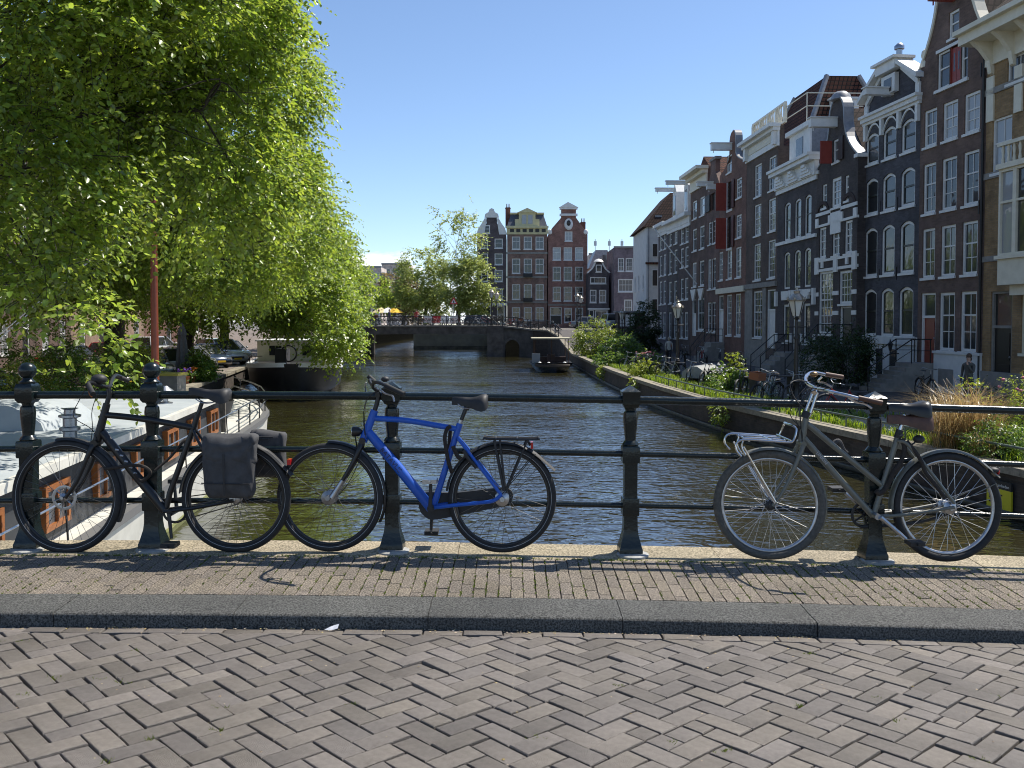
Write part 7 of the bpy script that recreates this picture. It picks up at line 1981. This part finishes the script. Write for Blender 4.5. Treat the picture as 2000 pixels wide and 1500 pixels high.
MB().prism([(-.45, -.05, 2.3), (.45, -.05, 2.3), (0, -.05, 3.1)], (0, .03, 0)).build("plate", M("sign_red", (.55, .03, .03), rough=.5), sg)
MB().prism([(-.27, -.06, 2.40), (.27, -.06, 2.40), (0, -.06, 2.88)], (0, .009, 0)).build("plate_face", m_white, sg)
MB().prism([(-.08, -.07, 2.45), (.08, -.07, 2.45), (.03, -.07, 2.7), (-.03, -.07, 2.7)], (0, .009, 0)).build("plate_symbol", m_matt, sg)
br_ = thing("road_barrier", "white and red barrier boards standing on the far bridge", "barrier", (-9.0, 97.5, fz(-9)))
for k in range(4): MB().box(-.6 + k * .95, .3 + k * .95, -.03, .03, .25, .95).build("board", [m_white, M("sign_red", (.55, .03, .03))][k == 1], br_); MB().box(-.5 + k * .95, -.42 + k * .95, -.03, .03, 0, .25).build("leg", m_tub, br_)
# yellow notice on the quay wall
ya, yb = 17.0, 17.62; xa, xb = edge_x(R_EDGE, ya), edge_x(R_EDGE, yb)
ns = thing("notice_board", "yellow and black notice fixed to the quay wall beside the bridge", "sign", ((xa + xb) / 2 - .03, (ya + yb) / 2, -1.86), math.atan2(ya - yb, xa - xb))
MB().box(-.33, .33, -.02, .02, -.30, .10).build("panel", M("notice_yellow", (.55, .50, .02), rough=.5), ns); MB().box(-.33, .33, -.02, .02, .10, .26).build("header", m_matt, ns)
me = text_mesh("werkzaamheden", .085, "lettering", m_white); o = link_obj("lettering", me, ns); o.location = (.0, -.022, .17); o.rotation_euler = (R(90), 0, 0)
for k in range(3): MB().box(-.26, .1 - k * .1, -.024, -.0201, -.03 - k * .08, .0 - k * .08).build("text_line", m_matt, ns)

# ================================================================ parked bicycles
def bike_proto(paint, tyre=None, crate=False):
    root = thing("parked_bicycle", "bike", "bicycle")
    for x in (-.53, .53):
        t = MB().torus((x, 0, .34), .32, .022, 24, 6).build("wheel", tyre or m_tyre, root, 180)
        mb = MB().lathe([(.03, -.04), (.03, .04)], 8, c=(x, 0, .34), axis='y')
        for k in range(14):
            a = 2 * math.pi * k / 14; mb.tube([(x, .02 * (-1) ** k, .34), (x + .31 * math.cos(a), 0, .34 + .31 * math.sin(a))], .0028, 3, cap=False)
        tag(mb.build("spokes", m_spoke, t), kind='stuff')
        mb = MB(); r_ = []
        for i in range(13):
            a = R(15 + 150 * i / 12) + (.0 if x < 0 else .15); r_.append([(x + math.cos(a) * .365, -.03, .34 + math.sin(a) * .365), (x + math.cos(a) * .375, 0, .34 + math.sin(a) * .375), (x + math.cos(a) * .365, .03, .34 + math.sin(a) * .365)])
        mb.loft(r_, cap=False).build("mudguard", m_matt, root, 60)
    mb = MB(); P = {'hd': (-.36, 0, .86), 'hb': (-.40, 0, .72), 'bb': (.04, 0, .30), 'st': (.20, 0, .82), 'fx': (-.53, 0, .34), 'rx': (.53, 0, .34)}
    for a, b_, r_ in (('hd', 'hb', .022), ('hb', 'bb', .020), ('bb', 'st', .018)): mb.tube([P[a], P[b_]], r_, 8)
    mb.tube([(-.37, 0, .82), (.14, 0, .62)], .017, 8)
    for y in (-.045, .045): mb.tube([(P['st'][0], y * .4, .76), (.53, y, .34)], .011, 6); mb.tube([P['bb'], (.53, y, .34)], .011, 6); mb.tube([(-.40, y, .72), (-.53, y, .34)], .013, 6)
    mb.build("frame", paint, root, 60)
    MB().tube([P['hd'], (-.33, 0, 1.02)], .014, 6).tube(spline([(-.12, -.27, 1.04), (-.3, -.24, 1.08), (-.34, 0, 1.03), (-.3, .24, 1.08), (-.12, .27, 1.04)], 4), .012, 6).build("handlebar", m_alu, root, 60)
    MB().tube([P['st'], (.23, 0, .93)], .013, 6).build("seat_post", m_alu, root, 60)
    MB().loft([[(x, -w, .95), (x, -w * .7, .99), (x, w * .7, .99), (x, w, .95)] for x, w in ((.08, .02), (.2, .04), (.3, .1), (.36, .09))]).build("saddle", m_matt, root, 60)
    MB().box(.30, .78, -.06, .06, .735, .75).build("rack", m_matt, root)
    MB().tube([(.04, -.06, .30), (.16, -.08, .2)], .012, 6).tube([(.04, .06, .30), (-.08, .08, .4)], .012, 6).build("crank", m_alu, root, 60)
    if crate: MB().box(-.82, -.42, -.2, .2, .85, .87).box(-.82, -.80, -.2, .2, .87, 1.1).box(-.44, -.42, -.2, .2, .87, 1.1).box(-.80, -.44, -.2, -.18, .87, 1.1).box(-.80, -.44, .18, .2, .87, 1.1).build("crate", M("crate_plastic", (.25, .09, .04), rough=.6), root)
    return root
bps = [bike_proto(m_black), bike_proto(M("bike_red", (.30, .015, .012), rough=.4)), bike_proto(M("bike_teal", (.10, .16, .17), rough=.4), crate=True), bike_proto(M("bike_silver", (.4, .41, .42), rough=.3, metal=.7))]
used = set()
def place_bike(k, x, y, rz, label, group, z=None, lean=0.0):
    o = bps[k] if k not in used else copy_tree(bps[k]); used.add(k)
    o.location = (x, y, (rise(y) if z is None else z)); o.rotation_euler = (lean, 0, rz); tag(o, label, "bicycle", group)
GQ = "bicycles parked on the planted quay"
place_bike(1, 9.7, 26.4, R(8), "red bicycle lying on the grass verge behind the chrome carrier bicycle", GQ, lean=R(12))
place_bike(2, 8.7, 30.6, R(35), "teal bicycle with brown crate on the grass verge", GQ, lean=R(8))
place_bike(3, 9.1, 31.6, R(52), "silver bicycle right behind the crate bicycle on the verge", GQ, lean=R(9))
place_bike(0, 9.6, 30.2, R(40), "black bicycle beside the crate bicycle on the verge", GQ, lean=R(7))
place_bike(0, 8.2, 38.2, R(60), "black bicycle leaning at the shrubs on the verge", GQ, lean=R(10))
place_bike(3, 8.0, 40.2, R(65), "silver bicycle leaning by the overturned dinghy", GQ, lean=R(8))
place_bike(0, 7.5, 47.5, R(10), "black bicycle next to the verge street lamp", GQ, lean=R(6))
place_bike(0, 7.1, 49.0, R(15), "black bicycle just behind the one at the verge street lamp", GQ, lean=R(6))
place_bike(3, 6.9, 51.5, R(25), "silver bicycle by the flower tubs on the verge", GQ, lean=R(6))
place_bike(0, 6.6, 62, R(60), "black bicycle between the big green shrubs", GQ, lean=R(6))
place_bike(0, 7.3, 66, R(80), "black bicycle at the end of the verge near the launch", GQ, lean=R(6))
for j, (x, y, kk, a_) in enumerate(((9.3, 32.6, 3, 48), (8.4, 33.0, 0, 60), (9.9, 31.8, 3, 70), (7.9, 44.6, 3, 20), (7.6, 45.4, 0, 30))):
    place_bike(kk, x, y, R(a_), ["silver bicycle in the tangle behind the crate bicycle", "black bicycle at the rail side of the crate bicycle tangle", "silver bicycle at the street side of the crate bicycle tangle", "silver bicycle in front of the verge street lamp", "black bicycle between the lime shrub and the verge street lamp"][j], GQ, lean=R(7))
GHs = "bicycles parked against the houses"
for k, (x, y, kk, lab) in enumerate(((13.4, 58, 0, "black bicycle at the foot of the warehouse with red shutters"), (13.0, 61.5, 1, "red bicycle at the foot of the warehouse with red shutters"), (13.2, 52, 3, "silver bicycle against the panelled cornice house"), (14.3, 44.0, 0, "black bicycle in front of the stone banded house"), (15.3, 33.2, 0, "black bicycle leaning by the red door stoop"), (12.6, 66, 0, "black bicycle before the narrow warehouse"), (12.4, 71, 2, "teal crate bicycle in front of the tall cornice box house"))):
    place_bike(kk, x, y, R(80 + 9 * (k % 3)), lab, GHs, lean=R(5))
rr = random.Random(77); x = -15.2; k = 0
while x < 2.6:
    kk = rr.choice([0, 0, 0, 3, 2, 1]); ordn = "first second third fourth fifth sixth seventh eighth ninth tenth eleventh twelfth thirteenth fourteenth fifteenth sixteenth seventeenth eighteenth nineteenth twentieth twenty-first twenty-second twenty-third twenty-fourth twenty-fifth twenty-sixth twenty-seventh twenty-eighth twenty-ninth thirtieth".split()
    place_bike(kk, x, FB0 + .55 + rr.uniform(0, .5), rr.choice([0, math.pi]) + rr.gauss(0, .15), "%s bicycle on the far bridge railing, %s from its leafy end" % (["black", "red", "teal crate", "silver"][kk], ordn[k]), "bicycles along the far bridge railing", z=fz(x), lean=R(rr.uniform(-6, 6)))
    x += rr.uniform(.55, 1.25); k += 1
for j, (x, y) in enumerate(((3.9, 91.8), (4.5, 89.5), (9.2, 97), (10.2, 97.4), (8.6, 96.6))): place_bike(0, x, y, rr.uniform(0, 3), "dark bicycle on the ramp beside the far bridge, " + ["at the railing bend", "at the railing foot", "middle one below the corner house", "nearest the corner house", "nearest the lamp post"][j], "bicycles on the ramp by the far bridge")

# ================================================================ people
def person(label, loc, rz, top, legs, hair, skin=(.45, .27, .19), h=1.7, arm='down', stride=.12):
    s = h / 1.7
    J = [((0, 0, .95), .125), ((0, 0, 1.1), .12), ((0, .0, 1.28), .135), ((0, 0, 1.42), .11), ((0, 0, 1.50), .05), ((0, -.015, 1.58), .075), ((0, -.01, 1.68), .07)]
    E = [(0, 1), (1, 2), (2, 3), (3, 4), (4, 5), (5, 6)]
    for sd in (-1, 1):
        b0 = len(J)
        J += [((sd * .09, 0, .88), .095), ((sd * .10, -stride * sd * .6, .5), .062), ((sd * .10, stride * sd * .4, .1), .042), ((sd * .11, stride * sd * .4 - .12, .04), .035)]
        E += [(0, b0), (b0, b0 + 1), (b0 + 1, b0 + 2), (b0 + 2, b0 + 3)]
        b1 = len(J)
        if arm == 'up' and sd == 1: J += [((sd * .19, 0, 1.38), .055), ((sd * .24, -.12, 1.14), .042), ((sd * .08, -.2, 1.42), .032), ((sd * .05, -.17, 1.5), .028)]
        else: J += [((sd * .19, 0, 1.38), .055), ((sd * .24, .03, 1.12), .042), ((sd * .23, -.06, .90), .032), ((sd * .22, -.09, .81), .028)]
        E += [(3, b1), (b1, b1 + 1), (b1 + 1, b1 + 2), (b1 + 2, b1 + 3)]
    me = bpy.data.meshes.new("body"); me.from_pydata([(p[0] * s, p[1] * s, p[2] * s) for p, _ in J], E, [])
    o = bpy.data.objects.new("body", me); COL.objects.link(o)
    md = o.modifiers.new("skin", 'SKIN'); 
    for i, (_, r_) in enumerate(J): me.skin_vertices[0].data[i].radius = (r_ * s, r_ * s)
    me.skin_vertices[0].data[0].use_root = True
    o.modifiers.new("sub", 'SUBSURF').levels = 1
    dg = bpy.context.evaluated_depsgraph_get(); m2 = bpy.data.meshes.new_from_object(o.evaluated_get(dg))
    bpy.data.objects.remove(o)
    m2.materials.clear()
    mats = [M("cloth_%s" % str(legs), legs, rough=.85), M("cloth_%s" % str(top), top, rough=.85), M("skin_%s" % str(skin), skin, rough=.55), M("shoe_black", (.01, .01, .01), rough=.6)]
    for m_ in mats: m2.materials.append(m_)
    for p in m2.polygons:
        z = p.center.z / s; x = abs(p.center.x / s)
        p.material_index = 3 if z < .09 else (2 if (z > 1.47 or (z < .87 and x > .17) or (arm == 'up' and z > 1.40 and p.center.y < -.13)) else (1 if z > .88 else 0)); p.use_smooth = True
    root = thing("person", label, "person", loc, rz)
    body = link_obj("body", m2, root)
    MB().sphere((0, .012 * s, 1.675 * s), .092 * s, 12, 8, (.92, 1.05, 1.05)).sphere((0, .05 * s, 1.58 * s), .07 * s, 10, 7, (1, .8, 1.3)).build("hair", M("hair_%s" % str(hair), hair, rough=.7), root, 180)
    for sd in (-1, 1): MB().sphere((sd * .03 * s, -.088 * s, 1.625 * s), .011 * s, 6, 5).build("eye", m_black, root, 60)
    MB().sphere((0, -.098 * s, 1.595 * s), .014 * s, 6, 5, (.8, 1, 1.3)).build("nose", mats[2], root, 60); MB().box(-.022 * s, .022 * s, -.092 * s, -.08 * s, 1.553 * s, 1.56 * s).build("mouth", M("lip", (.3, .1, .09), rough=.5), root)
    return root
person("person in a grey jacket raising one hand to the face near the stoop", (14.9, 29.2, QUAY_Z), R(-60), (.085, .08, .07), (.03, .03, .04), (.06, .035, .02), arm='up', stride=.02)
person("person in a light jacket walking past the dark ivy on the shaded street", (10.6, 60.5, QUAY_Z), R(170), (.42, .41, .38), (.03, .03, .035), (.3, .27, .22), stride=.22)
for (x, y, tp, lg, lab) in ((-16.6, 97.2, (.02, .02, .03), (.02, .02, .025), "person in dark clothes at the leafy end of the far bridge"), (-14.6, 98.2, (.55, .56, .58), (.05, .06, .09), "person in a white top on the far bridge"), (-13.4, 98, (.05, .05, .08), (.03, .03, .04), "person in navy on the far bridge by the white top"), (-10.6, 99.5, (.35, .04, .04), (.04, .04, .05), "person in a red top on the far bridge")):
    person(lab, (x, y, fz(x)), R(rr.uniform(-90, 90)), tp, lg, (.04, .025, .015), stride=.2)

# ================================================================ plants on the quays
m_shrub = leaf_mat("shrub_leaves", (.06, .12, .02), (.26, .40, .04)); m_shrub_d = leaf_mat("dark_shrub_leaves", (.025, .05, .015), (.06, .10, .02)); m_shrub_y = leaf_mat("lime_leaves", (.12, .17, .02), (.42, .50, .05))
def shrub(label, x, y, r, hgt, n, leaf, mat, seed, name="shrub", z=None, flowers=None, group=None, L=8, low=.35):
    rng = np.random.default_rng(seed); z0 = rise(y) if z is None else z
    root = thing(name, label, "shrub", (x, y, z0), 0, group)
    blobs = [(0, 0, hgt * .55, r, r, hgt * .5, n)] + [(r * .6 * math.cos(a), r * .6 * math.sin(a), hgt * low, r * .6, r * .6, hgt * .4, n // 3) for a in (.5, 2.4, 4.4)]
    V, Q, T = make_crown(rng, blobs, leaf, L, r * .38, .55, .15, .45, 2.2, .1)
    V[:, 2] = np.maximum(V[:, 2], .01)
    link_obj("foliage", mesh_np("foliage", V, Q, mat), root)
    mb = MB(); rr_ = random.Random(seed)
    for k in range(7): mb.tube(spline([(rr_.gauss(0, .08), rr_.gauss(0, .08), 0), (rr_.gauss(0, r * .3), rr_.gauss(0, r * .3), hgt * .45), (rr_.gauss(0, r * .5), rr_.gauss(0, r * .5), hgt * .85)], 4), [.02, .006], 4, cap=False)
    mb.build("stems", m_bark, root, 60)
    if flowers:
        mb = MB()
        for k in range(26):
            a, q_ = rr_.uniform(0, 6.28), rr_.uniform(.2, 1); mb.sphere((math.cos(a) * r * q_, math.sin(a) * r * q_, hgt * rr_.uniform(.55, 1.0)), .05, 6, 4, (1, 1, .6))
        tag(mb.build("blossoms", flowers, root, 180), kind='stuff')
    return root
m_fl_w = M("white_petals", (.75, .72, .70), rough=.7); m_fl_o = M("orange_petals", (.75, .20, .02), rough=.7); m_fl_p = M("pink_petals", (.6, .2, .25), rough=.7); m_fl_v = M("violet_petals", (.12, .04, .3), rough=.7)
GS = "shrubs along the planted quay"
shrub("tall bright green shrub at the quay corner by the launch", 7.0, 74, 1.7, 2.8, 420, .17, m_shrub_y, 31, group=GS)
shrub("bushy green shrub between the launch and the purple flowers", 7.8, 64, 1.4, 1.8, 360, .15, m_shrub, 32, group=GS)
shrub("low green shrub hanging over the quay edge by the launch", 6.3, 57, .9, .8, 200, .12, m_shrub, 33, group=GS)
shrub("small lime shrub on the quay edge halfway to the launch", 6.7, 45.5, .7, .9, 160, .10, m_shrub_y, 34, group=GS)
shrub("pink flowering tub beside the bicycles on the verge", 8.2, 54.5, .8, 1.0, 170, .11, m_shrub, 35, flowers=m_fl_p, group=GS)
shrub("leafy shrub with white flowers in the middle of the verge", 8.75, 37.2, .55, 1.05, 220, .10, m_shrub, 36, flowers=m_fl_w, group=GS)
shrub("upright lime sapling beside the white flowered shrub", 9.4, 37.8, .42, 1.45, 130, .11, m_shrub_y, 37, group=GS)
shrub("round green bush at the rail of the verge", 8.5, 34.8, .65, .9, 200, .09, m_shrub, 38, group=GS)
shrub("dark round bush in front of the white based house", 13.9, 37.8, 1.35, 2.5, 520, .11, m_shrub_d, 39, z=QUAY_Z + .05, group=GS, low=.5)
shrub("dark climbing ivy bush at the corner of the white end house", 11.9, 80, 1.3, 4.4, 420, .18, m_shrub_d, 40, group=GS)
shrub("dense green bush at the near end of the planted quay", 10.9, 18.6, 1.0, 1.1, 480, .06, m_shrub, 41, group=GS)
shrub("feathery low green bush beside the dry grasses", 10.0, 18.4, .55, .7, 260, .05, m_shrub, 42, group=GS)
shrub("rose bush with pale pink flowers at the picture edge of the quay garden", 11.9, 20.6, .7, 1.5, 330, .065, m_shrub_y, 43, flowers=m_fl_p, group=GS)
shrub("small yellow green sapling behind the dry grasses", 10.9, 21.2, .35, 1.45, 150, .07, m_shrub_y, 44, group=GS)
shrub("dark hedge behind the quay garden", 12.6, 24.5, 1.2, 1.0, 260, .09, m_shrub_d, 45, group=GS)
GL = "plants on the tree lined quay"
for k, (px, y, r_, hh_, mt, lab) in enumerate(((35, 24.0, .8, .9, m_shrub_y, "yellowish round bush at the ball topped post"), (140, 25.5, 1.3, 1.0, m_shrub, "wide leafy bush behind the black bicycle handlebar"), (215, 27, .9, 1.2, m_shrub, "leafy bush beside the dark cars"), (262, 31, .7, 1.2, m_shrub_y, "bright bush at the quay edge by the silver car"), (440, 41.5, .7, .7, m_shrub, "small bush on the quay beside the barge bow"), (465, 42.5, .5, .8, m_shrub_y, "yellow green bush touching the barge bow"), (85, 30, .9, 1.6, m_shrub, "tall bush between the parked cars and the houses"))):
    x = (px - 1000) / F * y
    x = min(x, edge_x(L_EDGE, y) - .6)
    shrub(lab, x, y, r_ * 1.25, hh_ * 1.75, 420, .09 if y < 33 else .12, mt, 50 + k, group=GL)
# flower pots by the umbrella
for k, (px, y, mt, lab) in enumerate(((373, 41.0, m_fl_o, "orange flower pot by the folded umbrella"), (360, 40.4, m_fl_v, "violet flower pot by the folded umbrella"), (386, 42.0, M("yellow_petals", (.8, .55, .03), rough=.7), "yellow flower pot nearest the quay edge"))):
    x = min((px - 1000) / F * y, edge_x(L_EDGE, y) - .5)
    fpot = thing("flower_pot", lab, "flower pot", (x, y, QUAY_Z), 0, "flower pots by the umbrella")
    MB().lathe([(.16, 0), (.22, .32), (.24, .34), (.2, .34)], 12).build("pot", M("terracotta", (.35, .12, .06), rough=.8), fpot, 40)
    mb = MB(); r2 = random.Random(k)
    for j in range(40): a = r2.uniform(0, 6.28); q_ = r2.uniform(0, .32); mb.sphere((math.cos(a) * q_, math.sin(a) * q_, .5 + r2.uniform(-.14, .2)), .055, 6, 4, (1, 1, .6))
    tag(mb.build("blossoms", mt, fpot, 180), kind='stuff')
    V, Q, T = make_crown(np.random.default_rng(k), [(0, 0, .45, .3, .3, .18, 30)], .1, 6, .15); link_obj("foliage", mesh_np("foliage", V, Q, m_shrub), fpot)
um = thing("folded_umbrella", "folded grey parasol standing among the flower pots on the bank", "parasol", ((368 - 1000) / F * 42.5 - .3, 42.5, QUAY_Z))
MB().tube([(0, 0, 0), (0, 0, 2.75)], .03, 8).lathe([(.3, 0), (.3, .06), (.05, .1)], 14).build("pole", m_tub, um, 40)
rings = []
for (z, r_) in ((.55, .30), (.7, .28), (1.2, .24), (1.8, .19), (2.15, .15), (2.16, .20), (2.45, .13), (2.72, .03)):
    rings.append([(math.cos(2 * math.pi * k / 24) * r_ * (1 + .22 * math.cos(k * math.pi * 2 / 3)), math.sin(2 * math.pi * k / 24) * r_ * (1 + .22 * math.cos(k * math.pi * 2 / 3)), z) for k in range(24)])
recalc(MB().loft(rings).build("canopy", M("parasol_grey", (.085, .085, .09), (.12, .12, .125), scale=8, rough=.85), um, 60))
tbx = thing("planter_box", "grey planter box with yellow rim on the houseboat side of the bank", "planter", ((330 - 1000) / F * 30 - .2, 30, QUAY_Z)); MB().box(-.6, .6, -.4, .4, .3, 1.0).build("box", m_stone, tbx); MB().box(-.65, .65, -.45, .45, 1.0, 1.08).build("rim", M("rim_yellow", (.5, .42, .08), rough=.6), tbx); MB().box(-.5, .5, -.3, .3, 0, .3).build("foot", m_tub, tbx)
# dinghy, bench, bollards
dg_ = thing("upturned_dinghy", "upturned grey dinghy on the verge among the bicycles", "dinghy", (8.9, 41.5, QUAY_Z), R(60))
rings = []
for x in (-1.5, -1.2, -.4, .5, 1.2, 1.6):
    w = .62 * math.sqrt(max(.02, 1 - (x / 1.62) ** 2 * .9)) if x > 0 else .62 - .04 * abs(x); rings.append([(x, -w, .25), (x, -w * .9, .55), (x, -w * .3, .78), (x, w * .3, .78), (x, w * .9, .55), (x, w, .25)])
recalc(MB().loft(rings).build("hull", M("dinghy_grey", (.28, .29, .28), rough=.5), dg_, 50))
for x in (-1, 1): MB().box(x - .05, x + .05, -.4, .4, 0, .3).build("trestle", m_tub, dg_)
bn = thing("quay_bench", "dark wooden bench and table on the verge", "bench", (9.9, 34.0, QUAY_Z), R(15))
for k in range(4): MB().box(-.9, .9, -.25 + k * .13, -.14 + k * .13, .70, .74).build("slat", M("bench_wood", (.05, .045, .04), rough=.7), bn)
for x in (-.8, .8): MB().box(x - .04, x + .04, -.22, .24, 0, .70).build("leg", M("bench_wood", (.05, .045, .04)), bn)
bm_ = MB().lathe([(.09, 0), (.09, .1), (.065, .15), (.06, .75), (.085, .78), (.085, .84), (.03, .95)], 10).mesh("bollard", m_lampiron, 40)
for k in range(9):
    y = 44 + k * 5.4; o = link_obj("bollard", bm_); o.location = (10.9 - .03 * (y - 44), y, rise(y)); tag(o, "slim dark iron bollard, %s in the row from the verge street lamp" % ordn[k], "bollard", "iron bollards along the street")
sh = thing("street_kiosk", "small dark kiosk with grey roof at the white end house", "kiosk", (11.9, 90.5, rise(90.5)))
MB().box(-1.2, 1.6, 0, 2.4, 0, 2.1).build("body", M("kiosk_brown", (.05, .035, .03), rough=.7), sh); MB().box(-1.4, 1.8, -.3, 2.6, 2.1, 2.25).build("roof", m_lead, sh)
for k in range(3): MB().box(-1.0 + k * .55, -.6 + k * .55, -.02, -.001, .7, 1.9).build("window", m_white, sh)
# parasols of a cafe beyond the bridge
for k, (px, mt) in enumerate(((745, "cream"), (758, "white"), (770, "yellow"))):
    y = 112; x = (px - 1000) / F * y; cr3 = {"cream": (.6, .5, .25), "white": (.7, .7, .68), "yellow": (.75, .45, .03)}[mt]
    pz_ = thing("cafe_parasol", "open %s cafe parasol beyond the far bridge" % mt, "parasol", (x, y, ZG), 0, "cafe parasols")
    MB().tube([(0, 0, 0), (0, 0, 2.5)], .03, 6).build("pole", m_tub, pz_, 60); MB().lathe([(1.25, 1.95), (.6, 2.35), (.03, 2.6)], 8).build("canopy", M("parasol_" + mt, cr3, rough=.8), pz_)

# grass verge and dry grasses
def grass(name, label, mat, spots, seed, hgt, w, kind='stuff', cat="grass", bend=.5, per=1):
    rng = np.random.default_rng(seed); P = np.array(spots, dtype=float); P = np.repeat(P, per, 0); n = len(P)
    P[:, :2] += rng.normal(0, .03, (n, 2)); a = rng.uniform(0, 6.28, n); d = np.stack([np.cos(a), np.sin(a), np.zeros(n)], 1); s = np.stack([-np.sin(a), np.cos(a), np.zeros(n)], 1)
    h_ = (hgt * rng.uniform(.5, 1.2, n))[:, None]; b_ = (bend * rng.uniform(.3, 1.3, n))[:, None]; up = np.array([[0, 0, 1.]])
    V = np.stack([P - s * w, P + s * w, P + s * w * .8 + up * h_ * .6 + d * h_ * b_ * .35, P - s * w * .8 + up * h_ * .6 + d * h_ * b_ * .35,
                  P + s * w * .15 + up * h_ * (1 - b_ * .45) + d * h_ * b_, P - s * w * .15 + up * h_ * (1 - b_ * .45) + d * h_ * b_], 1).reshape(-1, 3)
    b0 = np.arange(n)[:, None] * 6; Q = np.concatenate([b0 + np.array([[0, 1, 2, 3]]), b0 + np.array([[3, 2, 4, 5]])], 0)
    o = link_obj(name, mesh_np(name, V, Q, mat)); return o
rng = np.random.default_rng(5); sp = []
while len(sp) < 9000:
    y = rng.uniform(17, 70); wv = 1.9 + .6 * math.sin(y * .5); x = edge_x(R_EDGE, y) + .5 + abs(rng.normal(0, wv * .55))
    if 22.5 < y < 25.5 and x > edge_x(R_EDGE, y) + .9: continue
    if math.sin(x * 2.3 + y) + math.sin(y * 1.3) + rng.normal(0, .8) > -.6: sp.append((x, y, rise(y)))
o = grass("verge_grass", "", leaf_mat("grass_blades", (.09, .15, .015), (.30, .42, .03)), sp, 6, .22, .012, per=2); tag(o, "rough green grass growing along the quay verge", "grass", kind='stuff')
vm = M("verge_soil", (.10, .09, .04), (.09, .13, .03), scale=2.5, rough=.95)
mb = MB(); vs = []; fs = []; yy = [17 + k * 2 for k in range(28)]
for y in yy:
    for c_ in (.43, 1.0, 2.0, 2.9): vs.append((edge_x(R_EDGE, y) + c_ + (.2 * math.sin(y) if c_ > 2 else 0), y, rise(y) + .006))
for i in range(len(yy) - 1):
    for j in range(3): fs.append((i * 4 + j, i * 4 + j + 1, i * 4 + j + 5, i * 4 + j + 4))
o = mb.add(vs, fs).build("verge", vm); tag(o, kind='structure')
o = MB().poly([(edge_x(R_EDGE, 22.3) + 1.0, 22.3, QUAY_Z + .012), (edge_x(R_EDGE, 22.3) + 2.9, 22.6, QUAY_Z + .012), (edge_x(R_EDGE, 26) + 3.0, 26.2, QUAY_Z + .012), (edge_x(R_EDGE, 26) + 1.2, 25.6, QUAY_Z + .012)]).build("path", M("sunny_path_bricks", (.22, .19, .15), (.32, .28, .22), scale=12, rough=.9, bump=.5, bscale=24)); tag(o, kind='structure')  # pale path bricks, the sun on them is put into the colour
gr = thing("dry_grass_clump", "large clump of straw coloured dry grass in the quay garden", "grass clump", (10.05, 19.8, QUAY_Z))
sp = [(rng.normal(0, .3), rng.normal(0, .25), 0) for k in range(720)]
o = grass("blades", "", leaf_mat("straw_blades", (.42, .30, .13), (.5, .36, .16), var=.4), sp, 8, 1.55, .006, bend=.85, per=2); o.parent = gr
gr = thing("dry_grass_clump", "small tuft of straw coloured grass at the quay edge", "grass clump", (9.75, 18.5, QUAY_Z))
sp = [(rng.normal(0, .12), rng.normal(0, .12), 0) for k in range(90)]
o = grass("blades", "", leaf_mat("straw_blades", (.32, .22, .09), (.40, .28, .12)), sp, 9, .6, .006, bend=.7, per=2); o.parent = gr
for k, (y, n) in enumerate(((30.5, 60), (43.5, 26), (55, 60))):
    x = edge_x(R_EDGE, y); V, Q, T = make_crown(np.random.default_rng(90 + k), [(x - .12, y, QUAY_Z - .25, .18, .9, .35, n)], .12, 6, .2, shell=.3)
    w_ = thing("wall_weed", ["weed with pale leaves growing out of the quay wall near the bicycles", "small weed on the quay wall near the middle", "ivy tuft on the quay wall by the launch"][k], "weed", (0, 0, 0)); link_obj("foliage", mesh_np("foliage", V, Q, m_shrub_y), w_)
